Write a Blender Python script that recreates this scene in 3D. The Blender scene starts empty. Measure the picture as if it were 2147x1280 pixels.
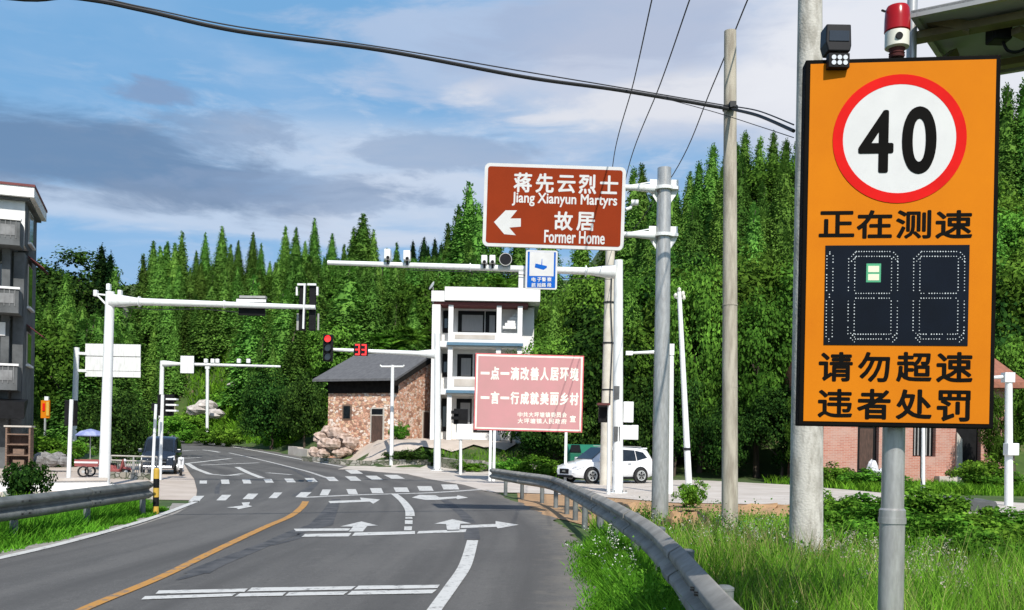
import bpy, math, random
import numpy as np
from mathutils import Vector, Matrix
R = math.radians
random.seed(7); np.random.seed(7)
sc = bpy.context.scene
col = sc.collection

# ------------------------------------------------------------------ camera
F = 2000.0; CX = 1073.5; VH = 932.0; ROLL = 0.018; CH = 1.6      # focal length and horizon of the 2147 px wide photograph
cr, sr = math.cos(ROLL), math.sin(ROLL)
cd = bpy.data.cameras.new('camera')
cam = bpy.data.objects.new('camera', cd); col.objects.link(cam)
cd.sensor_width = 36.0; cd.lens = 36.0 * F / 2147.0
cd.shift_y = (VH - 640.0) / 2147.0
cd.clip_start = 0.05; cd.clip_end = 6000
cam.matrix_world = Matrix(((cr, -sr, 0, 0), (0, 0, -1, 0), (sr, cr, 0, CH), (0, 0, 0, 1)))
sc.camera = cam

# ------------------------------------------------------------------ light
SUN_AZ, SUN_EL = R(12), R(44)          # behind the camera, a little to the right
to_sun = Vector((math.sin(SUN_AZ) * math.cos(SUN_EL), -math.cos(SUN_AZ) * math.cos(SUN_EL), math.sin(SUN_EL)))
sl = bpy.data.lights.new('sun', 'SUN'); sl.energy = 4.9; sl.angle = R(0.5); sl.color = (1.0, 0.955, 0.88)
so = bpy.data.objects.new('sun', sl); col.objects.link(so)
so.rotation_euler = (-to_sun).to_track_quat('-Z', 'Y').to_euler()
so.location = (0, -20, 40)
sc.view_settings.view_transform = 'Standard'; sc.view_settings.look = 'None'
sc.view_settings.exposure = 0.0; sc.view_settings.gamma = 1.0
sc.cycles.max_bounces = 5; sc.cycles.diffuse_bounces = 2; sc.cycles.glossy_bounces = 2
sc.cycles.transmission_bounces = 3; sc.cycles.use_adaptive_sampling = True

w = bpy.data.worlds.new('World'); sc.world = w; w.use_nodes = True
nt = w.node_tree; nt.nodes.clear()
def wn(t, **k):
    n = nt.nodes.new(t)
    for a, b in k.items(): setattr(n, a, b)
    return n
def wl(a, b): nt.links.new(a, b)
def wmath(op, a, b=None, c=None):
    n = wn('ShaderNodeMath', operation=op)
    for i, x in enumerate((a, b, c)):
        if x is None: continue
        if isinstance(x, (int, float)): n.inputs[i].default_value = x
        else: wl(x, n.inputs[i])
    return n.outputs[0]
sky = wn('ShaderNodeTexSky', sky_type='NISHITA'); sky.sun_disc = False
sky.sun_elevation = SUN_EL; sky.sun_rotation = math.pi - SUN_AZ
sky.air_density = 1.0; sky.dust_density = 0.5; sky.ozone_density = 2.0
tc = wn('ShaderNodeTexCoord'); sp = wn('ShaderNodeSeparateXYZ'); wl(tc.outputs['Generated'], sp.inputs[0])
az = wmath('ARCTAN2', sp.outputs[0], sp.outputs[1])
el = wmath('ARCSINE', sp.outputs[2])
def wnoise(su, sv, det=6, rough=0.55, off=0.0, dist=0.0):
    cb = wn('ShaderNodeCombineXYZ')
    wl(wmath('MULTIPLY', az, su), cb.inputs[0]); wl(wmath('MULTIPLY', el, sv), cb.inputs[1]); cb.inputs[2].default_value = off
    n = wn('ShaderNodeTexNoise'); n.inputs['Scale'].default_value = 1.0; n.inputs['Detail'].default_value = det
    n.inputs['Roughness'].default_value = rough; n.inputs['Distortion'].default_value = dist
    wl(cb.outputs[0], n.inputs['Vector']); return n.outputs[0]
def wramp(x, a, b):
    n = wn('ShaderNodeMapRange', interpolation_type='SMOOTHSTEP')
    wl(x, n.inputs[0]); n.inputs[1].default_value = a; n.inputs[2].default_value = b
    return n.outputs[0]
def blob(u, v, hw, hh, nz, amp=1.0):
    """soft-edged patch of cloud round a direction of the sky, its edge broken by noise"""
    a0 = math.atan((u - CX) / F); e0 = math.atan((VH + (u - CX) * ROLL - v) / F * math.cos(a0))
    da = wmath('DIVIDE', wmath('SUBTRACT', az, a0), hw / F); de = wmath('DIVIDE', wmath('SUBTRACT', el, e0), hh / F)
    d = wmath('SQRT', wmath('ADD', wmath('MULTIPLY', da, da), wmath('MULTIPLY', de, de)))
    d = wmath('ADD', d, wmath('MULTIPLY', wmath('SUBTRACT', nz, 0.5), 2.7))
    n = wn('ShaderNodeMapRange', interpolation_type='SMOOTHSTEP'); wl(d, n.inputs[0])
    n.inputs[1].default_value = 1.2; n.inputs[2].default_value = 0.55; n.inputs[3].default_value = 0; n.inputs[4].default_value = amp
    return n.outputs[0]
n1 = wnoise(6, 22, 8, 0.58, 0.3, 0.4); n2 = wnoise(14, 46, 8, 0.6, 4.1, 0.3); n3 = wnoise(3.2, 9, 6, 0.55, 8.7)
SKYK = 10.0
def mixc(fac, a, colr):
    m = wn('ShaderNodeMix', data_type='RGBA'); wl(fac, m.inputs[0])
    wl(a, m.inputs[6]); m.inputs[7].default_value = tuple(c * SKYK for c in colr) + (1,)
    return m.outputs[2]
tint = wn('ShaderNodeMix', data_type='RGBA', blend_type='MULTIPLY'); tint.inputs[0].default_value = 1.0
wl(sky.outputs[0], tint.inputs[6]); tint.inputs[7].default_value = (1.45, 1.5, 1.45, 1)
c = tint.outputs[2]
WHITE = (0.62, 0.70, 0.84); GREY = (0.145, 0.235, 0.395); PALE = (0.45, 0.60, 0.84)
c = mixc(wmath('MULTIPLY', wmath('MULTIPLY', wramp(el, 0.75, 0.45), wramp(az, 1.1, 0.7)), wramp(az, -1.1, -0.7)), c, (0.185, 0.415, 0.72))
c = mixc(wmath('MULTIPLY', wramp(el, 0.40, 0.05), 0.7), c, (0.34, 0.57, 0.86))
# thin veil of streaks, then the lit banks, then the grey-blue undersides
c = mixc(wmath('MULTIPLY', wramp(n3, 0.45, 0.75), 0.3), c, PALE)
streak = wmath('MULTIPLY', wramp(n1, 0.5, 0.68), 0.55)
band = wmath('MULTIPLY', wramp(el, 0.42, 0.30), wramp(az, -0.62, -0.2))
c = mixc(wmath('MULTIPLY', streak, band), c, WHITE)
c = mixc(blob(760, 330, 430, 90, n1, 0.55), c, WHITE)
c = mixc(blob(330, 440, 520, 45, n1, 0.7), c, WHITE)
c = mixc(blob(880, 420, 300, 80, n1, 0.75), c, WHITE)
c = mixc(wmath('MULTIPLY', wramp(n2, 0.52, 0.72), wmath('MULTIPLY', band, 0.5)), c, WHITE)
c = mixc(blob(1080, 90, 420, 130, n1, 0.6), c, (0.55, 0.62, 0.78))
c = mixc(blob(1560, 120, 620, 260, n3, 0.85), c, (0.60, 0.65, 0.78))
c = mixc(blob(1480, 210, 420, 60, n1, 0.8), c, (0.80, 0.81, 0.86))
c = mixc(blob(1850, 60, 420, 240, n3, 0.9), c, (0.82, 0.84, 0.90))
c = mixc(blob(150, 320, 500, 90, n1, 0.8), c, GREY)
c = mixc(blob(620, 400, 280, 40, n2, 0.65), c, (0.25, 0.35, 0.53))
c = mixc(blob(910, 320, 200, 45, n2, 0.6), c, (0.29, 0.39, 0.57))
c = mixc(blob(320, 195, 90, 22, n2, 0.7), c, (0.24, 0.33, 0.52))
c = mixc(blob(470, 270, 160, 40, n2, 0.55), c, (0.24, 0.34, 0.52))
c = mixc(blob(1250, 60, 300, 100, n1, 0.5), c, (0.36, 0.44, 0.62))
bg = wn('ShaderNodeBackground'); bg.inputs[1].default_value = 0.1; wl(c, bg.inputs[0])
wo = wn('ShaderNodeOutputWorld'); wl(bg.outputs[0], wo.inputs[0])

# ------------------------------------------------------------------ pixel <-> place
def ray(u, v):
    dx, dy = u - CX, v - VH
    return (dx * cr + dy * sr) / F, -(-dx * sr + dy * cr) / F
def P(u, v, Y):
    a, b = ray(u, v); return Vector((a * Y, Y, CH + b * Y))
def PZ(u, v, z):
    a, b = ray(u, v); Y = (z - CH) / b; return Vector((a * Y, Y, z))
def sstep(a, b, x):
    t = np.clip((np.asarray(x, float) - a) / (b - a), 0, 1); return t * t * (3 - 2 * t)
def grade(Y):
    s = np.maximum(np.asarray(Y, float) - 40, 0)
    return np.where(s < 12, 0.03 * s * s / 24, 0.03 * (s - 6))
def march(u, v, f):
    a, b = ray(u, v); Y = 2.0; st = 0.5
    while Y < 400:
        if CH + b * Y <= f(a * Y, Y):
            lo, hi = Y - st, Y
            for _ in range(30):
                m = (lo + hi) / 2
                if CH + b * m <= f(a * m, m): hi = m
                else: lo = m
            return Vector((a * hi, hi, float(f(a * hi, hi))))
        Y += st
    return Vector((a * 400, 400, 0))
def G0(u, v): return march(u, v, lambda x, y: float(grade(y)))
LEFT_PX = [(-60, 1200), (0, 1180), (150, 1147), (300, 1107), (380, 1080), (418, 1057), (420, 1030), (412, 1005), (397, 985), (385, 965), (376, 945), (364, 925), (352, 909)]
RIGHT_PX = [(1252, 1290), (1228, 1200), (1215, 1150), (1190, 1112), (1150, 1085), (1100, 1061), (1024, 1031), (977, 1018), (853, 995), (780, 986), (720, 977), (621, 957), (527, 940), (434, 925), (400, 918), (380, 912)]
lp = [G0(*p) for p in LEFT_PX]; rp = [G0(*p) for p in RIGHT_PX]
YL = np.array([-40] + [p.y for p in lp] + [150.]); XL = np.array([lp[0].x + 0.3] + [p.x for p in lp] + [lp[-1].x - 26])
YR = np.array([-40] + [p.y for p in rp] + [150.]); XR = np.array([rp[0].x] + [p.x for p in rp] + [rp[-1].x - 26])
YR = np.maximum.accumulate(YR + np.arange(len(YR)) * 1e-4); YL = np.maximum.accumulate(YL + np.arange(len(YL)) * 1e-4)
def terrain(X, Y):
    X = np.asarray(X, float); Y = np.asarray(Y, float)
    b = sstep(112, 124, Y)
    sR = X - np.interp(Y, YR, XR); sL = np.interp(Y, YL, XL) - X
    mR = np.maximum(sstep(2, 10, sR), b); mL = np.maximum(sstep(2, 14, sL), b) * (sL > 0)
    hr = 0.30 * np.maximum(Y - 78, 0) * mR * (sR >= sL) + 0.25 * np.clip(sR - 3, 0, 15) * sstep(70, 95, Y)
    hl = 0.27 * np.maximum(Y - 98, 0) * mL * (sR < sL)
    ter = 1.3 * sstep(52, 55.5, Y) * sstep(1.5, 4, sR)
    right = 0.5 * np.maximum(Y - 49, 0) * sstep(6, 16, X)
    h = np.maximum(hr + hl + ter, right)
    h = np.where(h > 18, 18 + 14 * (1 - np.exp(-(h - 18) / 14)), h)
    return grade(np.minimum(Y, 150)) + h
def T(x, y): return float(terrain(x, y))
def G(u, v, dz=0.0):
    p = march(u, v, T); p.z += dz; return p

# ------------------------------------------------------------------ materials
def nodes_of(m):
    m.use_nodes = True; t = m.node_tree; t.nodes.clear()
    return t, (lambda ty, **k: _mk(t, ty, **k)), (lambda a, b: t.links.new(a, b))
def _mk(t, ty, **k):
    n = t.nodes.new(ty)
    for a, b in k.items(): setattr(n, a, b)
    return n
def c4(c): return tuple(c) + (1,)
def mat(name, ca, cb=None, rough=0.6, metal=0.0, scale=4.0, bump=0.0, bscale=60.0, var=0.10, lo=0.38, hi=0.64, coat=0.0, spec=0.5, stretch=(1, 1, 1), emit=None, estr=0.0):
    m = bpy.data.materials.new(name); t, n, l = nodes_of(m)
    out = n('ShaderNodeOutputMaterial'); b = n('ShaderNodeBsdfPrincipled'); l(b.outputs[0], out.inputs[0])
    b.inputs['Roughness'].default_value = rough; b.inputs['Metallic'].default_value = metal
    b.inputs['Specular IOR Level'].default_value = spec; b.inputs['Coat Weight'].default_value = coat
    if cb is None: cb = tuple(x * (1 - var) for x in ca); ca = tuple(min(1, x * (1 + var * 0.6)) for x in ca)
    tcn = n('ShaderNodeTexCoord'); mp = n('ShaderNodeMapping'); mp.inputs['Scale'].default_value = stretch
    l(tcn.outputs['Object'], mp.inputs[0])
    a1 = n('ShaderNodeTexNoise'); a1.inputs['Scale'].default_value = scale; a1.inputs['Detail'].default_value = 7; a1.inputs['Roughness'].default_value = 0.62
    l(mp.outputs[0], a1.inputs['Vector'])
    rm = n('ShaderNodeMapRange'); rm.inputs[1].default_value = lo; rm.inputs[2].default_value = hi; l(a1.outputs[0], rm.inputs[0])
    mx = n('ShaderNodeMix', data_type='RGBA'); l(rm.outputs[0], mx.inputs[0]); mx.inputs[6].default_value = c4(ca); mx.inputs[7].default_value = c4(cb)
    l(mx.outputs[2], b.inputs['Base Color'])
    if bump:
        a2 = n('ShaderNodeTexNoise'); a2.inputs['Scale'].default_value = bscale; a2.inputs['Detail'].default_value = 4; l(tcn.outputs['Object'], a2.inputs['Vector'])
        bp = n('ShaderNodeBump'); bp.inputs['Strength'].default_value = bump; bp.inputs['Distance'].default_value = 0.02
        l(a2.outputs[0], bp.inputs['Height']); l(bp.outputs[0], b.inputs['Normal'])
    if emit: b.inputs['Emission Color'].default_value = c4(emit); b.inputs['Emission Strength'].default_value = estr
    return m
def leafmat(name, cols, transl=0.3, obvar=0.35, clump=5.0, gain=1.0):
    cols = [tuple(x * gain for x in q) for q in cols]
    m = bpy.data.materials.new(name); t, n, l = nodes_of(m)
    out = n('ShaderNodeOutputMaterial'); d = n('ShaderNodeBsdfDiffuse'); tr = n('ShaderNodeBsdfTranslucent'); mx = n('ShaderNodeMixShader')
    g = n('ShaderNodeNewGeometry'); oi = n('ShaderNodeObjectInfo')
    r = n('ShaderNodeValToRGB'); e = r.color_ramp.elements
    for i, cc in enumerate(cols):
        p = i / (len(cols) - 1)
        x = e[i] if i < 2 else e.new(p)
        x.position = p; x.color = c4(cc)
    l(g.outputs['Random Per Island'], r.inputs[0])
    hs = n('ShaderNodeHueSaturation')
    mr = n('ShaderNodeMapRange'); mr.inputs[3].default_value = 1 - obvar; mr.inputs[4].default_value = 1 + obvar; l(oi.outputs['Random'], mr.inputs[0])
    l(mr.outputs[0], hs.inputs['Value']); l(r.outputs[0], hs.inputs['Color'])
    mh = n('ShaderNodeMapRange'); mh.inputs[3].default_value = 0.485; mh.inputs[4].default_value = 0.515
    md = n('ShaderNodeMath', operation='FRACT'); m7 = n('ShaderNodeMath', operation='MULTIPLY'); m7.inputs[1].default_value = 7.3
    l(oi.outputs['Random'], m7.inputs[0]); l(m7.outputs[0], md.inputs[0]); l(md.outputs[0], mh.inputs[0]); l(mh.outputs[0], hs.inputs['Hue'])
    tcn = n('ShaderNodeTexCoord'); nz = n('ShaderNodeTexNoise'); nz.inputs['Scale'].default_value = clump; nz.inputs['Detail'].default_value = 2; l(tcn.outputs['Object'], nz.inputs['Vector'])
    nm = n('ShaderNodeMapRange'); nm.inputs[1].default_value = 0.33; nm.inputs[2].default_value = 0.67; nm.inputs[3].default_value = 0.64; nm.inputs[4].default_value = 1.36; l(nz.outputs[0], nm.inputs[0])
    h2 = n('ShaderNodeHueSaturation'); l(nm.outputs[0], h2.inputs['Value']); l(hs.outputs[0], h2.inputs['Color']); hs = h2
    l(hs.outputs[0], d.inputs[0]); l(hs.outputs[0], tr.inputs[0]); mx.inputs[0].default_value = transl
    l(d.outputs[0], mx.inputs[1]); l(tr.outputs[0], mx.inputs[2]); l(mx.outputs[0], out.inputs[0])
    return m
def brickmat(name, c1, c2, mortar, sx=0.24, sz=0.075, size=0.012):
    m = bpy.data.materials.new(name); t, n, l = nodes_of(m)
    out = n('ShaderNodeOutputMaterial'); b = n('ShaderNodeBsdfPrincipled'); l(b.outputs[0], out.inputs[0]); b.inputs['Roughness'].default_value = 0.9
    tcn = n('ShaderNodeTexCoord'); s = n('ShaderNodeSeparateXYZ'); l(tcn.outputs['Object'], s.inputs[0])
    ad = n('ShaderNodeMath', operation='ADD'); l(s.outputs[0], ad.inputs[0]); l(s.outputs[1], ad.inputs[1])
    cb = n('ShaderNodeCombineXYZ'); l(ad.outputs[0], cb.inputs[0]); l(s.outputs[2], cb.inputs[1])
    br = n('ShaderNodeTexBrick'); br.inputs['Scale'].default_value = 1; br.inputs['Brick Width'].default_value = sx; br.inputs['Row Height'].default_value = sz
    br.inputs['Mortar Size'].default_value = size; br.inputs['Color1'].default_value = c4(c1); br.inputs['Color2'].default_value = c4(c2); br.inputs['Mortar'].default_value = c4(mortar)
    l(cb.outputs[0], br.inputs['Vector'])
    a1 = n('ShaderNodeTexNoise'); a1.inputs['Scale'].default_value = 1.3; a1.inputs['Detail'].default_value = 8; l(tcn.outputs['Object'], a1.inputs['Vector'])
    rm = n('ShaderNodeMapRange'); rm.inputs[1].default_value = 0.42; rm.inputs[2].default_value = 0.68; rm.inputs[4].default_value = 0.6; l(a1.outputs[0], rm.inputs[0])
    mx = n('ShaderNodeMix', data_type='RGBA'); l(rm.outputs[0], mx.inputs[0]); l(br.outputs[0], mx.inputs[6]); mx.inputs[7].default_value = c4(mortar)
    l(mx.outputs[2], b.inputs['Base Color'])
    return m
def rubblemat(name, cols, mortar, scale=3.2):
    m = bpy.data.materials.new(name); t, n, l = nodes_of(m)
    out = n('ShaderNodeOutputMaterial'); b = n('ShaderNodeBsdfPrincipled'); l(b.outputs[0], out.inputs[0]); b.inputs['Roughness'].default_value = 0.9
    tcn = n('ShaderNodeTexCoord'); mp = n('ShaderNodeMapping'); mp.inputs['Scale'].default_value = (1, 1, 1.5); l(tcn.outputs['Object'], mp.inputs[0])
    v = n('ShaderNodeTexVoronoi'); v.inputs['Scale'].default_value = scale; l(mp.outputs[0], v.inputs['Vector'])
    ve = n('ShaderNodeTexVoronoi', feature='DISTANCE_TO_EDGE'); ve.inputs['Scale'].default_value = scale; l(mp.outputs[0], ve.inputs['Vector'])
    s = n('ShaderNodeSeparateColor'); l(v.outputs['Color'], s.inputs[0])
    r = n('ShaderNodeValToRGB'); r.color_ramp.interpolation = 'CONSTANT'; e = r.color_ramp.elements
    for i, cc in enumerate(cols):
        x = e[i] if i < 2 else e.new(i / len(cols)); x.position = i / len(cols); x.color = c4(cc)
    l(s.outputs[0], r.inputs[0])
    rm = n('ShaderNodeMapRange'); rm.inputs[1].default_value = 0.02; rm.inputs[2].default_value = 0.07; l(ve.outputs['Distance'], rm.inputs[0])
    mx = n('ShaderNodeMix', data_type='RGBA'); l(rm.outputs[0], mx.inputs[0]); mx.inputs[6].default_value = c4(mortar); l(r.outputs[0], mx.inputs[7])
    l(mx.outputs[2], b.inputs['Base Color'])
    bp = n('ShaderNodeBump'); bp.inputs['Strength'].default_value = 0.6; bp.inputs['Distance'].default_value = 0.05; l(rm.outputs[0], bp.inputs['Height']); l(bp.outputs[0], b.inputs['Normal'])
    return m
M = {}
M['white'] = mat('white_paint', (0.78, 0.79, 0.78), (0.60, 0.60, 0.575), rough=0.5, scale=3.5, stretch=(2.5, 2.5, 0.5), lo=0.50, hi=0.78)
M['whitewall'] = mat('white_render', (0.80, 0.79, 0.77), (0.62, 0.60, 0.57), rough=0.85, scale=0.9, lo=0.5, hi=0.8)
M['cement'] = mat('grey_cement', (0.125, 0.13, 0.132), (0.07, 0.073, 0.073), rough=0.9, scale=1.2)
M['cementlight'] = mat('light_cement', (0.25, 0.25, 0.25), (0.15, 0.15, 0.15), rough=0.9, scale=1.5)
M['concrete_pole'] = mat('pole_concrete', (0.55, 0.52, 0.465), (0.36, 0.335, 0.29), rough=0.9, scale=2.6, bump=0.4, bscale=35, stretch=(3, 3, 1.1), lo=0.44, hi=0.60)
M['concrete_thin'] = mat('tan_concrete', (0.48, 0.43, 0.345), (0.30, 0.26, 0.205), rough=0.9, scale=3.2, bump=0.25, stretch=(3, 3, 0.5), lo=0.42, hi=0.62)
M['galv'] = mat('galvanised_steel', (0.50, 0.49, 0.47), (0.36, 0.35, 0.335), rough=0.34, metal=0.4, scale=9, bump=0.03, stretch=(3, 3, 0.6))
M['rail'] = mat('rail_steel', (0.36, 0.345, 0.315), (0.22, 0.21, 0.19), rough=0.7, metal=0.05, scale=2.4, bump=0.04, bscale=30, spec=0.15)
M['railold'] = mat('rail_steel_dull', (0.21, 0.22, 0.205), (0.12, 0.125, 0.115), rough=0.6, metal=0.3, scale=3)
M['railpost'] = mat('post_steel', (0.20, 0.215, 0.21), (0.12, 0.13, 0.13), rough=0.6, metal=0.2, scale=3)
M['black'] = mat('black_plastic', (0.010, 0.010, 0.011), rough=0.6, var=0.3, spec=0.15)
M['blackmetal'] = mat('black_metal', (0.010, 0.010, 0.012), rough=0.45, var=0.3, spec=0.2)
M['orange'] = mat('orange_sheeting', (0.63, 0.192, 0.006), (0.57, 0.165, 0.006), rough=0.75, scale=1.4, spec=0.08)
M['signwhite'] = mat('white_sheeting', (0.66, 0.655, 0.64), (0.60, 0.595, 0.585), rough=0.75, scale=3, spec=0.1)
M['red'] = mat('red_sheeting', (0.66, 0.012, 0.010), rough=0.75, spec=0.08)
M['ink'] = mat('black_sheeting', (0.006, 0.0055, 0.005), rough=0.8, var=0.2, spec=0.06)
M['brown'] = mat('brown_sheeting', (0.265, 0.036, 0.010), (0.235, 0.033, 0.010), rough=0.8, scale=1.2, spec=0.06)
M['blue'] = mat('blue_sheeting', (0.008, 0.11, 0.46), rough=0.75, spec=0.1)
M['pink'] = mat('faded_red_vinyl', (0.55, 0.27, 0.275), (0.50, 0.265, 0.26), rough=0.8, scale=0.9, spec=0.08)
M['pinkframe'] = mat('red_frame', (0.60, 0.12, 0.13), rough=0.6)
M['cream'] = mat('cream_lettering', (0.83, 0.81, 0.70), rough=0.6)
M['glass'] = mat('dark_glass', (0.012, 0.015, 0.018), rough=0.06, spec=0.9, var=0.3)
M['ledglass'] = mat('led_window', (0.005, 0.006, 0.009), (0.007, 0.010, 0.018), rough=0.25, spec=0.12, scale=1.2)
M['leddot'] = mat('led_lens', (0.62, 0.66, 0.66), rough=0.25, var=0.3, scale=40)
M['beacon'] = mat('red_lens', (0.34, 0.006, 0.008), rough=0.22, spec=0.35)
M['rust'] = mat('brown_rubber', (0.10, 0.02, 0.018), rough=0.7)
M['ivory'] = mat('ivory_plastic', (0.72, 0.70, 0.60), rough=0.4)
M['solarback'] = mat('panel_backsheet', (0.42, 0.42, 0.43), (0.33, 0.33, 0.34), rough=0.7, scale=1.5)
M['solarbar'] = mat('angle_iron', (0.22, 0.18, 0.085), (0.13, 0.10, 0.055), rough=0.6, metal=0.2, scale=4)
M['redlamp'] = mat('red_lamp', (0.6, 0.02, 0.02), rough=0.3, emit=(1.0, 0.03, 0.03), estr=1.6)
M['carwhite'] = mat('white_car_paint', (0.82, 0.82, 0.83), rough=0.22, coat=0.6, var=0.02)
M['carblue'] = mat('dark_blue_car_paint', (0.018, 0.026, 0.042), rough=0.25, coat=0.5, var=0.1)
M['tyre'] = mat('tyre_rubber', (0.018, 0.018, 0.018), rough=0.85)
M['alloy'] = mat('alloy_rim', (0.60, 0.60, 0.58), rough=0.35, metal=0.5)
M['chrome'] = mat('chrome', (0.75, 0.75, 0.76), rough=0.15, metal=1.0)
M['lens'] = mat('lamp_lens', (0.70, 0.72, 0.74), rough=0.08, spec=0.8)
M['binGreen'] = mat('green_plastic', (0.015, 0.17, 0.10), rough=0.5)
M['roofgrey'] = mat('grey_roof_tiles', (0.135, 0.135, 0.14), (0.095, 0.095, 0.10), rough=0.85, scale=6, stretch=(1, 0.3, 1), bump=0.3, bscale=9)
M['rooftile'] = mat('red_clay_tiles', (0.36, 0.14, 0.085), (0.24, 0.10, 0.065), rough=0.9, scale=6, stretch=(1, 0.3, 1), bump=0.3, bscale=9)
M['stone'] = rubblemat('pink_rubble_stone', [(0.70, 0.40, 0.28), (0.78, 0.58, 0.47), (0.54, 0.27, 0.18), (0.74, 0.50, 0.33), (0.80, 0.69, 0.60), (0.64, 0.35, 0.23), (0.34, 0.18, 0.12)], (0.38, 0.25, 0.18), 4.8)
M['drystone'] = rubblemat('grey_dry_stone', [(0.34, 0.32, 0.28), (0.22, 0.21, 0.17), (0.42, 0.39, 0.34), (0.14, 0.15, 0.10), (0.30, 0.27, 0.22)], (0.06, 0.07, 0.04), 3.0)
M['brick'] = brickmat('red_brick', (0.42, 0.145, 0.095), (0.54, 0.24, 0.17), (0.50, 0.34, 0.28))
M['eaveshade'] = mat('painted_eave_shade', (0.022, 0.019, 0.017), (0.012, 0.011, 0.010), rough=0.95, scale=4, spec=0.1)  # near-black colour standing in for the shadow under eave and verge
M['door'] = mat('dark_wood_door', (0.10, 0.055, 0.04), (0.05, 0.03, 0.022), rough=0.8, scale=3, stretch=(6, 6, 1))
M['wood'] = mat('weathered_wood', (0.23, 0.145, 0.10), (0.12, 0.08, 0.06), rough=0.85, scale=4, stretch=(1, 1, 5))
M['frame'] = mat('pale_timber_frame', (0.50, 0.46, 0.40), rough=0.8)
M['curtain'] = mat('grey_curtain', (0.30, 0.30, 0.30), rough=0.9, stretch=(8, 8, 0.4))
M['bluetrim'] = mat('blue_trim', (0.09, 0.18, 0.26), rough=0.6)
M['redtrim'] = mat('dark_red_trim', (0.15, 0.035, 0.035), rough=0.7)
M['awning'] = mat('maroon_awning', (0.13, 0.025, 0.03), rough=0.8)
M['umbrella'] = mat('blue_canvas', (0.13, 0.17, 0.40), (0.34, 0.38, 0.58), rough=0.8, scale=2)
M['yellow'] = mat('yellow_paint', (0.58, 0.36, 0.05), rough=0.6)
M['rock'] = mat('pale_rock', (0.62, 0.57, 0.53), (0.40, 0.36, 0.33), rough=0.9, scale=2.5, bump=0.6, bscale=6)
M['rockpink'] = mat('pinkish_rock', (0.56, 0.43, 0.36), (0.30, 0.21, 0.16), rough=0.9, scale=3.5, bump=0.6, bscale=6, lo=0.42, hi=0.6)
M['rockgrey'] = mat('grey_rock', (0.30, 0.29, 0.28), (0.16, 0.155, 0.15), rough=0.9, scale=2.5, bump=0.6, bscale=6)
M['bark'] = mat('bark', (0.10, 0.075, 0.055), (0.05, 0.04, 0.03), rough=0.95, scale=6, stretch=(3, 3, 0.6))
M['cable'] = mat('cable_sheath', (0.010, 0.010, 0.012), rough=0.6)
M['redcart'] = mat('faded_red_paint', (0.30, 0.08, 0.075), rough=0.6)
M['cloth'] = mat('white_cloth', (0.75, 0.75, 0.78), (0.45, 0.46, 0.50), rough=0.9, scale=6)
M['slat'] = mat('railing_metal', (0.40, 0.39, 0.37), rough=0.5, metal=0.4)
L = {}
L['fir'] = leafmat('fir_needles', [(0.052, 0.118, 0.021), (0.078, 0.166, 0.028), (0.110, 0.215, 0.037), (0.063, 0.140, 0.024)], 0.28, 0.42, 5.0, 1.45)
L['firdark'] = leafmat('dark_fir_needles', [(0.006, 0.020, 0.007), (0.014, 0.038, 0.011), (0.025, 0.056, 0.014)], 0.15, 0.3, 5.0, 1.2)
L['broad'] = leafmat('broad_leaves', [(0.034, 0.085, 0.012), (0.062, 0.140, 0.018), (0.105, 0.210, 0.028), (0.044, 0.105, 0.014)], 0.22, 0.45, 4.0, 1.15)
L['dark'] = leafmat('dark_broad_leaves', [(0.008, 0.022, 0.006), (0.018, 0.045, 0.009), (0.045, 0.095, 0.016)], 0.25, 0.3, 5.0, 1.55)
L['shrub'] = leafmat('shrub_leaves', [(0.030, 0.085, 0.010), (0.075, 0.185, 0.018), (0.15, 0.30, 0.034)], 0.35, 0.2, 4.0, 1.3)
L['grass'] = leafmat('grass_blades', [(0.08, 0.19, 0.012), (0.17, 0.34, 0.028), (0.25, 0.44, 0.05), (0.05, 0.12, 0.012), (0.36, 0.38, 0.12)], 0.4, 0.0, 0.8, 1.25)
L['lush'] = leafmat('lush_grass_blades', [(0.05, 0.15, 0.012), (0.12, 0.30, 0.022), (0.18, 0.38, 0.035)], 0.35, 0.0, 0.8, 1.05)
L['seed'] = leafmat('seed_heads', [(0.40, 0.36, 0.26), (0.55, 0.47, 0.38), (0.62, 0.60, 0.50), (0.45, 0.33, 0.27)], 0.3, 0.0)
L['dry'] = leafmat('dry_stalks', [(0.34, 0.25, 0.12), (0.46, 0.36, 0.19), (0.25, 0.20, 0.10), (0.30, 0.32, 0.10)], 0.2, 0.0, 1.0)
L['flower'] = leafmat('white_petals', [(0.70, 0.72, 0.66), (0.80, 0.80, 0.76), (0.62, 0.66, 0.50)], 0.2, 0.0)

# ------------------------------------------------------------------ object helpers
def tag(o, label=None, cat=None, group=None, kind=None):
    if label: o['label'] = label
    if cat: o['category'] = cat
    if group: o['group'] = group
    if kind: o['kind'] = kind
    return o
def thing(name, label, cat, loc=(0, 0, 0), rotz=0.0, group=None, kind=None):
    o = bpy.data.objects.new(name, None); col.objects.link(o); o.empty_display_size = 0.2
    o.location = loc; o.rotation_euler = (0, 0, rotz)
    return tag(o, label, cat, group, kind)
def root_matrix(o):
    while o.parent is not None: o = o.parent
    return Matrix.Translation(o.location) @ Matrix.Rotation(o.rotation_euler[2], 4, 'Z')
def fastmesh(name, v, tris, mt):
    me = bpy.data.meshes.new(name); v = np.ascontiguousarray(v, np.float32); tris = np.ascontiguousarray(tris, np.int32)
    me.vertices.add(len(v)); me.vertices.foreach_set('co', v.ravel())
    me.loops.add(tris.size); me.loops.foreach_set('vertex_index', tris.ravel())
    me.polygons.add(len(tris)); me.polygons.foreach_set('loop_start', np.arange(0, tris.size, 3, dtype=np.int32))
    me.polygons.foreach_set('loop_total', np.full(len(tris), 3, np.int32))
    me.update(calc_edges=True); me.validate(); me.materials.append(mt); return me
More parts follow.
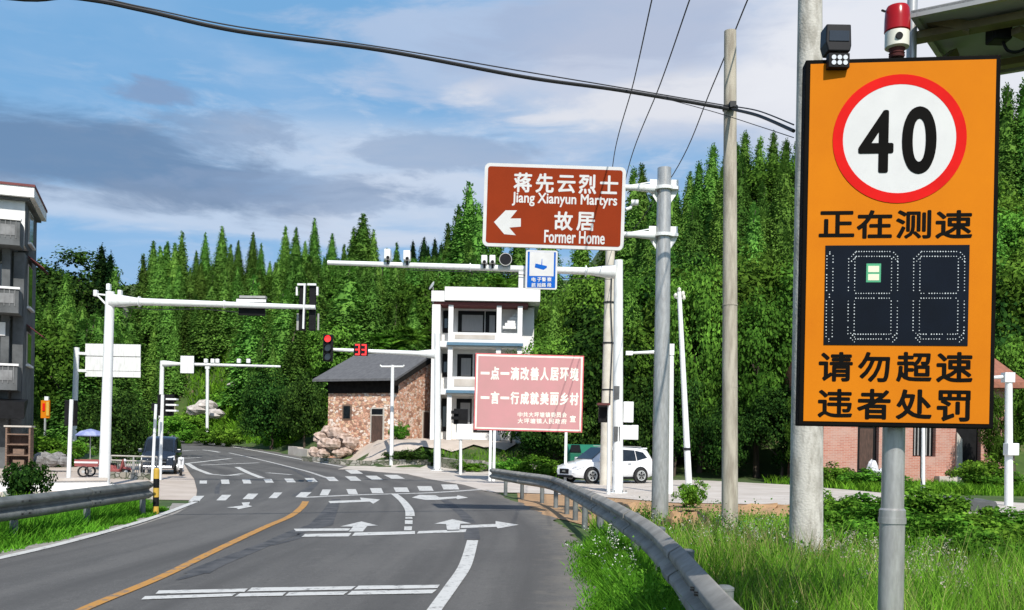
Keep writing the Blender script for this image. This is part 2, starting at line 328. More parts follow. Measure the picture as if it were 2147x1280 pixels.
class Frame:
    """a flat board's own axes: x along it, z up it, y out of its back"""
    def __init__(s, o, ex, ez):
        s.o = Vector(o); s.ex = Vector(ex).normalized(); ez = Vector(ez)
        s.ez = (ez - s.ex * ez.dot(s.ex)).normalized(); s.ey = s.ez.cross(s.ex)
    def __call__(s, x, y, z): return s.o + s.ex * x + s.ey * y + s.ez * z
ID = lambda x, y, z: Vector((x, y, z))
class MB:
    def __init__(s, fr=None): s.v = []; s.f = []; s.fr = fr or ID
    def add(s, vs, fs):
        b = len(s.v); s.v += [s.fr(*p) for p in vs]; s.f += [tuple(b + i for i in f) for f in fs]; return s
    def box(s, x0, x1, y0, y1, z0, z1):
        return s.add([(x0, y0, z0), (x1, y0, z0), (x1, y1, z0), (x0, y1, z0), (x0, y0, z1), (x1, y0, z1), (x1, y1, z1), (x0, y1, z1)],
                     [(0, 3, 2, 1), (4, 5, 6, 7), (0, 1, 5, 4), (1, 2, 6, 5), (2, 3, 7, 6), (3, 0, 4, 7)])
    def prism(s, poly, y0, y1):
        """polygon in x,z (counter-clockwise seen from -y) pushed from y0 to y1"""
        n = len(poly); vs = [(x, y0, z) for x, z in poly] + [(x, y1, z) for x, z in poly]
        fs = [tuple(range(n)), tuple(range(2 * n - 1, n - 1, -1))] + [(i + n, (i + 1) % n + n, (i + 1) % n, i) for i in range(n)]
        return s.add(vs, fs)
    def disc(s, x, z, r, y0, y1, n=32): return s.prism([(x + r * math.cos(2 * math.pi * i / n), z + r * math.sin(2 * math.pi * i / n)) for i in range(n)], y0, y1)
    def ring(s, x, z, ri, ro, y0, y1, n=64):
        vs = []; fs = []
        for i in range(n):
            a = 2 * math.pi * i / n; ca, sa = math.cos(a), math.sin(a)
            vs += [(x + ri * ca, y0, z + ri * sa), (x + ro * ca, y0, z + ro * sa), (x + ro * ca, y1, z + ro * sa), (x + ri * ca, y1, z + ri * sa)]
        for i in range(n):
            a, b = 4 * i, 4 * ((i + 1) % n)
            for k in range(4): fs.append((a + k, a + (k + 1) % 4, b + (k + 1) % 4, b + k))
        return s.add(vs, fs)
    def tube(s, pts, radii, n=12, caps=True):
        pts = [Vector(p) for p in pts]
        if not isinstance(radii, (list, tuple)): radii = [radii] * len(pts)
        vs = []; fs = []; ref = None
        for i, p in enumerate(pts):
            d = (pts[min(i + 1, len(pts) - 1)] - pts[max(i - 1, 0)]).normalized()
            if ref is None: ref = Vector((0, 0, 1)) if abs(d.z) < 0.9 else Vector((1, 0, 0))
            a = (ref - d * ref.dot(d)).normalized(); b = d.cross(a); ref = a
            for k in range(n):
                t = 2 * math.pi * k / n; vs.append(tuple(p + (a * math.cos(t) + b * math.sin(t)) * radii[i]))
        for i in range(len(pts) - 1):
            for k in range(n): fs.append((i * n + k, i * n + (k + 1) % n, (i + 1) * n + (k + 1) % n, (i + 1) * n + k))
        if caps:
            fs.append(tuple(reversed(range(n)))); fs.append(tuple(range((len(pts) - 1) * n, len(pts) * n)))
        return s.add(vs, fs)
    def bar(s, p0, p1, w, h, up=(0, 0, 1)):
        p0, p1 = Vector(p0), Vector(p1); d = (p1 - p0).normalized(); up = Vector(up)
        a = d.cross(up).normalized() * w / 2; b = a.cross(d).normalized() * h / 2
        vs = [tuple(q) for p in (p0, p1) for q in (p - a - b, p + a - b, p + a + b, p - a + b)]
        return s.add(vs, [(3, 2, 1, 0), (4, 5, 6, 7), (0, 1, 5, 4), (1, 2, 6, 5), (2, 3, 7, 6), (3, 0, 4, 7)])
    def lathe(s, prof, c, n=24):
        vs = []; fs = []
        for r, z in prof:
            for k in range(n): vs.append((c[0] + r * math.cos(2 * math.pi * k / n), c[1] + r * math.sin(2 * math.pi * k / n), c[2] + z))
        for i in range(len(prof) - 1):
            for k in range(n): fs.append((i * n + k, i * n + (k + 1) % n, (i + 1) * n + (k + 1) % n, (i + 1) * n + k))
        fs.append(tuple(reversed(range(n)))); fs.append(tuple(range((len(prof) - 1) * n, len(prof) * n)))
        return s.add(vs, fs)
    def rock(s, c, rx, ry, rz, seed=0, n=7, m=10):
        rg = random.Random(seed); vs = []; fs = []
        for i in range(n):
            ph = math.pi * i / (n - 1)
            for k in range(m):
                th = 2 * math.pi * k / m; j = 1 + rg.uniform(-0.22, 0.18)
                vs.append((c[0] + rx * j * math.sin(ph) * math.cos(th), c[1] + ry * j * math.sin(ph) * math.sin(th), c[2] + rz * j * math.cos(ph)))
        for i in range(n - 1):
            for k in range(m): fs.append((i * m + k, (i + 1) * m + k, (i + 1) * m + (k + 1) % m, i * m + (k + 1) % m))
        return s.add(vs, fs)
    def text(s, body, x0, x1, z0, z1, y0, bold=0.0, thick=0.0):
        cu = bpy.data.curves.new('t', 'FONT'); cu.body = body; cu.size = 1; cu.resolution_u = 8 if len(body) == 1 and body.isdigit() else 3; cu.fill_mode = 'FRONT'
        ob = bpy.data.objects.new('t', cu); col.objects.link(ob)
        me = bpy.data.meshes.new_from_object(ob.evaluated_get(bpy.context.evaluated_depsgraph_get()))
        co = [v.co.copy() for v in me.vertices]; fs = [tuple(p.vertices) for p in me.polygons]
        bpy.data.objects.remove(ob); bpy.data.curves.remove(cu); bpy.data.meshes.remove(me)
        xa = min(p.x for p in co); xb = max(p.x for p in co); ya = min(p.y for p in co); yb = max(p.y for p in co)
        # a bold face: the letter laid over itself a few hundredths of its height to every side, each layer a hair prouder
        dirs = [(0, 0)] + ([(math.cos(i * math.pi / 4), math.sin(i * math.pi / 4)) for i in range(8)] if bold else [])
        for i, (dx_, dz_) in enumerate(dirs):
            ex_ = (x1 - x0 - 2 * bold * (z1 - z0)); ez_ = (z1 - z0) * (1 - 2 * bold); bb_ = bold * (z1 - z0)
            s.add([(x0 + bb_ + (p.x - xa) / (xb - xa) * ex_ + dx_ * bb_, y0 - i * 0.00012, z0 + bb_ + (p.y - ya) / (yb - ya) * ez_ + dz_ * bb_) for p in co], fs)
        return s
    def build(s, name, m, parent=None, world=False, smooth=False, bevel=0.0, origin=None):
        vs = s.v
        if world and parent is not None:
            im = root_matrix(parent).inverted(); vs = [im @ Vector(p) for p in vs]
        if origin is not None: o3 = Vector(origin); vs = [Vector(p) - o3 for p in vs]
        me = bpy.data.meshes.new(name); me.from_pydata([tuple(p) for p in vs], [], s.f); me.materials.append(m if not isinstance(m, str) else M[m])
        if smooth:
            me.polygons.foreach_set('use_smooth', [True] * len(me.polygons)); me.set_sharp_from_angle(angle=R(38))
        me.update()
        o = bpy.data.objects.new(name, me); col.objects.link(o)
        if parent is not None: o.parent = parent
        if origin is not None: o.location = origin
        if bevel:
            b = o.modifiers.new('bevel', 'BEVEL'); b.width = bevel; b.segments = 2; b.limit_method = 'ANGLE'
        return o
def copy_thing(root, loc, rotz, scale, label=None, group=None):
    def rec(o, parent):
        c_ = o.copy(); col.objects.link(c_)
        if parent is not None: c_.parent = parent
        for ch in list(kids.get(o.name, [])): rec(ch, c_)
        return c_
    kids = {}
    st = [root]
    while st:
        o = st.pop(); kids[o.name] = list(o.children); st += kids[o.name]
    r = rec(root, None); r.location = loc; r.rotation_euler = (0, 0, rotz); r.scale = scale if hasattr(scale, '__len__') else (scale,) * 3
    if label: r['label'] = label
    if group: r['group'] = group
    return r
def board(px, Y, Yr=None):
    """frame and size of a flat board from its four photographed corners (top left, top right, bottom right, bottom left)"""
    Yr = Yr or Y
    tl, tr, br, bl = P(*px[0], Y), P(*px[1], Yr), P(*px[2], Yr), P(*px[3], Y)
    cen = (tl + tr + br + bl) / 4; ex = (tr + br - tl - bl) / 2; ez = (tl + tr - bl - br) / 2
    fr = Frame(cen, ex, ez); W, H = ex.length, ez.length
    def loc(u, v):
        s_ = t_ = 0.5
        for _ in range(4):
            ul = px[0][0] + (px[3][0] - px[0][0]) * t_; ur = px[1][0] + (px[2][0] - px[1][0]) * t_; s_ = (u - ul) / (ur - ul)
            vt = px[0][1] + (px[1][1] - px[0][1]) * s_; vb = px[3][1] + (px[2][1] - px[3][1]) * s_; t_ = (v - vt) / (vb - vt)
        return (s_ - 0.5) * W, (0.5 - t_) * H
    return fr, W, H, loc
def rrect(x0, x1, z0, z1, r, n=6):
    out = []
    for cx_, cz_, a0 in ((x1 - r, z1 - r, 0), (x0 + r, z1 - r, 90), (x0 + r, z0 + r, 180), (x1 - r, z0 + r, 270)):
        for i in range(n + 1):
            a = R(a0 + 90 * i / n); out.append((cx_ + r * math.cos(a), cz_ + r * math.sin(a)))
    return out

# ------------------------------------------------------------------ the setting: ground, road, pavements, markings
def ground_mat():
    m = bpy.data.materials.new('earth_and_undergrowth'); t, n, l = nodes_of(m)
    out = n('ShaderNodeOutputMaterial'); b = n('ShaderNodeBsdfPrincipled'); l(b.outputs[0], out.inputs[0]); b.inputs['Roughness'].default_value = 1.0
    tcn = n('ShaderNodeTexCoord')
    def nz(s):
        a = n('ShaderNodeTexNoise'); a.inputs['Scale'].default_value = s; a.inputs['Detail'].default_value = 8; a.inputs['Roughness'].default_value = 0.65; l(tcn.outputs['Object'], a.inputs['Vector']); return a.outputs[0]
    def mix(f, a, bcol, lo, hi):
        r = n('ShaderNodeMapRange'); r.inputs[1].default_value = lo; r.inputs[2].default_value = hi; l(f, r.inputs[0])
        x = n('ShaderNodeMix', data_type='RGBA'); l(r.outputs[0], x.inputs[0])
        if isinstance(a, tuple): x.inputs[6].default_value = c4(a)
        else: l(a, x.inputs[6])
        x.inputs[7].default_value = c4(bcol); return x.outputs[2]
    c_ = mix(nz(0.35), (0.035, 0.07, 0.014), (0.07, 0.12, 0.022), 0.4, 0.6)
    c_ = mix(nz(1.7), c_, (0.16, 0.12, 0.07), 0.56, 0.66)
    l(c_, b.inputs['Base Color']); return m
def sheet(name, xs_of, ys, nx, off, m, kind='structure', zf=terrain):
    """rows along y, each stretched between a left and a right edge, lying OFF above the ground"""
    vs = []; fs = []
    for y in ys:
        a, b_ = xs_of(y)
        x = np.linspace(a, b_, nx); z = zf(x, np.full(nx, y)) + off
        vs += list(zip(x, [y] * nx, z))
    for i in range(len(ys) - 1):
        for k in range(nx - 1): fs.append((i * nx + k, i * nx + k + 1, (i + 1) * nx + k + 1, (i + 1) * nx + k))
    mb = MB(); mb.v = [Vector(p) for p in vs]; mb.f = fs
    o = mb.build(name, m, smooth=True); o['kind'] = kind
    la = o.data.attributes.new('across', 'FLOAT', 'POINT'); la.data.foreach_set('value', np.array([p.x - float(np.interp(p.y, YR, XR)) for p in mb.v], np.float32)); return o
gx = np.concatenate([[-2500, -700, -300], np.arange(-170, 170.1, 1.5), [300, 700, 2500]])
gy = np.concatenate([[-1500, -300, -80], np.arange(-30, 130, 1.0), np.arange(130, 261, 4.0), [320, 600, 3000]])
X_, Y_ = np.meshgrid(gx, gy); Z_ = terrain(X_, Y_)
vs = np.stack([X_, Y_, Z_], -1).reshape(-1, 3); nxg = len(gx)
ii, kk = np.meshgrid(np.arange(len(gy) - 1), np.arange(nxg - 1), indexing='ij'); a_ = (ii * nxg + kk).ravel()
tr_ = np.concatenate([np.stack([a_, a_ + 1, a_ + nxg + 1], 1), np.stack([a_, a_ + nxg + 1, a_ + nxg], 1)])
me = fastmesh('ground', vs, tr_, ground_mat()); me.polygons.foreach_set('use_smooth', [True] * len(me.polygons))
gob = bpy.data.objects.new('ground', me); col.objects.link(gob); gob['kind'] = 'structure'

asph = bpy.data.materials.new('asphalt')
def asphalt_mat(m):
    t, n, l = nodes_of(m)
    out = n('ShaderNodeOutputMaterial'); b = n('ShaderNodeBsdfPrincipled'); l(b.outputs[0], out.inputs[0]); b.inputs['Roughness'].default_value = 0.82
    b.inputs['Specular IOR Level'].default_value = 0.3
    tcn = n('ShaderNodeTexCoord')
    def nz(s, det=6, st=None, ro=0.6):
        a = n('ShaderNodeTexNoise'); a.inputs['Scale'].default_value = s; a.inputs['Detail'].default_value = det; a.inputs['Roughness'].default_value = ro
        if st:
            mp = n('ShaderNodeMapping'); mp.inputs['Scale'].default_value = st; l(tcn.outputs['Object'], mp.inputs[0]); l(mp.outputs[0], a.inputs['Vector'])
        else: l(tcn.outputs['Object'], a.inputs['Vector'])
        return a.outputs[0]
    def mix(f, a, bcol, lo, hi, mx=1.0):
        r = n('ShaderNodeMapRange'); r.inputs[1].default_value = lo; r.inputs[2].default_value = hi; r.inputs[4].default_value = mx; l(f, r.inputs[0])
        x = n('ShaderNodeMix', data_type='RGBA'); l(r.outputs[0], x.inputs[0])
        if isinstance(a, tuple): x.inputs[6].default_value = c4(a)
        else: l(a, x.inputs[6])
        x.inputs[7].default_value = c4(bcol); return x.outputs[2]
    c_ = mix(nz(0.16), (0.110, 0.106, 0.101), (0.140, 0.134, 0.126), 0.38, 0.62)
    c_ = mix(nz(0.9, 6, (2.2, 0.16, 1)), c_, (0.084, 0.081, 0.078), 0.5, 0.72, 0.7)
    c_ = mix(nz(3.0), c_, (0.165, 0.157, 0.146), 0.58, 0.75, 0.6)
    c_ = mix(nz(14.0, 5), c_, (0.070, 0.068, 0.065), 0.55, 0.72, 0.6)
    vo = n('ShaderNodeTexVoronoi', feature='DISTANCE_TO_EDGE'); vo.inputs['Scale'].default_value = 0.23; wv_ = n('ShaderNodeVectorMath', operation='ADD'); wz = n('ShaderNodeTexNoise'); wz.inputs['Scale'].default_value = 1.6; wz.inputs['Detail'].default_value = 6
    l(tcn.outputs['Object'], wz.inputs['Vector']); l(tcn.outputs['Object'], wv_.inputs[0]); l(wz.outputs['Color'], wv_.inputs[1]); l(wv_.outputs[0], vo.inputs['Vector'])
    ck_ = n('ShaderNodeMapRange'); ck_.inputs[1].default_value = 0.0022; ck_.inputs[2].default_value = 0.0; l(vo.outputs['Distance'], ck_.inputs[0])
    gate = n('ShaderNodeMath', operation='MULTIPLY'); gr_ = n('ShaderNodeMapRange'); gr_.inputs[1].default_value = 0.5; gr_.inputs[2].default_value = 0.62; l(nz(0.22), gr_.inputs[0]); l(ck_.outputs[0], gate.inputs[0]); l(gr_.outputs[0], gate.inputs[1])
    c_ = mix(gate.outputs[0], c_, (0.03, 0.03, 0.03), 0.0, 1.0, 0.85)
    c_ = mix(nz(55, 3), c_, (0.24, 0.235, 0.225), 0.56, 0.72, 0.6)
    c_ = mix(nz(90, 3), c_, (0.05, 0.05, 0.05), 0.56, 0.72, 0.6)
    at = n('ShaderNodeAttribute'); at.attribute_name = 'across'; sx_ = n('ShaderNodeSeparateXYZ'); l(tcn.outputs['Object'], sx_.inputs[0])
    def mth(op, a, v):
        q = n('ShaderNodeMath', operation=op); l(a, q.inputs[0]); q.inputs[1].default_value = v; return q.outputs[0]
    cbn = n('ShaderNodeCombineXYZ'); l(mth('MULTIPLY', at.outputs['Fac'], 1.15), cbn.inputs[0]); l(mth('MULTIPLY', sx_.outputs[1], 0.035), cbn.inputs[1])
    tn = n('ShaderNodeTexNoise'); tn.inputs['Scale'].default_value = 1.0; tn.inputs['Detail'].default_value = 5; l(cbn.outputs[0], tn.inputs['Vector'])
    c_ = mix(tn.outputs[0], c_, (0.078, 0.075, 0.072), 0.50, 0.66, 0.75); c_ = mix(tn.outputs[0], c_, (0.165, 0.158, 0.148), 0.46, 0.32, 0.6)
    eg = n('ShaderNodeMath', operation='ADD'); l(at.outputs['Fac'], eg.inputs[0]); l(mth('MULTIPLY', nz(2.5), 1.6), eg.inputs[1])
    c_ = mix(eg.outputs[0], c_, (0.25, 0.22, 0.18), 0.25, 0.95, 0.6)
    l(c_, b.inputs['Base Color'])
    bp = n('ShaderNodeBump'); bp.inputs['Strength'].default_value = 0.35; bp.inputs['Distance'].default_value = 0.006; l(nz(70, 4), bp.inputs['Height']); l(bp.outputs[0], b.inputs['Normal'])
asphalt_mat(asph)
RO = 0.030
_ed = np.random.default_rng(2).normal(0, 1, 2000)
def rough_edge(y): return 0.05 * math.sin(y * 1.3) + 0.04 * math.sin(y * 3.7 + 1) + 0.035 * float(np.interp((y + 40) * 4, np.arange(2000), _ed))
sheet('road', lambda y: (float(np.interp(y, YL, XL)) - 0.1, float(np.interp(y, YR, XR)) + rough_edge(y) * (1 if y < 30 else 2)), list(np.arange(-12, 40, 0.25)) + list(np.arange(40, 140, 1.0)), 15, RO, asph)
M['pave'] = mat('pale_concrete_paving', (0.60, 0.545, 0.49), (0.48, 0.425, 0.37), rough=0.9, scale=0.8, bump=0.1, bscale=8)
M['paveL'] = mat('sandy_concrete_paving', (0.58, 0.50, 0.43), (0.46, 0.385, 0.32), rough=0.9, scale=0.7, bump=0.1, bscale=8)
M['dirt'] = mat('orange_dirt', (0.46, 0.28, 0.145), (0.33, 0.205, 0.11), rough=1.0, scale=2.2, bump=0.5, bscale=9)
M['gravel'] = mat('grey_gravel', (0.36, 0.34, 0.31), (0.22, 0.205, 0.185), rough=1.0, scale=7, bump=0.5, bscale=30)
# pale apron on the left of the junction
sheet('left_pavement', lambda y: (float(np.interp(y, YL, XL)) - 22, float(np.interp(y, YL, XL)) + 0.15), list(np.arange(24.5, 52, 0.75)), 24, 0.016, M['paveL'])
sheet('left_verge_path', lambda y: (float(np.interp(y, YL, XL)) - 0.55 + 0.8 * rough_edge(y), float(np.interp(y, YL, XL)) + 0.1), list(np.arange(4, 23.5, 0.4)), 5, 0.02, M['gravel'])
# the pale side road on the right
def colsheet(name, xs, lo, hi, ny, off, m, rag=0.0):
    vs = []; fs = []
    for x in xs:
        a, b_ = lo(x), hi(x); a += rag * (math.sin(x * 2.3) + 0.6 * math.sin(x * 5.9 + 1)); b_ += rag * (math.sin(x * 1.9 + 2) + 0.6 * math.sin(x * 6.7))
        y = np.linspace(a, b_, ny); z = terrain(np.full(ny, x), y) + off; vs += list(zip([x] * ny, y, z))
    for i in range(len(xs) - 1):
        for k in range(ny - 1): fs.append((i * ny + k, (i + 1) * ny + k, (i + 1) * ny + k + 1, i * ny + k + 1))
    mb = MB(); mb.v = [Vector(p) for p in vs]; mb.f = fs
    o = mb.build(name, m, smooth=True); o['kind'] = 'structure'; return o
def curve(px):
    pts = sorted([(G(*p).x, G(*p).y) for p in px]); xs = [p[0] for p in pts]; ys = [p[1] for p in pts]
    return lambda x: float(np.interp(x, xs, ys))
lo_c = curve([(730, 986), (853, 996), (977, 1020), (1024, 1034), (1200, 1040), (1400, 1056), (1700, 1064), (1900, 1070), (2147, 1090), (2400, 1110)])
hi_c = curve([(725, 978), (800, 977), (915, 977), (1035, 985), (1170, 1008), (1300, 1010), (1450, 1008), (1650, 1018), (1900, 1040), (2147, 1058), (2400, 1070)])
colsheet('side_road', list(np.arange(G(728, 980).x, 26, 0.4)), lambda x: lo_c(x), hi_c, 14, 0.036, M['pave'], 0.12)
dl = curve([(1040, 1050), (1130, 1082), (1250, 1108), (1400, 1100), (1700, 1110), (1850, 1100)]); 
colsheet('dirt_bank', list(np.arange(0.2, 9.0, 0.25)), dl, lambda x: lo_c(x) + 0.3, 12, 0.018, M['dirt'], 0.18)
# yard in front of the stone house
colsheet('yard_path', list(np.arange(-12.4, 0.5, 0.6)), lambda x: max(54.0 + 0.10 * abs(x + 6), 53.8 + 2.05 * (-8.6 - x)), lambda x: 62.5 + 0.0 * x, 16, 0.14, M['paveL'], 0.3)

# painted markings
def paintmat(name, ca, wear):
    m = bpy.data.materials.new(name); t, n, l = nodes_of(m)
    out = n('ShaderNodeOutputMaterial'); b = n('ShaderNodeBsdfPrincipled'); l(b.outputs[0], out.inputs[0]); b.inputs['Roughness'].default_value = 0.7
    tcn = n('ShaderNodeTexCoord'); a = n('ShaderNodeTexNoise'); a.inputs['Scale'].default_value = 9; a.inputs['Detail'].default_value = 9; a.inputs['Roughness'].default_value = 0.7; l(tcn.outputs['Object'], a.inputs['Vector'])
    r = n('ShaderNodeMapRange'); r.inputs[1].default_value = wear; r.inputs[2].default_value = wear + 0.14; l(a.outputs[0], r.inputs[0])
    x = n('ShaderNodeMix', data_type='RGBA'); l(r.outputs[0], x.inputs[0]); x.inputs[6].default_value = c4(ca); x.inputs[7].default_value = (0.16, 0.155, 0.15, 1)
    l(x.outputs[2], b.inputs['Base Color']); return m
M['paint'] = paintmat('road_paint_white', (0.60, 0.595, 0.57), 0.53)
M['paintdull'] = paintmat('road_paint_worn', (0.52, 0.51, 0.49), 0.50)
M['paintyellow'] = paintmat('road_paint_yellow', (0.50, 0.245, 0.05), 0.51)
M['tar'] = mat('black_tar', (0.045, 0.046, 0.050), (0.105, 0.104, 0.105), rough=0.8, scale=3.5)
MO = 0.008
def gp(u, v, o=MO):
    p = march(u, v, lambda x, y: float(terrain(x, y)) + RO); p.z += o; return p
def z5(*pts): return [(340 + x / 2.825, 960 + y / 2.825) for x, y in pts]
def z3(*pts): return [(340 + x / 3.2, 680 + y / 3.2) for x, y in pts]
def poly(mb, px, o=MO):
    q = [gp(u, v, o) for u, v in px]; b = len(mb.v); mb.v += q; mb.f.append(tuple(range(b, b + len(q))))
def line(mb, px, w0, w1=None, o=MO, sub=6):
    """a stripe of real width (metres) along photographed points"""
    w1 = w1 or w0; q = [gp(u, v, o) for u, v in px]; pts = []
    for i in range(len(q) - 1):
        p0, p1, p2, p3 = q[max(i - 1, 0)], q[i], q[i + 1], q[min(i + 2, len(q) - 1)]
        for k in range(sub):
            t = k / sub; pts.append(0.5 * ((2 * p1) + (p2 - p0) * t + (2 * p0 - 5 * p1 + 4 * p2 - p3) * t * t + (3 * p1 - p0 - 3 * p2 + p3) * t ** 3))
    pts.append(q[-1]); n = len(pts); b = len(mb.v)
    for i, p in enumerate(pts):
        d = (pts[min(i + 1, n - 1)] - pts[max(i - 1, 0)]); d.z = 0; d.normalize(); nr = Vector((-d.y, d.x, 0)); wd = (w0 + (w1 - w0) * i / (n - 1)) / 2
        for sg in (1, -1):
            pp = p + nr * wd * sg; pp.z = T(pp.x, pp.y) + RO + o; mb.v.append(pp)
    for i in range(n - 1): mb.f.append((b + 2 * i + 1, b + 2 * i, b + 2 * i + 2, b + 2 * i + 3))
wb = MB(); db = MB(); yb = MB(); tb = MB()
# two pairs of speed reduction bars
for q in ([(333, 1240), (520, 1236), (512, 1243), (326, 1247)], [(528, 1234), (746, 1231), (736, 1238), (518, 1242)], [(752, 1230), (922, 1228), (917, 1235), (742, 1238)],
          [(304, 1252), (495, 1246), (486, 1252), (296, 1259)], [(503, 1246), (600, 1244), (592, 1251), (492, 1253)], [(606, 1244), (730, 1242), (720, 1249), (598, 1251)], [(738, 1241), (916, 1238), (906, 1246), (728, 1249)]): poly(wb, q)
for q in ([(616, 1110), (735, 1109), (730, 1114), (620, 1115)], [(640, 1121), (737, 1119), (731, 1126), (632, 1127)], [(744, 1118), (870, 1115), (870, 1121), (738, 1125)], [(878, 1115), (978, 1111), (976, 1117), (874, 1120)]): poly(wb, q)
# arrows: two ahead arrows, the right turn shaft, the small ones by the stop line and the oncoming one
poly(wb, z5((1055, 410), (1180, 380), (1280, 405), (1215, 407), (1188, 440), (1105, 440), (1132, 411)))
poly(wb, z5((1612, 394), (1720, 366), (1832, 392), (1766, 394), (1764, 402), (1760, 434), (1688, 436), (1682, 396)))
poly(wb, z5((1770, 404), (1975, 395), (1975, 378), (2112, 400), (1988, 422), (1980, 412), (1768, 420)))
poly(wb, z5((985, 259), (1178, 252), (1172, 238), (1290, 250), (1250, 275), (1230, 262), (995, 272)))
poly(wb, z5((1478, 238), (1525, 222), (1620, 225), (1640, 236), (1745, 232), (1750, 224), (1812, 238), (1750, 248), (1740, 242), (1630, 252), (1560, 252)))
poly(wb, z5((380, 297), (480, 285), (470, 268), (520, 266), (512, 284), (535, 290), (450, 308), (440, 300)))
# lane line
line(wb, [(826, 1036), (843, 1050), (857, 1068), (860, 1083)], 0.20, 0.20)
for q in ([(850, 1085), (864, 1085), (865, 1089), (850, 1089)], [(849, 1092), (865, 1092), (865, 1100), (849, 1100)], [(848, 1105), (864, 1105), (863, 1113), (847, 1113)]): poly(wb, q)
line(wb, [(880, 1330), (911, 1280), (947, 1230), (976, 1185), (991, 1134)], 0.125, 0.18)
line(tb, [(990, 1132), (989, 1108)], 0.26, 0.26, 0.005); line(tb, [(929, 1047), (955, 1066), (975, 1083), (985, 1097)], 0.22, 0.24, 0.005)
line(db, [(632, 1044), (760, 1038), (900, 1034), (1022, 1026)], 0.35, 0.35, 0.005)
line(yb, [(60, 1340), (175, 1279), (340, 1210), (446, 1158), (552, 1108), (609, 1083), (633, 1064), (641, 1052)], 0.11, 0.17)
# dark skid marks
line(tb, [(372, 1217), (412, 1203)], 0.05, 0.20, 0.004); line(tb, [(412, 1203), (446, 1186), (517, 1158), (570, 1137)], 0.30, 0.22, 0.004); line(tb, [(570, 1137), (623, 1116), (673, 1101)], 0.2, 0.45, 0.004); line(tb, [(673, 1101), (690, 1075), (705, 1047)], 0.45, 0.24, 0.004)
line(tb, [(572, 1144), (625, 1128), (640, 1120)], 0.05, 0.25, 0.004)
line(tb, [(666, 1012), (650, 1024), (625, 1041)], 0.15, 0.4, 0.004)
line(tb, [(478, 1004), (459, 1018), (455, 1036)], 0.12, 0.14, 0.004); line(tb, [(560, 968), (610, 983), (645, 1000), (665, 1010)], 0.25, 0.25, 0.004)
# crossing: two rows of short blocks
for q in ((222, 275, 137, 155), (347, 405, 131, 157), (472, 530, 130, 155), (600, 658, 128, 150), (722, 785, 125, 148), (842, 910, 122, 145), (962, 1030, 115, 140), (1082, 1160, 112, 138), (1202, 1285, 108, 132), (1312, 1410, 103, 126), (1082, 1170, 74, 96)):
    x0, x1, y0, y1 = q; s_ = (x0 - 500) * 0.035; wd = (x1 - x0) * 0.82
    poly(wb, z5((x0, y0), (x0 + wd, y0), (x1 + s_, y1), (x1 + s_ - wd, y1)))
for q in ((155, 250, 228, 262), (320, 410, 222, 255), (475, 570, 215, 248), (630, 712, 208, 242), (788, 885, 206, 236), (932, 1000, 190, 225), (1090, 1160, 188, 218), (1230, 1312, 182, 212), (1370, 1465, 178, 205), (1510, 1608, 170, 198), (1652, 1760, 160, 190)):
    x0, x1, y0, y1 = q; s_ = 34 if x0 < 800 else (18 if x0 < 1000 else -14); wd = (x1 - x0) - abs(s_)
    if s_ > 0: poly(wb, z5((x0 + s_, y0), (x1, y0), (x0 + wd, y1), (x0, y1)))
    else: poly(wb, z5((x0, y0), (x0 + wd, y0), (x1, y1), (x0 - s_, y1)))
# edge lines and the far lanes
line(wb, [(-40, 1179), (0, 1171), (100, 1148), (200, 1122), (300, 1093), (360, 1072), (414, 1051)], 0.15, 0.16)
line(wb, [(362, 917), (434, 929), (527, 944), (621, 962), (716, 979)], 0.30, 0.22)
for px in ([(395, 972), (484, 962)], [(420, 976), (543, 971)], [(497, 980), (549, 1003)], [(392, 972), (440, 995), (503, 998)], [(371, 947), (424, 944), (460, 949)], [(375, 962), (420, 960)], [(560, 992), (611, 996)], [(475, 998), (508, 994)]): line(wb, px, 0.28, 0.28, sub=2)
line(db, [(480, 950), (560, 968), (640, 988), (690, 1004)], 0.2, 0.2)
for mb_, nm, mt in ((wb, 'road_markings', 'paint'), (db, 'road_markings', 'paintdull'), (yb, 'road_markings', 'paintyellow'), (tb, 'road_markings', 'tar')):
    o = mb_.build(nm, mt); o['kind'] = 'structure'

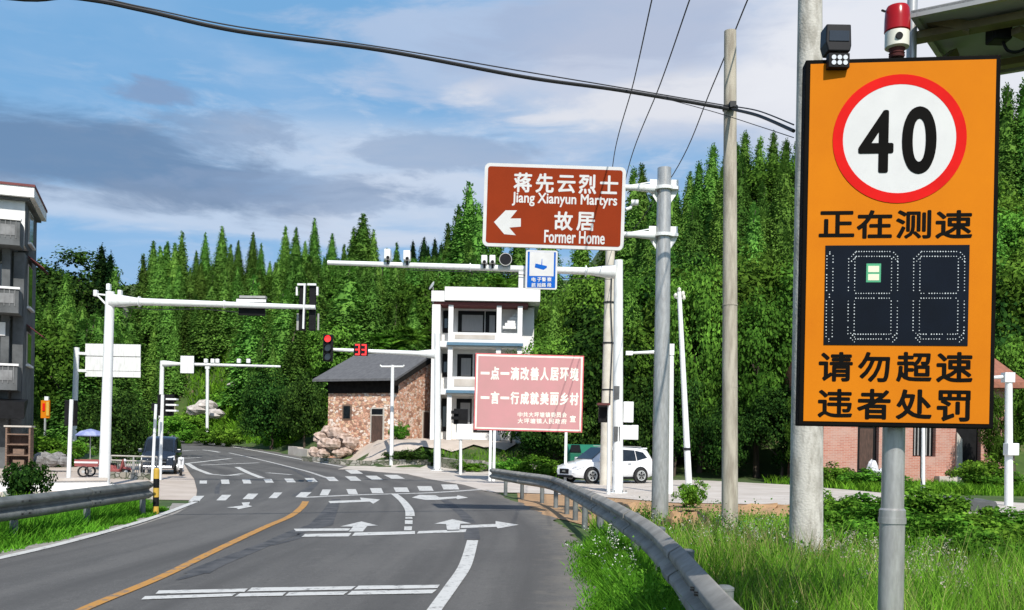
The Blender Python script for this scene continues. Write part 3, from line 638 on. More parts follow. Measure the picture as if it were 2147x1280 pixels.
# ------------------------------------------------------------------ guardrails
def spline(q, sub):
    pts = []
    for i in range(len(q) - 1):
        p0, p1, p2, p3 = q[max(i - 1, 0)], q[i], q[i + 1], q[min(i + 2, len(q) - 1)]
        for k in range(sub):
            t = k / sub; pts.append(0.5 * ((2 * p1) + (p2 - p0) * t + (2 * p0 - 5 * p1 + 4 * p2 - p3) * t * t + (3 * p1 - p0 - 3 * p2 + p3) * t ** 3))
    return pts + [q[-1]]
WPROF = [(0.000, 0.0), (0.012, -0.006), (0.086, -0.052), (0.092, -0.066), (0.092, -0.098), (0.084, -0.110), (0.014, -0.158), (0.010, -0.175), (0.014, -0.192), (0.084, -0.240), (0.092, -0.252), (0.092, -0.284), (0.086, -0.298), (0.012, -0.344), (0.000, -0.350)]
def guardrail(path, ztop, side, label, mt, pstep, closed_end, postr=0.057, ends=None):
    """W-beam on round posts; SIDE = +1 when the traffic is on the left of the path's direction"""
    pts = spline([Vector(p) for p in path], 10)
    root = thing('guardrail', label, 'guardrail', (path[0][0], path[0][1], T(path[0][0], path[0][1])))
    mb = MB(); n = len(WPROF); nrm = []
    for i, p in enumerate(pts):
        d = pts[min(i + 1, len(pts) - 1)] - pts[max(i - 1, 0)]; d.z = 0; d.normalize(); nr = Vector((-d.y, d.x, 0)) * side; nrm.append(nr)
        zb = T(p.x, p.y) + ztop
        for a, b in WPROF: mb.v.append(Vector((p.x, p.y, zb + b)) + nr * a)
    for i in range(len(pts) - 1):
        for k in range(n - 1): mb.f.append((i * n + k, i * n + k + 1, (i + 1) * n + k + 1, (i + 1) * n + k))
    o = mb.build('beam', mt, root, True, True); s = o.modifiers.new('thickness', 'SOLIDIFY'); s.thickness = 0.006; s.offset = 0
    acc = 0.3; post_at = []
    cum = [0.0]
    for i in range(1, len(pts)): cum.append(cum[-1] + (pts[i] - pts[i - 1]).length)
    while acc < cum[-1]:
        i = min(np.searchsorted(cum, acc), len(pts) - 1); post_at.append((pts[i], nrm[i])); acc += pstep
    for p, nr in post_at:
        c_ = p - nr * (postr + 0.02); zg = T(c_.x, c_.y)
        mb = MB().lathe([(postr, -0.3), (postr, ztop - 0.07), (postr * 1.06, ztop - 0.07), (postr * 1.06, ztop - 0.055), (postr * 0.6, ztop - 0.04)], (c_.x, c_.y, zg), 14)
        mb.bar(c_ + Vector((0, 0, zg + ztop - 0.155 - c_.z)) + nr * postr * 0.8, p + Vector((0, 0, zg + ztop - 0.155 - p.z)) + nr * 0.02, 0.12, 0.20)
        mb.build('post', 'railpost', root, True, True)
    for q_, (p, nr) in enumerate(post_at):
        if q_ % 2: continue
        d = nr.cross(Vector((0, 0, 1))); zb = T(p.x, p.y) + ztop; mb = MB()
        for e_ in (-0.20, 0.20):
            for a, b in WPROF: c_ = p + d * e_ + nr * (a + 0.012); mb.v.append(Vector((c_.x, c_.y, zb + b + 0.004)))
        for k in range(n - 1): mb.f.append((k, k + 1, n + k + 1, n + k))
        so_ = mb.build('splice', mt, root, True); md_ = so_.modifiers.new('thickness', 'SOLIDIFY'); md_.thickness = 0.008; md_.offset = 0
    for p, nr in sorted(post_at, key=lambda q: q[0].length)[:4]:
        d = nr.cross(Vector((0, 0, 1))); zb = T(p.x, p.y) + ztop
        for k in (-0.10, 0.10):
            for zz in (-0.074, -0.090, -0.260, -0.276):
                q = p + d * k + nr * 0.108
                MB().bar(Vector((q.x, q.y, zb + zz)) - d * 0.016, Vector((q.x, q.y, zb + zz)) + d * 0.016, 0.020, 0.008).build('bolt', 'black', root, True)
    return root, pts
rail_px = [(1560, 1280), (1480, 1200), (1422, 1141), (1350, 1085), (1250, 1035), (1160, 1000), (1090, 990), (1032, 982)]
rpath = [PZ(u, v, 0.8) for u, v in rail_px]
rpath = [(rpath[0].x - 0.28, -0.5), (rpath[0].x - 0.14, 2.2)] + [(p.x, p.y) for p in rpath]
rpath = [(x, y, 0) for x, y in rpath]
guardrail(rpath, 0.80, 1, 'long grey steel guardrail curving beside the right edge of the road', 'rail', 2.0, True)
lpx = [(0, 1043), (80, 1035), (160, 1026), (240, 1017), (312, 1009)]
lpath = [PZ(u, v, 0.72) for u, v in lpx]; dv = (lpath[0] - lpath[2]) * 0.5
lpath = [tuple((lpath[0] + dv * k).to_2d()) + (0,) for k in (2, 1)] + [(p.x, p.y, 0) for p in lpath]
_, lpts = guardrail(lpath, 0.72, -1, 'weathered double-ridged guardrail above the grass strip on the left verge', 'railold', 2.6, True)
e = lpts[-1]
po = thing('marker_post', 'short post banded in yellow and black at the end of the left guardrail', 'bollard', (e.x + 0.06, e.y + 0.25, T(e.x, e.y)))
for i in range(5): MB().lathe([(0.06, 0.19 * i), (0.06, 0.19 * i + 0.19)] + ([(0.035, 0.98)] if i == 4 else []), (0, 0, 0), 14).build('band', 'yellow' if i % 2 == 0 else 'black', po, smooth=True)

# ------------------------------------------------------------------ speed display sign, nearest thing in the picture
YS = 4.9
SPX = [(1683, 131), (2090, 120), (2083, 900), (1676, 893)]
fr, W_, H_, loc = board(SPX, YS + 0.057, YS - 0.057)
pb = P(1873, 960, YS + 0.13); base = (pb.x, pb.y, T(pb.x, pb.y))
ss = thing('speed_display_sign', 'large orange speed board with red ringed 40 and black lettering on grey pole', 'road sign', base)
MB(fr).box(-W_ / 2, W_ / 2, -0.03, 0.07, -H_ / 2, H_ / 2).build('case', 'ink', ss, True, bevel=0.006)
fw = 0.024
MB(fr).box(-W_ / 2 + fw, W_ / 2 - fw, -0.034, -0.0301, -H_ / 2 + fw, H_ / 2 - fw).build('face', 'orange', ss, True)
cx_, cz_ = loc(1881, 296); rx_ = 139.5 / 407 * W_; ri_ = 118 / 407 * W_
sg = MB(fr).ring(cx_, cz_, ri_, rx_, -0.0375, -0.0342).build('red_ring', 'red', ss, True)
MB(fr).disc(cx_, cz_, ri_ + 0.001, -0.0365, -0.0342, 64).build('white_disc', 'signwhite', ss, True)
def tx(mb, body, u0, v0, u1, v1, y, bold):
    a = loc(u0, v1); b = loc(u1, v0); mb.text(body, a[0], b[0], a[1], b[1], y, bold)
mb = MB(fr); tx(mb, '4', 1795, 236, 1870, 368, -0.0385, 0.022); tx(mb, '0', 1886, 228, 1959, 370, -0.0385, 0.028)
mb.build('numerals', 'ink', ss, True)
for body, ln in (('正在测速', [(1714, 1790, 446, 501), (1794, 1869, 444, 504), (1876, 1950, 444, 504), (1958, 2035, 444, 504)]), ('请勿超速', [(1717, 1790, 740, 801), (1800, 1868, 740, 802), (1880, 1955, 740, 802), (1963, 2039, 740, 803)]), ('违者处罚', [(1716, 1790, 817, 876), (1799, 1870, 817, 880), (1880, 1956, 818, 880), (1965, 2035, 820, 884)])):
    mb = MB(fr)
    for ch, (a, b, c_, d) in zip(body, ln): tx(mb, ch, a, c_, b, d, -0.0350, 0.028)
    mb.build('lettering', 'ink', ss, True)
a = loc(1727, 725); b = loc(2029, 517)
MB(fr).box(a[0], b[0], -0.0375, -0.0342, a[1], b[1]).build('display_window', 'ledglass', ss, True)
mb = MB(fr); rgd = random.Random(3)
def dots(u0, v0, u1, v1, n):
    for i in range(n):
        t = i / (n - 1); x, z = loc(u0 + (u1 - u0) * t, v0 + (v1 - v0) * t)
        if rgd.random() < 0.95: mb.disc(x, z, 0.0031 * rgd.uniform(0.7, 1.15), -0.0385, -0.0374, 6)
for du in (0, 13): dots(1732 + du, 540, 1732 + du, 612, 12); dots(1732 + du, 634, 1732 + du, 708, 12)
for ua, ub in ((1778, 1874), (1914, 2012)):
    for du in (0, 13):
        for us in (ua, ub - 6): dots(us + du, 546, us + du, 612, 11); dots(us + du, 634, us + du, 702, 11)
    for v in (531, 541, 618, 628, 703, 713): dots(ua + 16, v, ub - 10, v, 14)
    for s in (0, 10): dots(ua + 6, 541 + s, ua + 14, 533 + s, 3); dots(ub + 6, 541 + s, ub - 2, 533 + s, 3); dots(ua + 6, 701 + s, ua + 14, 709 + s, 3); dots(ub + 6, 701 + s, ub - 2, 709 + s, 3)
dots(1738, 532, 1738, 536, 2); dots(1738, 620, 1738, 626, 2); dots(1738, 713, 1738, 718, 2)
tag(mb.build('dots', 'leddot', ss, True), kind='stuff')
a = loc(1815, 595); b = loc(1846, 556); M['chip'] = mat('green_circuit_board', (0.05, 0.33, 0.16), rough=0.5); M['chipin'] = mat('pale_diode', (0.72, 0.78, 0.52), rough=0.4)
MB(fr).box(a[0], b[0], -0.0392, -0.0374, a[1], b[1]).build('circuit_board', 'chip', ss, True)
mb = MB(fr)
for v0, v1 in ((561, 574), (578, 591)):
    a = loc(1819, v1); b = loc(1842, v0); mb.box(a[0], b[0], -0.0402, -0.0391, a[1], b[1])
mb.build('diode', 'chipin', ss, True)
# pole with its joint, bracket behind the case
zt = fr(0, 0, -H_ / 2 + 0.0).z
px_, py_ = pb.x, pb.y
mb = MB().lathe([(0.064, -0.3), (0.064, 1.22), (0.070, 1.22), (0.070, 1.25), (0.0665, 1.25), (0.0665, 1.29), (0.057, 1.30), (0.056, zt + 0.3), (0.056, zt + 1.75)], (px_, py_, base[2]), 32)
mb.build('pole', 'galv', ss, True, True)
for zz in (0.5, 1.3): MB().box(px_ - 0.16, px_ + 0.16, py_ - 0.075, py_ + 0.075, zt + zz, zt + zz + 0.08).build('bracket', 'blackmetal', ss, True)
# mast up to the solar panel
ms = P(1912, 60, 5.12)
MB().tube([(ms.x, ms.y, zt + 1.5), (ms.x, ms.y, 4.1)], 0.026, 14).build('mast', 'galv', ss, True, True)

# solar panel seen from below
C0 = PZ(2000, 166, 3.85); e1 = Vector((-0.6, -0.8, 0.03)).normalized(); e2 = Vector((0.8, -0.6, -0.04)).normalized()
SP = thing('solar_panel', 'grey backed solar panel tilted on a mast above the speed display board', 'solar panel', (C0.x, C0.y, C0.z))
fs_ = Frame(C0, e2, e2.cross(e1) * -1 if False else Vector((0, 0, 1)))
def slab(a0, a1, b0, b1, t0, t1, nm, mt):
    mb = MB(); up = e2.cross(e1); up = up if up.z > 0 else -up
    pts = [C0 + e1 * a + e2 * b + up * t for t in (t0, t1) for a, b in ((a0, b0), (a1, b0), (a1, b1), (a0, b1))]
    mb.add(pts, [(0, 3, 2, 1), (4, 5, 6, 7), (0, 1, 5, 4), (1, 2, 6, 5), (2, 3, 7, 6), (3, 0, 4, 7)]); return mb.build(nm, mt, SP, True)
L1, L2 = 0.98, 1.5
slab(0, L1, 0, L2, 0.0, 0.012, 'backsheet', 'solarback')
mb = MB()
for q in ((0, L1, 0, 0.03), (0, L1, L2 - 0.03, L2), (0, 0.03, 0.031, L2 - 0.031), (L1 - 0.03, L1, 0.031, L2 - 0.031)): slab(*q, -0.022, 0.016, 'rim', 'slat')
pA = C0 + e1 * 0.80; slab(0.73, 0.81, -0.06, L2, -0.062, -0.023, 'beam', 'solarbar'); slab(0.18, 0.24, 0.0, L2, -0.062, -0.023, 'beam', 'solarbar')
q0 = C0 + e1 * 0.72 + e2 * 0.45; q1 = C0 + e1 * 0.05 + e2 * 0.75
MB().bar(q0 - Vector((0, 0, 0.08)), q1 - Vector((0, 0, 0.08)), 0.05, 0.035).build('beam', 'solarbar', SP, True)
MB().bar(Vector((ms.x, ms.y, 3.55)), C0 + e1 * 0.45 + e2 * 0.10 - Vector((0, 0, 0.03)), 0.045, 0.045).bar(Vector((ms.x, ms.y, 3.93)), C0 + e1 * 0.78 + e2 * 0.25 - Vector((0, 0, 0.05)), 0.05, 0.05).build('strut', 'solarbar', SP, True)
lbp = C0 + e1 * 0.22 + e2 * 0.10; MB().box(lbp.x - 0.05, lbp.x + 0.05, lbp.y - 0.02, lbp.y + 0.02, lbp.z - 0.05, lbp.z - 0.012).build('terminal_cover', 'orange', SP, True)
jb = C0 + e1 * 0.66 + e2 * 0.36
MB().box(jb.x - 0.05, jb.x + 0.05, jb.y - 0.05, jb.y + 0.05, jb.z - 0.10, jb.z - 0.005).build('junction_box', 'black', SP, True, bevel=0.01)
cp = [jb + Vector((0.02, 0, -0.09)), jb + Vector((0.05, -0.01, -0.15)), jb + Vector((0.12, -0.03, -0.145)), jb + Vector((0.2, -0.08, -0.05)), jb + Vector((0.3, -0.15, 0.0))]
MB().tube(spline(cp, 6), 0.008, 8).build('cable', 'black', SP, True, True)
# thing on the sign's top edge: beacon, flash lamp
bb = P(1880, 122, YS + 0.02)
bc = thing('warning_beacon', 'red and white warning beacon standing on top of the orange speed board', 'beacon', (bb.x, bb.y, bb.z))
MB().lathe([(0.058, 0.130), (0.064, 0.136), (0.063, 0.20), (0.060, 0.245), (0.052, 0.262), (0.025, 0.268)], (0, 0, 0), 28).build('dome', 'beacon', bc, smooth=True)
hb = MB().lathe([(0.050, 0.046), (0.060, 0.052), (0.060, 0.129)], (0, 0, 0), 28).build('housing', 'ivory', bc, smooth=True)
MB().lathe([(0.036, 0.0), (0.040, 0.010), (0.034, 0.014), (0.040, 0.022), (0.034, 0.028), (0.042, 0.045)], (0, 0, 0), 20).build('mount', 'rust', bc, smooth=True)
MB().prism([(-0.012 + 0.018 * math.cos(t * math.pi / 8), 0.09 + 0.018 * math.sin(t * math.pi / 8)) for t in range(16)], -0.064, -0.055).build('speaker_hole', 'black', hb)
MB().bar((-0.063, 0, 0.238), (-0.085, -0.01, 0.240), 0.008, 0.008).build('wire', 'black', bc)
fl = P(1755, 128, YS - 0.005)
fl_o = thing('flash_lamp', 'black flash lamp with six white diodes over the orange board top edge', 'camera flash', (fl.x, fl.y, fl.z))
k_ = (YS - 0.005) / 2000
def flb(u0, v0, u1, v1): return ((u0 - 1755) * k_, (u1 - 1755) * k_, -(v1 - 128) * k_, -(v0 - 128) * k_)
x0, x1, z0, z1 = flb(1728, 56, 1781, 112)
MB().prism([(x0 + 0.012, z0), (x1 - 0.006, z0), (x1, z0 + 0.03), (x1 - 0.004, z1), (x0, z1), (x0 - 0.002, z0 + 0.045)], -0.03, 0.07).build('lamp_head', 'blackmetal', fl_o, bevel=0.006)
MB().box(x0 + 0.014, x1 - 0.014, -0.034, -0.0302, z0 + 0.05, z1 - 0.035).build('lamp_glass', 'glass', fl_o)
x0, x1, z0, z1 = flb(1733, 117, 1777, 147); MB().box(x0, x1, -0.035, 0.01, z0, z1).build('diode_box', 'black', fl_o, bevel=0.003)
mb = MB()
for i in range(3):
    for j in range(2): mb.disc((1743.5 + i * 12 - 1755) * k_, (128 - 126.5 - j * 11) * k_, 0.0118, -0.039, -0.0352, 16)
mb.build('diode', 'lens', fl_o)
MB().box(-0.014, 0.014, 0.011, 0.10, -0.01, 0.03).build('clamp', 'rust', fl_o)

# ------------------------------------------------------------------ brown tourist sign
YB = 17.7
BPX = [(1017, 343), (1313, 350), (1307, 527), (1011, 515)]
fr, W_, H_, loc = board(BPX, YB)
gb = P(1381, 1085, 18.0); bz = T(gb.x, gb.y); tp = P(1393, 353, 18.0)
wv_ = 1.0
bs = thing('tourist_sign', 'brown guide sign with white lettering and left arrow on a grey pole', 'road sign', (gb.x, gb.y, bz))
MB(fr).prism(rrect(-W_ / 2, W_ / 2, -H_ / 2, H_ / 2, 0.10), 0.0, 0.05).build('panel', 'galv', bs, True)
MB(fr).prism(rrect(-W_ / 2, W_ / 2, -H_ / 2, H_ / 2, 0.10), -0.004, -0.0005).build('border', 'signwhite', bs, True)
bw = 0.062
MB(fr).prism(rrect(-W_ / 2 + bw, W_ / 2 - bw, -H_ / 2 + bw, H_ / 2 - bw, 0.05), -0.008, -0.0045).build('face', 'brown', bs, True)
def z6(x, y): return (980 + x / 4.128, 320 + y / 4.128)
mb = MB(fr)
def bt(body, x0, y0, x1, y1, bold):
    a = loc(*z6(x0, y1)); b = loc(*z6(x1, y0)); mb.text(body, a[0], b[0], a[1], b[1], -0.0095, bold)
for ch, q in zip('蒋先云烈士', ((398, 180, 562, 345), (588, 185, 752, 350), (775, 200, 938, 350), (960, 192, 1120, 358), (1145, 200, 1308, 358))): bt(ch, *q, 0.026)
mb.build('lettering', 'signwhite', bs, True); mb = MB(fr)
bt('Jiang Xianyun Martyrs', 384, 370, 1298, 462, 0.02)
mb.build('lettering', 'signwhite', bs, True); mb = MB(fr)
for ch, q in zip('故居', ((748, 515, 915, 675), (940, 520, 1105, 678))): bt(ch, *q, 0.026)
mb.build('lettering', 'signwhite', bs, True); mb = MB(fr)
bt('Former Home', 662, 690, 1190, 782, 0.022)
mb.build('lettering', 'signwhite', bs, True)
MB(fr).prism([loc(*z6(*p)) for p in ((230, 602), (318, 706), (418, 716), (362, 650), (462, 642), (462, 572), (372, 572), (430, 502), (330, 502))], -0.0095, -0.0084).build('arrow', 'signwhite', bs, True)
MB().tube([(gb.x, gb.y, bz - 0.3), (gb.x + 0.02, gb.y, bz + 0.4), tuple(tp)], [0.168, 0.160, 0.128], 28).build('pole', 'galv', bs, True, True)
MB().lathe([(0.30, 0.0), (0.30, 0.03), (0.17, 0.03)], (gb.x, gb.y, bz + 0.005), 20).build('base_plate', 'galv', bs, True)
for v, vl in ((396, 393), (494, 492)):
    a = P(1313, vl, 17.86); b = P(1372, v, 17.9)
    MB().tube([a - Vector((2.2, 0, 0)), a + (b - a) * 0.3, b], [0.05, 0.055, 0.085], 14).build('arm', 'white', bs, True, True); MB().bar(a + Vector((0, 0, 0.02)), b + Vector((-0.02, 0, 0.13)), 0.02, 0.02).build('stay', 'white', bs, True)
    pc = P(1393 - (v - 353) * 0.018, v, 18.0)
    cl = MB().lathe([(0.19, -0.03), (0.19, 0.03)], tuple(pc), 20)
    for sx in (-1, 1):
        xa, xb = sorted((pc.x + sx * 0.135, pc.x + sx * 0.27)); cl.box(xa, xb, pc.y - 0.10, pc.y + 0.10, pc.z - 0.028, pc.z + 0.028)
        cl.box(xa, xb, pc.y - 0.012, pc.y + 0.012, pc.z + 0.03, pc.z + 0.17)
        q_ = [(pc.x + sx * 0.135, pc.z - 0.03), (pc.x + sx * 0.27, pc.z - 0.03), (pc.x + sx * 0.24, pc.z - 0.10), (pc.x + sx * 0.135, pc.z - 0.26)]
        if sx > 0: q_ = q_[::-1]
        cl.prism(q_, pc.y - 0.012, pc.y + 0.012)
    cl.build('clamp', 'white', bs, True)
cm_ = P(1330, 426, 17.9); MB().tube([P(1312, 440, 17.86), P(1322, 436, 17.9), P(1328, 424, 17.9)], [0.03, 0.03, 0.02], 8).build('bracket', 'white', bs, True, True); MB().tube([cm_ - Vector((0.06, 0.02, 0)), cm_ + Vector((0.07, -0.03, 0.0))], 0.055, 14).build('camera', 'white', bs, True, True)
# ------------------------------------------------------------------ utility poles
def pole(name, label, cat, u0, v0, u1, v1, Y, w0, w1, mt, group=None, top=True):
    """round tapered pole from its photographed foot (u1, v1) to its top (u0, v0); widths in photograph pixels"""
    a = P(u0, v0, Y); b = P(u1, v1, Y); zg = T(b.x, b.y); k = Y / F; d = (a - b); foot = b + d * ((zg - b.z) / d.z) if abs(d.z) > 0.01 else b
    r1 = w1 * k / 2; r0 = w0 * k / 2; rf = r1 + (r1 - r0) * (foot - b).length / max(d.length, 0.1)
    t = thing(name, label, cat, tuple(foot), group=group)
    n = 8; pts = [foot - d.normalized() * 0.3] + [foot + (a - foot) * (i / n) for i in range(n + 1)]
    MB().tube(pts, [rf] + [rf + (r0 - rf) * (i / n) for i in range(n + 1)], 24).build('shaft', mt, t, True, True)
    return t, foot, a
up, uf, ua = pole('utility_pole', 'thick pale concrete utility pole rising behind the orange speed board', 'utility pole', 1700, -180, 1690, 1130, 12.0, 46, 69, 'concrete_pole')
MB().lathe([(0.205, 0.0), (0.205, 0.10)], (uf.x, uf.y, P(1690, 775, 12).z), 20).lathe([(0.205, 0.0), (0.205, 0.035)], (uf.x, uf.y, P(1690, 745, 12).z), 20).build('strap', 'cable', up, True)
u2, u2f, u2a = pole('utility_pole', 'slim tan concrete utility pole carrying the thick overhead cable', 'utility pole', 1531, 66, 1530, 1080, 16.0, 25, 34, 'concrete_thin')
for vv in (640, 812, 905): q_ = P(1530.5, vv, 16.0); MB().lathe([(0.128, -0.012), (0.128, 0.012)], tuple(q_), 20).build('joint_ring', 'concrete_thin', u2, True)
cq = P(1531, 228, 16.0); MB().lathe([(0.13, -0.03), (0.13, 0.03)], tuple(cq), 16).box(cq.x - 0.05, cq.x + 0.05, cq.y - 0.22, cq.y - 0.1, cq.z - 0.05, cq.z + 0.05).build('clamp', 'cable', u2, True)
u3, u3f, u3a = pole('utility_pole', 'beige concrete utility pole standing beside the white camera gantry post', 'utility pole', 1280, 500, 1270, 1014, 38.4, 19, 26, mat('beige_concrete', (0.66, 0.61, 0.52), (0.52, 0.47, 0.39), rough=0.9, scale=2))
for vv in (560, 635, 720, 818): q_ = P(1280 - (vv - 500) * 0.02, vv, 38.4); MB().lathe([(0.235, -0.03), (0.235, 0.03)], tuple(q_), 16).build('strap', 'cable', u3, True)
MB().tube([P(1283, 560, 38.1), P(1281, 640, 38.1), P(1284, 720, 38.1), P(1279, 830, 38.1), P(1277, 960, 38.1)], 0.022, 6).build('service_cable', 'cable', u3, True)
u4, u4f, u4a = pole('utility_pole', 'thin white utility pole leaning slightly at the edge of the side road', 'utility pole', 1424, 612, 1444, 1012, 38.0, 9, 14, 'white')
for iu, iv in ((1416, 620), (1424, 608), (1432, 616), (1434, 624)): MB().rock(tuple(P(iu, iv, 37.95)), 0.07, 0.07, 0.10, iu).build('insulator', 'ivory', u4, True, True)
MB().bar(P(1414, 625, 38), P(1437, 627, 38), 0.05, 0.05).build('crossarm', 'galv', u4, True)
MB().lathe([(0.15, -0.05), (0.15, 0.05)], tuple(P(1440, 942, 38)), 12).build('strap', 'cable', u4, True)
# cables
def cable(name, label, pts, r, n=6, sub=10, mt='cable'):
    q = spline([Vector(p) for p in pts], sub); o0 = q[0]
    return tag(MB().tube(q, r, n).build(name, mt, None, smooth=True, origin=tuple(o0)), label, 'cable')
cab = [(-200, -42, 11.6), (160, -4, 12.2), (300, 22, 12.5), (500, 66, 13.0), (800, 106, 13.8), (1100, 162, 14.7), (1300, 190, 15.3), (1529, 229, 15.86)]
bundle = cable('overhead_cable', 'thick black cable bundle sagging across the whole sky to the tan pole', [Vector((-30, 6.0, 9.6)), Vector((-16, 9.2, 8.1))] + [P(*q) for q in cab], 0.030, 8)
MB().tube([p - Vector(bundle.location) for p in spline([P(u, v - 6 - 7 * math.sin(math.pi * min(1, max(0, (u - 100) / 1400.0))) * (0.5 + 0.5 * math.sin(u * 0.013)), Y) for u, v, Y in cab], 12)], 0.010, 6).build('messenger_wire', 'cable', bundle)
cable('overhead_cable', 'black cable pair from the tan pole down to the thick concrete pole, lower strand', [P(1533, 229, 15.86), P(1590, 243, 14.3), P(1664, 275, 12.1)], 0.024, 8)
cable('overhead_cable', 'upper thin black strand from the tan pole to the thick concrete pole', [P(1533, 223, 15.9), P(1590, 233, 14.3), P(1664, 262, 12.1)], 0.010)
cable('overhead_cable', 'fine wire running below the thick cable from mid sky to the concrete pole', [P(1390, 206, 15.4), P(1500, 236, 15.0), P(1600, 268, 13.8), P(1664, 289, 12.1)], 0.006)
ct = u3a
for i, (ut, ul, vl, lb) in enumerate(((1368, 1285, 345, 'left of three steep power lines meeting the beige pole behind the brown sign'), (1448, 1318, 350, 'middle of three steep power lines meeting the beige pole behind the brown sign'), (1570, 1412, 365, 'right of three steep power lines, passing beside the top of the tan pole'))):
    m_ = P((ut + ul) / 2 + 2, vl / 2, 21); cable('power_line', lb, [P(ut, -6, 16.5) + (P(ut + (ut - ul) * 0.3, -110, 14.5) - P(ut, -6, 16.5)) * 3.5, P(ut + (ut - ul) * 0.3, -110, 14.5), P(ut, -6, 16.5), m_, P(ul, vl, 28), Vector((ct.x + 0.1 * i, ct.y, ct.z - 0.12 - 0.25 * i))], 0.013, 6)

# ------------------------------------------------------------------ traffic light gantries, camera gantry and roadside posts
def flange(mb, p, d, r0, r1, L_):
    """the flared root of an arm at P going along D"""
    d = Vector(d).normalized(); mb.tube([p, p + d * L_ * 0.35, p + d * L_], [r0, r0 * 0.9, r1], 14)
def signal_head(root, c, ex, facing, w_, h_, aspects, lit=None, horizontal=False, depth=0.16):
    """housing with hoods; FACING = -1 lamps toward the camera"""
    f2 = Frame(c, ex, (0, 0, 1)); hd = MB(f2).box(-w_ / 2, w_ / 2, -depth / 2, depth / 2, -h_ / 2, h_ / 2).build('signal_head', 'black', root, True, bevel=0.012)
    n = aspects
    for i in range(n):
        x, z = ((i - (n - 1) / 2) * w_ / n, 0) if horizontal else (0, ((n - 1) / 2 - i) * h_ / n)
        r = min(w_, h_) * 0.36; y = facing * depth / 2
        MB(f2).disc(x, z, r, min(y, y + facing * 0.012), max(y, y + facing * 0.012), 20).build('lamp', 'redlamp' if lit == i else 'glass', hd, True)
        MB(f2).ring(x, z, r, r * 1.15, min(y, y + facing * 0.14), max(y, y + facing * 0.14), 20).build('hood', 'black', hd, True)
    return hd
# left gantry (its signals face the other way)
def gantry(label, foot_px, top_px, arm_px0, arm_px1, Y, wpx, Ya=None):
    a = P(*top_px, Y); b = P(*foot_px, Y); zg = T(b.x, b.y); foot = Vector((b.x, b.y, zg)); k = Y / F
    t = thing('signal_gantry', label, 'traffic light', tuple(foot)); r = wpx * k / 2
    MB().tube([foot - Vector((0, 0, 0.2)), foot, a], [r * 1.2, r * 1.2, r * 0.95], 20).build('post', 'white', t, True, True)
    p0 = P(*arm_px0, Y); p1 = P(*arm_px1, Ya or Y); mb = MB().tube([p0, p1], [r * 0.85, r * 0.5], 16); flange(mb, p0, p1 - p0, r * 1.5, r * 0.8, 0.9)
    mb.build('arm', 'white', t, True, True)
    MB().lathe([(r * 2.2, 0.0), (r * 2.2, 0.04), (r * 1.2, 0.04)], tuple(foot + Vector((0, 0, 0.02))), 16).build('base_plate', 'white', t, True)
    return t, foot, a, p0, p1
g1, f1, a1, p0, p1 = gantry('white signal gantry with black signal backs reaching over the road from the left pavement', (218, 1024), (231, 612), (232, 631), (661, 645), 31.0, 19)
k31 = 31.0 / F
def gbox(root, u0, v0, u1, v1, Y, dep, nm, mt, dy=0.0, bev=0.0):
    a = P(u0, v1, Y); b = P(u1, v0, Y); return MB().box(a.x, b.x, Y + dy - dep / 2, Y + dy + dep / 2, a.z, b.z).build(nm, mt, root, True, bevel=bev)
for u in (624, 645):
    hd = gbox(g1, u, 597, u + 15, 692, 31, 0.18, 'signal_head', 'black', 0.22, 0.02)
    MB().box(P(u, 597, 31).x - 0.02, P(u, 597, 31).x + 0.26, 31.05, 31.125, P(u, 598, 31).z, P(u, 594, 31).z).build('cap', 'white', hd, True)
gbox(g1, 618, 600, 622, 618, 31, 0.1, 'clip', 'white', 0.2); gbox(g1, 661, 600, 665, 618, 31, 0.1, 'clip', 'white', 0.2)
gbox(g1, 617, 655, 622, 690, 31, 0.05, 'back_board', 'slat', 0.34); gbox(g1, 661, 655, 665, 690, 31, 0.05, 'back_board', 'slat', 0.34)
MB().bar(P(639, 596, 30.9), P(636, 690, 30.9), 0.09, 0.05).build('bracket', 'white', g1, True)
gbox(g1, 497, 624, 553, 660, 31, 0.14, 'countdown_box', 'black', 0.2, 0.02); gbox(g1, 495, 628, 557, 633, 31, 0.06, 'bracket', 'white', 0.05)
gbox(g1, 500, 620, 555, 624, 31, 0.22, 'visor', 'slat', 0.2)
mb = MB().bar(P(231, 620, 31), P(204, 617, 31), 0.05, 0.05).bar(P(224, 640, 31), P(205, 620, 31), 0.05, 0.05); mb.build('stay', 'white', g1, True)
for nm, u, v in (('camera', 201, 616), ('camera', 252, 616), ('camera', 228, 603)): gbox(g1, u - 4, v - 7, u + 4, v + 6, 31, 0.16, nm, 'white', 0, 0.02)
MB().bar(P(228, 614, 31), P(228, 595, 31), 0.05, 0.05).build('finial', 'white', g1, True)
def foot_bolts(root, foot, r):
    for i in range(6): a = i * math.pi / 3; MB().lathe([(0.018, 0.0), (0.018, 0.07)], (foot.x + r * math.cos(a), foot.y + r * math.sin(a), foot.z + 0.06), 6).build('anchor_bolt', 'railpost', root, True)
def arm_bolts(root, p, d, r):
    d = Vector(d).normalized(); ring_ = MB().tube([p + d * 0.02, p + d * 0.06], [r, r], 16); ring_.build('flange', 'white', root, True, True)
foot_bolts(g1, f1, 0.28); arm_bolts(g1, p0 + (p1 - p0).normalized() * 0.9, p1 - p0, 0.17); arm_bolts(g1, p0 + (p1 - p0) * 0.55, p1 - p0, 0.13)
MB().tube([P(240, 644, 30.9), P(330, 650, 30.9), P(420, 648, 30.9), P(500, 655, 30.9)], 0.014, 6).build('signal_cable', 'cable', g1, True)
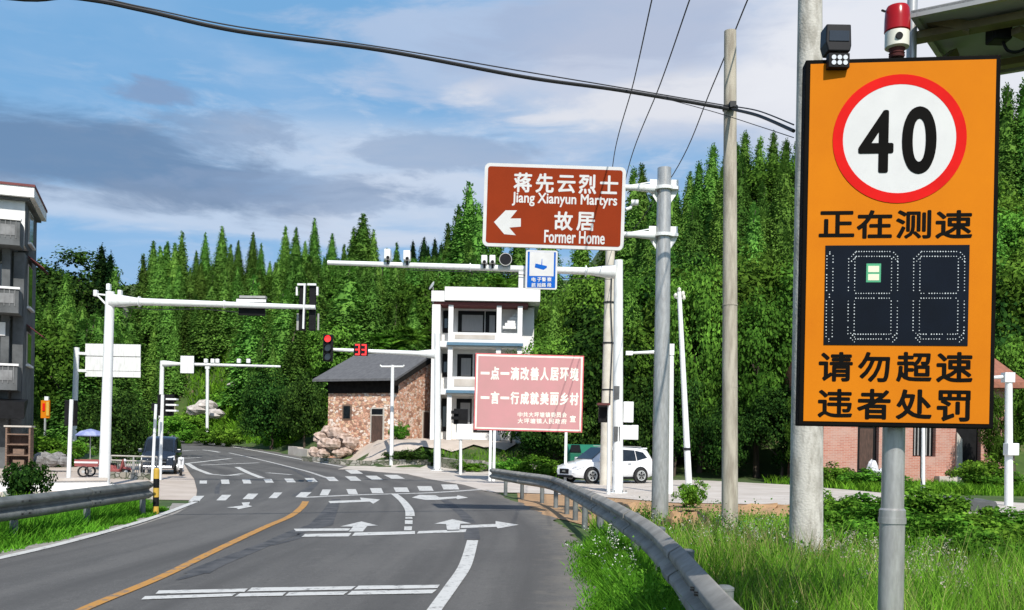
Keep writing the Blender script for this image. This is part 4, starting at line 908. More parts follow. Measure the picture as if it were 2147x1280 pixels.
# far gantry on the left with a small board
g2, f2_, a2, q0, q1 = gantry('far white camera gantry with a small blank board behind the parked dark van', (335, 985), (340, 757), (342, 763), (588, 769), 56.0, 9)
gbox(g2, 378, 747, 407, 783, 55.7, 0.06, 'board', 'white', 0, 0.02)
for u in (432, 446, 456, 501, 521): gbox(g2, u - 4, 753, u + 4, 762, 56, 0.22, 'camera', 'white', 0, 0.04)
# red signal gantry in front of the white house
g3, f3, a3, q0, q1 = gantry('white signal gantry with a lit red light in front of the stone house', (917, 981), (917, 700), (912, 743), (690, 733), 50.0, 13)
hc = P(688, 730, 49.8); hd = signal_head(g3, hc, (1, 0, 0), -1, 20 * 50 / F, 56 * 50 / F, 3, 0, False, 0.2)
c33 = P(757, 734, 49.8); cdw = MB().box(c33.x - 0.36, c33.x + 0.36, 49.7, 49.9, c33.z - 0.31, c33.z + 0.31).build('countdown_box', 'black', g3, True, bevel=0.015)
mb = MB(Frame((c33.x, 49.69, c33.z), (1, 0, 0), (0, 0, 1)))
for cx3 in (-0.17, 0.17):
    for z in (-0.25, 0.0, 0.25): mb.box(cx3 - 0.12, cx3 + 0.12, 0, 0.008, z - 0.035, z + 0.035)
    for z in (-0.125, 0.125): mb.box(cx3 + 0.055, cx3 + 0.125, 0, 0.008, z - 0.088, z + 0.088)
mb.build('digits', 'redlamp', cdw, True)
# camera gantry with the blue board
foot_bolts(g3, f3, 0.26); kc = 32.0 / F
g4, f4, a4, q0, q1 = gantry('tall white camera gantry whose long arm carries the blue camera board', (1295, 1034), (1297, 546), (1290, 571), (687, 551), 32.0, 19)
for nm, x0, y0, x1, y1 in (('camera', 806, 524, 820, 545), ('camera', 846, 527, 861, 547), ('camera', 1009, 537, 1022, 554), ('camera', 1026, 537, 1039, 554)):
    b_ = gbox(g4, x0, y0, x1, y1, 31.9, 0.34, nm, 'white', 0, 0.03); cc = P((x0 + x1) / 2, y1 - 5, 31.7)
    MB().disc(cc.x, cc.z, 0.055, 31.715, 31.728, 14).build('camera_lens', 'black', b_, True); MB().bar(P((x0 + x1) / 2, y1 - 1, 31.9), P((x0 + x1) / 2, y1 + 9, 31.9), 0.06, 0.06).build('stand', 'black', b_, True)
foot_bolts(g4, f4, 0.28); arm_bolts(g4, q0 + (q1 - q0).normalized() * 0.95, q1 - q0, 0.19); arm_bolts(g4, q0 + (q1 - q0) * 0.5, q1 - q0, 0.14)
MB().tube([P(1280, 586, 31.8), P(1180, 584, 31.8), P(1040, 572, 31.8), P(850, 566, 31.8)], 0.012, 6).build('signal_cable', 'cable', g4, True)
cc = P(1060, 546, 31.85); lm = MB().lathe([(0.10, -0.14), (0.19, -0.08), (0.205, 0.10), (0.205, 0.14)], (0, 0, 0), 22)
lm.v = [Vector((p.x, -p.z, p.y)) + cc for p in lm.v]; lm = lm.build('flash_lamp', 'blackmetal', g4, True, True)
MB().ring(cc.x, cc.z, 0.19, 0.215, cc.y - 0.16, cc.y - 0.141, 28).build('bezel', 'slat', lm, True)
gbox(g4, 1087, 570, 1106, 604, 31.9, 0.05, 'small_board', 'white'); gbox(g4, 1306, 843, 1328, 886, 32, 0.22, 'control_box', 'white', 0, 0.02); gbox(g4, 1302, 892, 1338, 922, 32.1, 0.2, 'control_box', 'white', 0, 0.02)
gbox(g4, 1287, 810, 1299, 838, 31.86, 0.06, 'hatch', 'cement', 0); gbox(g4, 1287, 895, 1300, 926, 31.86, 0.06, 'hatch', 'cement', 0)
BL = [(1102, 525), (1169, 526), (1168, 608), (1102, 606)]
fr, W_, H_, loc = board(BL, 31.55); bd = MB(fr).prism(rrect(-W_ / 2, W_ / 2, -H_ / 2, H_ / 2, 0.06), 0.0, 0.04).build('blue_board', 'signwhite', g4, True)
MB(fr).prism(rrect(-W_ / 2 + 0.06, W_ / 2 - 0.06, -H_ / 2 + 0.05, H_ / 2 - 0.05, 0.02), -0.006, -0.001).build('face', 'blue', bd, True)
def z2(x, y): return (1080 + x / 12.8, 520 + y / 12.8)
a = loc(*z2(385, 752)); b = loc(*z2(1040, 120)); MB(fr).box(a[0], b[0], -0.011, -0.0065, a[1], b[1]).build('picture_field', 'signwhite', bd, True)
MB(fr).prism([loc(*z2(*p)) for p in ((525, 530), (760, 595), (850, 540), (850, 490), (555, 425), (540, 430))], -0.015, -0.0115).prism([loc(*z2(*p)) for p in ((700, 460), (725, 462), (725, 300), (712, 300))], -0.0145, -0.0116).build('camera_symbol', 'blue', bd, True)
mb = MB(fr)
for row, (y0, y1) in (('电子警察', (795, 905)), ('抓拍路段', (945, 1055))):
    for ch, x0 in zip(row, (445, 595, 720, 865)): a = loc(*z2(x0, y1)); b = loc(*z2(x0 + 115, y0)); mb.text(ch, a[0], b[0], a[1], b[1], -0.0125, 0.03)
mb.build('lettering', 'signwhite', bd, True)
# white direction board seen from behind
Yd = 55.0; ds = P(161, 729, Yd); dg = T(ds.x, ds.y)
dsn = thing('direction_board', 'back of a white direction board on two arms left of the signal gantry', 'road sign', (ds.x, ds.y, dg))
MB().tube([(ds.x - 0.1, ds.y, dg - 0.3), tuple(ds)], 0.15, 14).build('pole', 'white', dsn, True, True)
for v0, v1, nm in ((723, 746, 'panel'), (750, 777, 'panel'), (780, 790, 'panel')): gbox(dsn, 179, v0, 295, v1, Yd, 0.05, nm, 'white')
for v in (748, 779): gbox(dsn, 179, v - 2, 295, v + 2, Yd, 0.04, 'rail', 'slat', 0.03)
for v in (741, 777): MB().bar(P(157, v, Yd), P(182, v + 1, Yd), 0.16, 0.16).build('arm', 'white', dsn, True)
# pedestrian signals: slim posts with black boxes
def ped(label, foot, top, Y, wpx, box, boxmat='black', cap=None):
    a = P(*top, Y); b = P(*foot, Y); zg = T(b.x, b.y); t = thing('pedestrian_signal', label, 'traffic light', (b.x, b.y, zg)); r = wpx * Y / F / 2
    MB().tube([(b.x, b.y, zg - 0.2), tuple(a)], [r * 1.1, r], 12).build('post', 'white', t, True, True)
    u0, v0, u1, v1 = box; hd = gbox(t, u0, v0, u1, v1, Y + 0.12 + r, 0.2, 'signal_head', boxmat, 0, 0.02)
    return t, hd
ped('slim white pedestrian signal with black box left of the white gantry post', (143, 1022), (150, 838), 31.5, 8, (137, 840, 161, 893))
t_, hd = ped('white pedestrian signal with hooded black box in front of the dark van', (335, 1002), (341, 828), 36.0, 7, (331, 828, 364, 872))
for i in range(3): gbox(hd.parent, 350, 836 + i * 12, 372, 839 + i * 12, 35.9, 0.25, 'hood', 'white')
t_, hd = ped('thinnest white pedestrian signal beside the end of the metal railing', (319, 1000), (327, 848), 35.0, 6, (319, 846, 333, 862))
t_, hd = ped('white post with hooded black signal and square white box before the white house', (966, 984), (966, 900), 46.5, 6, (951, 858, 981, 890))
for dz in (862, 874): gbox(hd.parent, 946, dz, 962, dz + 6, 46.3, 0.3, 'hood', 'black')
gbox(hd.parent, 957, 890, 990, 922, 46.5, 0.25, 'control_box', 'white', 0, 0.02)
t_, hd = ped('pedestrian signal with hooded black box mounted against the beige pole', (1276, 1030), (1277, 850), 31.0, 7, (1255, 846, 1274, 886))
gbox(hd.parent, 1252, 846, 1278, 850, 30.8, 0.3, 'hood', 'rust')
# plain posts
def post(name, label, cat, foot, top, Y, w0, w1, extra=None, mt='white'):
    a = P(*top, Y); b = P(*foot, Y); zg = T(b.x, b.y); t = thing(name, label, cat, (b.x, b.y, zg)); k = Y / F / 2
    MB().tube([(b.x, b.y, zg - 0.2), (b.x, b.y, zg), tuple(a)], [w1 * k, w1 * k, w0 * k], 14).build('post', mt, t, True, True)
    return t
t_ = post('lamp_post', 'white post with a short side arm right of the galvanised sign pole', 'street light', (1404, 1032), (1408, 722), 32.0, 10, 14)
MB().tube([P(1408, 737, 32), P(1316, 741, 32)], [0.07, 0.04], 10).build('arm', 'white', t_, True, True); gbox(t_, 1312, 737, 1326, 745, 32, 0.2, 'lamp', 'white'); gbox(t_, 1402, 722, 1413, 745, 32, 0.2, 'collar', 'white')
t_ = post('lamp_post', 'thin white double armed lamp post in front of the stone house', 'street light', (821, 950), (823, 766), 53.0, 7, 9)
MB().tube([P(797, 766, 53), P(800, 769, 53), P(845, 769, 53), P(848, 766, 53)], 0.05, 8).build('arm', 'white', t_, True, True); gbox(t_, 814, 880, 818, 890, 52.8, 0.1, 'clip', 'white')
t_ = post('lamp_post', 'white post with a side arm and a white box right of the brick house', 'street light', (2115, 1066), (2115, 783), 28.5, 14, 17)
MB().tube([P(2115, 790, 28.5), P(2082, 792, 28.5)], [0.06, 0.05], 10).build('arm', 'white', t_, True, True); gbox(t_, 2108, 930, 2132, 955, 28.4, 0.3, 'control_box', 'white', 0, 0.02); gbox(t_, 2103, 782, 2124, 802, 28.5, 0.26, 'collar', 'white')
t_ = post('service_post', 'slim white post in front of the brick house window', 'post', (1935, 1035), (1936, 860), 36.0, 7, 9)
MB().tube([P(1931, 905, 35.9), P(1930, 1000, 35.9), P(1937, 1035, 35.9)], 0.02, 6).build('wire', 'black', t_, True)
t_ = post('service_post', 'short pale post on the bright grass slope below the firs', 'post', (436, 828), (435, 772), 86.0, 7, 6)
for i in range(1): gbox(t_, 431, 768, 440, 774, 86, 0.3, 'cap', 'white')
# small orange speed board in the distance on the left
t_ = thing('speed_display_sign', 'small distant orange speed board with a lamp on top among bushes at left', 'road sign', tuple(Vector((P(95, 880, 70).x, 70, T(P(95, 880, 70).x, 70)))))
gbox(t_, 86, 840, 105, 877, 70, 0.12, 'case', 'orange'); gbox(t_, 89, 846, 94, 862, 69.9, 0.04, 'red_field', 'red'); gbox(t_, 97, 843, 103, 872, 69.9, 0.04, 'yellow_field', 'yellow')
gbox(t_, 94, 832, 102, 840, 70, 0.15, 'beacon', 'white'); a = P(95, 877, 70); MB().bar((a.x, 70, T(a.x, 70) - 0.2), a, 0.12, 0.12, (0, 1, 0)).build('pole', 'galv', t_, True)
# ------------------------------------------------------------------ pink billboard
PX = [(997, 740), (1224, 747), (1221, 907), (993, 902)]
fr, W_, H_, loc = board(PX, 40.0); gbb = thing('billboard', 'faded pink billboard with cream slogan lettering on white legs before the white house', 'billboard', (fr.o.x, fr.o.y, T(fr.o.x, fr.o.y)))
MB(fr).box(-W_ / 2, W_ / 2, 0, 0.12, -H_ / 2, H_ / 2).build('frame', 'pinkframe', gbb, True)
MB(fr).box(-W_ / 2 + 0.05, W_ / 2 - 0.05, -0.012, -0.001, -H_ / 2 + 0.05, H_ / 2 - 0.05).build('border', M['cream'], gbb, True)
MB(fr).box(-W_ / 2 + 0.12, W_ / 2 - 0.12, -0.02, -0.013, -H_ / 2 + 0.12, H_ / 2 - 0.12).build('face', 'pink', gbb, True)
def zb(x, y): return (980 + x / 6.92, 730 + y / 6.92)
mb = MB(fr)
def btx(s_, x0, x1, y0, y1, bold, skew=0.0):
    n = len(s_); p = (x1 - x0) / n
    for i, ch in enumerate(s_):
        dy = skew * i; ya, yb_ = y0 + dy, y1 + dy
        if ch == '一': ya, yb_ = (y0 + y1) / 2 - 16 + dy, (y0 + y1) / 2 + 18 + dy
        a = loc(*zb(x0 + p * i + p * 0.05, yb_)); b = loc(*zb(x0 + p * (i + 1) - p * 0.05, ya)); mb.text(ch, a[0], b[0], a[1], b[1], -0.022, 0.0 if ch == '一' else bold)
btx('一点一滴改善人居环境', 185, 1620, 270, 458, 0.03, 2.4)
mb.build('lettering', 'cream', gbb, True); mb = MB(fr); btx('一言一行成就美丽乡村', 185, 1620, 630, 810, 0.03, 2.4)
mb.build('lettering', 'cream', gbb, True); mb = MB(fr)
btx('中共大坪塘镇委员会', 725, 1448, 930, 1003, 0.02, 0.6)
mb.build('lettering', 'cream', gbb, True); mb = MB(fr); btx('大坪塘镇人民政府', 725, 1448, 1022, 1095, 0.02, 1.0)
mb.build('lettering', 'cream', gbb, True); mb = MB(fr); btx('宣', 1482, 1580, 980, 1075, 0.025)
mb.build('lettering', 'cream', gbb, True)
for u in (1029, 1037, 1187): a = P(u, 900, 40.06); MB().bar((a.x, 40.06, T(a.x, 40.06) - 0.2), (a.x, 40.06, a.z + 0.2), 0.11, 0.11, (0, 1, 0)).build('leg', 'white', gbb, True)

# ------------------------------------------------------------------ buildings
# grey four-storey house at the left edge
c0 = P(45, 900, 45.0); zl = T(c0.x, 45.0)
lb = thing('apartment_house', 'grey four storey house with balconies and a white top floor at the left edge', 'house', (c0.x, c0.y, zl), R(20.5))
def zv(v): return CH + (VH - 18.5 - v) * 45.0 / F - zl          # height of a photographed row on this front
Dp = 4.6; LX = -13.0
ft = [zv(900), zv(770), zv(655), zv(515), zv(418)]
MB().box(LX, 0, 1.5, Dp, 0.0, zv(515)).box(-0.45, -0.002, 0.0, 1.498, 0.0, zv(517) - 0.3).build('wall', 'cement', lb)
MB().box(LX, -0.02, 0.02, Dp - 0.02, zv(515) + 0.002, zv(418)).build('upper_wall', 'whitewall', lb)
MB().box(-0.018, 0.004, 0.015, Dp - 0.015, zv(515), zv(418) - 0.01).build('side_wall', 'cement', lb)
rf = MB().box(LX - 1, 0.42, -0.55, Dp + 0.25, zv(418), zv(397)).build('roof', 'whitewall', lb)
MB().box(LX - 1.05, 0.46, -0.6, Dp + 0.3, zv(397) + 0.002, zv(392)).build('coping', 'redtrim', rf)
MB().box(LX - 0.8, 0.2, -0.3, Dp + 0.1, zv(418) - 0.12, zv(418) - 0.002).build('soffit', 'cement', rf)
for i, (vt, vb) in enumerate(((472, 517), (612, 655), (768, 812))):
    zb_, zt_ = zv(vb), zv(vt)
    MB().box(LX, -0.455, -1.35, 1.498, zb_ - 0.22, zb_).box(-0.453, -0.05, -1.35, -0.003, zb_ - 0.22, zb_).build('balcony_slab', 'cement', lb)
    par = MB().box(LX, -0.05, -1.35, -1.23, zb_ + 0.002, zt_ - 0.10).box(-0.17, -0.05, -1.22, -0.001, zb_ + 0.002, zt_ - 0.10).build('parapet', 'cement', lb)
    MB().box(LX, 0.0, -1.42, -1.16, zt_ - 0.098, zt_).build('rail_cap', 'whitewall', par)
    for j in range(4): MB().box(-1.0 - j * 1.6, -0.25 - j * 1.6, -1.372, -1.352, zb_ + 0.22, zt_ - 0.3).build('panel', 'cementlight', par)
    for j in range(9): MB().box(-0.22 - j * 0.22, -0.19 - j * 0.22, -1.385, -1.353, zb_ + 0.10, zt_ - 0.13).build('baluster', 'cementlight', par)
    if i < 2:
        for j in range(3):
            x1 = -0.9 - j * 2.6; wnd = MB().box(x1 - 1.5, x1, 1.47, 1.498, zb_ - 2.6, zb_ - 0.55).build('window', 'frame', lb)
            MB().box(x1 - 1.42, x1 - 0.08, 1.45, 1.469, zb_ - 2.5, zb_ - 0.65).build('pane', 'glass', wnd)
for x in (-0.55, -5.5): MB().box(x - 0.35, x, -0.35, -0.002, 0.0, zv(517) - 0.225).build('column', 'cement', lb)
for va, vb, nm in ((430, 498, 'window'), (545, 636, 'window'), (690, 760, 'window')):
    wnd = MB().box(0.005, 0.05, 1.2, 2.7, zv(vb), zv(va)).build(nm, 'frame', lb); MB().box(0.051, 0.06, 1.28, 2.62, zv(vb) + 0.08, zv(va) - 0.08).build('pane', 'glass', wnd)
    MB().box(0.005, 0.16, 1.1, 2.8, zv(vb) - 0.1, zv(vb) - 0.002).build('sill', 'whitewall', wnd)
for va in (541, 688):
    z = zv(va); MB().add([(0.02, 1.0, z + 0.30), (0.02, 3.0, z + 0.30), (0.75, 3.0, z - 0.25), (0.75, 1.0, z - 0.25), (0.02, 1.0, z + 0.26), (0.02, 3.0, z + 0.26), (0.73, 3.0, z - 0.29), (0.73, 1.0, z - 0.29)], [(0, 3, 2, 1), (4, 5, 6, 7), (0, 1, 5, 4), (1, 2, 6, 5), (2, 3, 7, 6), (3, 0, 4, 7)]).build('awning', 'awning', lb)
ac = MB().box(-1.5, -0.7, -0.40, -0.06, zv(708), zv(680)).box(-1.1, -1.0, -0.058, 1.49, zv(700), zv(697)).build('air_conditioner', 'whitewall', lb, bevel=0.02); MB().ring(-1.2, zv(694), 0.05, 0.25, -0.42, -0.401, 20).build('fan_grille', 'black', ac)
MB().add([(LX, -0.4, zv(838)), (0.3, -0.4, zv(838)), (0.3, -1.7, zv(845)), (LX, -1.7, zv(845)), (LX, -0.4, zv(845)), (0.3, -0.4, zv(845)), (0.3, -1.7, zv(880)), (LX, -1.7, zv(880))], [(0, 1, 2, 3), (7, 6, 5, 4), (3, 2, 6, 7), (1, 0, 4, 5), (2, 1, 5, 6), (0, 3, 7, 4)]).build('shop_awning', 'black', lb)
MB().box(-4.2, -1.2, 1.44, 1.498, 0.05, 2.4).build('shop_shutter', 'slat', lb)
# clutter before it
a = P(40, 965, 41.0); zc = T(a.x, 41)
cab_ = thing('wooden_rack', 'tall brown wooden rack with shelves standing in front of the left house', 'rack', (a.x, 41, zc), R(8))
for x in (-0.50, 0.44): MB().box(x, x + 0.07, -0.2, 0.2, 0, 1.95).build('upright', 'wood', cab_)
for z in (0.25, 0.72, 1.18, 1.62): MB().box(-0.43, 0.438, -0.2, 0.2, z, z + 0.05).build('shelf', 'wood', cab_)
MB().box(-0.56, 0.56, -0.24, 0.24, 1.952, 2.02).build('top', 'frame', cab_); MB().box(-0.43, 0.438, 0.17, 0.19, 0.31, 1.60).build('back', 'door', cab_)
for z in (0.30, 0.77): MB().box(-0.2, 0.25, -0.15, 0.1, z + 0.002, z + 0.25).build('box', 'wood', cab_)
# three-storey white house
YW = 58.0; kw = YW / F
wx0 = P(902, 900, YW).x; wz = T(P(970, 900, YW).x, YW); 
wh = thing('white_house', 'white three storey house with open balconies and pale blue ledges behind the pink billboard', 'house', (wx0, YW, wz))
def wxu(u): return P(u, 800, YW).x - wx0
def wzv(v, u=960): return P(u, v, YW).z - wz
RX = wxu(1098); RD = 1.5
MB().box(0.06, RX + 0.6, RD, RD + 6, 0, wzv(635)).build('wall', 'whitewall', wh)
roof = MB().box(-0.05, wxu(930), -0.25, RD + 6.2, wzv(634), wzv(612)).box(wxu(930) + 0.003, RX + 0.9, -0.4, RD + 6.2, wzv(632), wzv(604)).build('roof', 'whitewall', wh)
MB().box(0.1, RX + 0.2, -0.1, RD - 0.01, wzv(640), wzv(634) - 0.004).build('soffit', 'redtrim', roof)
MB().box(0.0, wxu(921), -0.1, RD + 5.5, -0.2, wzv(640)).build('pier', 'whitewall', wh)
for u in (943, 1044, 1088): MB().box(wxu(u - 5), wxu(u + 5), -0.05, 0.22, 0, wzv(640)).build('column', 'whitewall', wh)
for vt, vb, u1 in ((697, 716, 1092), (790, 816, 1092)):
    MB().box(wxu(921) + 0.003, wxu(u1), -0.02, RD - 0.004, wzv(vb + 12), wzv(vb)).build('floor_slab', 'whitewall', wh)
    MB().box(wxu(936), wxu(u1) + 0.1, -0.32, -0.024, wzv(vb + 9), wzv(vb + 3)).build('ledge', 'bluetrim', wh)
    par = MB().box(wxu(948) + 0.003, wxu(1039), 0.0, 0.12, wzv(vb) + 0.002, wzv(vt)).box(wxu(1049), wxu(1083), 0.0, 0.12, wzv(vb) + 0.002, wzv(vt)).build('balcony_wall', 'whitewall', wh)
    MB().box(wxu(952), wxu(1036), -0.02, -0.002, wzv(vb - 5), wzv(vt + 5)).build('panel', M['pave'], par)
for v0, v1 in ((645, 693), (738, 788), (834, 905)):
    for ua, ub in ((955, 1012), (1014, 1038)) if v0 < 700 else ((955, 988), (992, 1034)):
        wnd = MB().box(wxu(ua), wxu(ub), RD - 0.05, RD - 0.003, wzv(v1), wzv(v0)).build('window', 'black', wh)
        MB().box(wxu(ua) + 0.25, wxu(ub) - 0.1, RD - 0.075, RD - 0.052, wzv(v1) + 0.1, wzv(v0) - 0.25).build('curtain', 'curtain', wnd)
    wnd = MB().box(wxu(923), wxu(937), RD - 0.05, RD - 0.003, wzv(v1), wzv(v0)).build('window', 'black', wh); MB().box(wxu(926), wxu(933), RD - 0.065, RD - 0.051, wzv(v1) + 0.3, wzv(v0) - 0.5).build('pane', 'glass', wnd)
for i in range(6): MB().bar((wxu(1050) + 0.05 + i * 0.14, 0.55 + i * 0.12, wzv(690) + 0.2 + i * 0.2), (wxu(1083), 0.55 + i * 0.12, wzv(690) + 0.2 + i * 0.2), 0.25, 0.17).build('stair_tread', 'whitewall', wh)
MB().prism([(wxu(1050), wzv(696)), (wxu(1083), wzv(696)), (wxu(1083), wzv(645))], 1.25, 1.4).build('stair_flank', 'whitewall', wh)
dsx = MB().lathe([(0.02, 0.0), (0.16, 0.03), (0.27, 0.10), (0.30, 0.16)], (0, 0, 0), 18); dsx.v = [Vector((p.x * 0.5 - p.z * 0.6, p.y - 0.1 + p.z * -0.5, p.x * 0.8 + 0.35)) for p in dsx.v]
p_ = P(908, 612, YW + 1)
sd = thing('satellite_dish', 'small white satellite dish on the roof corner of the white house', 'satellite dish', (p_.x, p_.y, p_.z)); dsx.build('dish', 'white', sd); MB().bar((0, 0, -0.02), (0, 0, 0.3), 0.04, 0.04, (0, 1, 0)).build('stand', 'slat', sd)
# stone house with grey roof
AH = R(-25); hc_ = Vector((-6.97, 58.0)); hz = T(hc_.x, 59.5) - 0.1
sh = thing('stone_house', 'pink rubble stone house with a grey pitched roof beside the white house', 'house', (hc_.x, hc_.y, hz), AH)
HL, HD = 5.15, 8.0; ev = 5.60 - hz; rg_ = 7.3 - hz
wv = MB(); wv.add([(-HL, 0, -1.5), (0, 0, -1.5), (0, HD, -1.5), (-HL, HD, -1.5), (-HL, 0, ev), (0, 0, ev), (0, HD, ev), (-HL, HD, ev), (-HL, HD / 2, rg_), (0, HD / 2, rg_)], [(0, 1, 5, 4), (1, 2, 6, 9, 5), (2, 3, 7, 6), (3, 0, 4, 8, 7)])
wv.build('wall', 'stone', sh)
def roofslab(y0, z0, y1, z1, t=0.14):
    x0, x1 = -HL - 0.7, 0.30; return MB().add([(x0, y0, z0), (x1, y0, z0), (x1, y1, z1), (x0, y1, z1), (x0, y0, z0 + t), (x1, y0, z0 + t), (x1, y1, z1 + t), (x0, y1, z1 + t)], [(0, 3, 2, 1), (4, 5, 6, 7), (0, 1, 5, 4), (1, 2, 6, 5), (2, 3, 7, 6), (3, 0, 4, 7)])
sl_ = (rg_ - ev) / (HD / 2); ov = 0.75
roofslab(-ov, ev - ov * sl_ + 0.02, HD / 2 - 0.002, rg_ + 0.02).build('roof', 'roofgrey', sh); roofslab(HD / 2 + 0.002, rg_ + 0.02, HD + 0.6, ev - 0.6 * sl_ + 0.02).build('roof', 'roofgrey', sh)
MB().box(-HL - 0.01, 0.01, -0.07, -0.003, ev - 1.0, ev - 0.02).build('eave_shade_band', 'eaveshade', sh)  # dark band added on the wall top to paint in the deep eave shadow
MB().add([(0.02, -ov + 0.05, ev - ov * sl_ - 0.30), (0.02, HD / 2, rg_ - 0.36), (0.02, HD / 2, rg_ + 0.01), (0.02, -ov + 0.05, ev - ov * sl_ + 0.015), (0.27, -ov + 0.05, ev - ov * sl_ - 0.30), (0.27, HD / 2, rg_ - 0.36), (0.27, HD / 2, rg_ + 0.01), (0.27, -ov + 0.05, ev - ov * sl_ + 0.015)], [(3, 2, 1, 0), (4, 5, 6, 7), (0, 1, 5, 4), (1, 2, 6, 5), (2, 3, 7, 6), (3, 0, 4, 7)]).build('verge_shade_board', 'eaveshade', sh)  # dark slab added under the gable verge in place of its shadow
dr = MB().box(-1.95, -0.95, -0.05, -0.003, 0.0, 2.1).build('door', 'frame', sh); MB().box(-1.85, -1.05, -0.075, -0.051, 0.02, 1.6).build('leaf', 'door', dr); MB().box(-1.85, -1.05, -0.07, -0.051, 1.68, 2.02).build('light', 'glass', dr)
wn_ = MB().box(-4.05, -3.35, -0.05, -0.003, 1.35, 2.3).build('window', 'wood', sh); MB().box(-3.95, -3.45, -0.07, -0.051, 1.42, 2.2).build('pane', 'glass', wn_)
dr = MB().box(0.003, 0.05, 2.9, 3.8, 0.0, 2.05).build('door', 'frame', sh); MB().box(0.051, 0.07, 3.0, 3.7, 0.02, 1.95).build('leaf', 'door', dr)
# red brick house behind the speed board
YK = 43.0; bx0 = P(1725, 990, YK).x; kz = T(P(1850, 990, YK).x, YK); kz = P(1800, 1000, YK).z
bh = thing('brick_house', 'red brick house with dark doorway and pale plinth mostly hidden behind the speed board', 'house', (bx0, YK, kz))
def bxu(u): return P(u, 980, YK).x - bx0
def bzv(v): return P(1900, v, YK).z - kz
BW = bxu(2110)
segs = [(0, bxu(1797), 0), (bxu(1842), bxu(1913), 0), (bxu(1961), bxu(2003), 0), (bxu(2056), BW, 0)]
wb_ = MB().box(0, BW, 0.35, 5.5, -0.5, bzv(812))
for a, b, z in segs: wb_.box(a, b, 0, 0.348, -0.5, bzv(812))
wb_.box(bxu(1913) + 0.002, bxu(1961) - 0.002, 0.005, 0.348, -0.5, bzv(957))
for ua, ub, vt in ((1797, 1842, 868), (1913, 1961, 870), (2003, 2056, 880)): wb_.box(bxu(ua) + 0.002, bxu(ub) - 0.002, 0.005, 0.348, bzv(vt), bzv(812) - 0.003)
wb_.build('wall', 'brick', bh)
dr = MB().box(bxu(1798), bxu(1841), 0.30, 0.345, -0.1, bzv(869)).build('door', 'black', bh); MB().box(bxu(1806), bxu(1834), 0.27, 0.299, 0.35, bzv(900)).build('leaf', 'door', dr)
wn_ = MB().box(bxu(1914), bxu(1960), 0.30, 0.345, bzv(956), bzv(871)).build('window', 'black', bh)
for u in (1921, 1928, 1945, 1953): MB().box(bxu(u), bxu(u) + 0.05, 0.25, 0.298, bzv(955), bzv(872)).build('bar', 'slat', wn_)
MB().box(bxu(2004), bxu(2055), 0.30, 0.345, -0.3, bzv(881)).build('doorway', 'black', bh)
MB().prism([(bxu(2003), -0.2), (bxu(2003) + 0.28, -0.2), (bxu(2003) + 0.24, bzv(920)), (bxu(2003), bzv(905))], -0.12, -0.003).build('door_jamb', 'frame', bh)
MB().box(bxu(1960), bxu(2012), -0.5, -0.002, -0.7, 0.10).build('plinth', 'pave', bh); MB().box(0, bxu(1800), -0.35, -0.002, -0.8, -0.08).build('footing', 'cement', bh)
MB().box(-0.4, BW + 0.5, -0.7, 6, bzv(812), bzv(800)).add([(-0.4, -0.7, bzv(800) + .003), (BW + 0.5, -0.7, bzv(800) + .003), (BW + 0.5, 2.8, bzv(800) + 1.6), (-0.4, 2.8, bzv(800) + 1.6), (-0.4, 6, bzv(800) + .003), (BW + 0.5, 6, bzv(800) + .003)], [(0, 1, 2, 3), (3, 2, 5, 4), (0, 3, 4), (1, 5, 2)]).build('roof', 'rooftile', bh)
p_ = P(1828, 985, YK - 0.4)
ck = thing('cloth_pile', 'crumpled white cloth heap in front of the dark doorway of the brick house', 'cloth', (p_.x, p_.y, kz - 0.05))
MB().rock((0, 0, 0.3), 0.28, 0.2, 0.5, 5).build('cloth', 'cloth', ck, smooth=True); MB().rock((0.42, 0.05, 0.16), 0.2, 0.18, 0.28, 8).build('cloth', 'cloth', ck, smooth=True)
p_ = P(2078, 960, YK - 1.0)
for i, (u, v, s_) in enumerate(((1995, 1005, 0.25), (2020, 1003, 0.28), (2050, 1008, 0.3), (2075, 1010, 0.24), (1760, 1000, 0.2))):
    p_ = P(u, v, YK - 1.2); tag(MB().rock((0, 0, 0), s_, s_ * 0.8, s_ * 0.6, i).build('stone', 'rock', None, origin=None), ['rough pale stone at the foot of the brick house plinth', 'pale stone second from the plinth of the brick house', 'broad pale stone below the dark doorway of the brick house', 'small pale stone nearest the white post right of the brick house', 'small stone at the left corner of the brick house'][i], 'stone', 'stones before the brick house').location = (p_.x, p_.y, T(p_.x, p_.y) + s_ * 0.3)

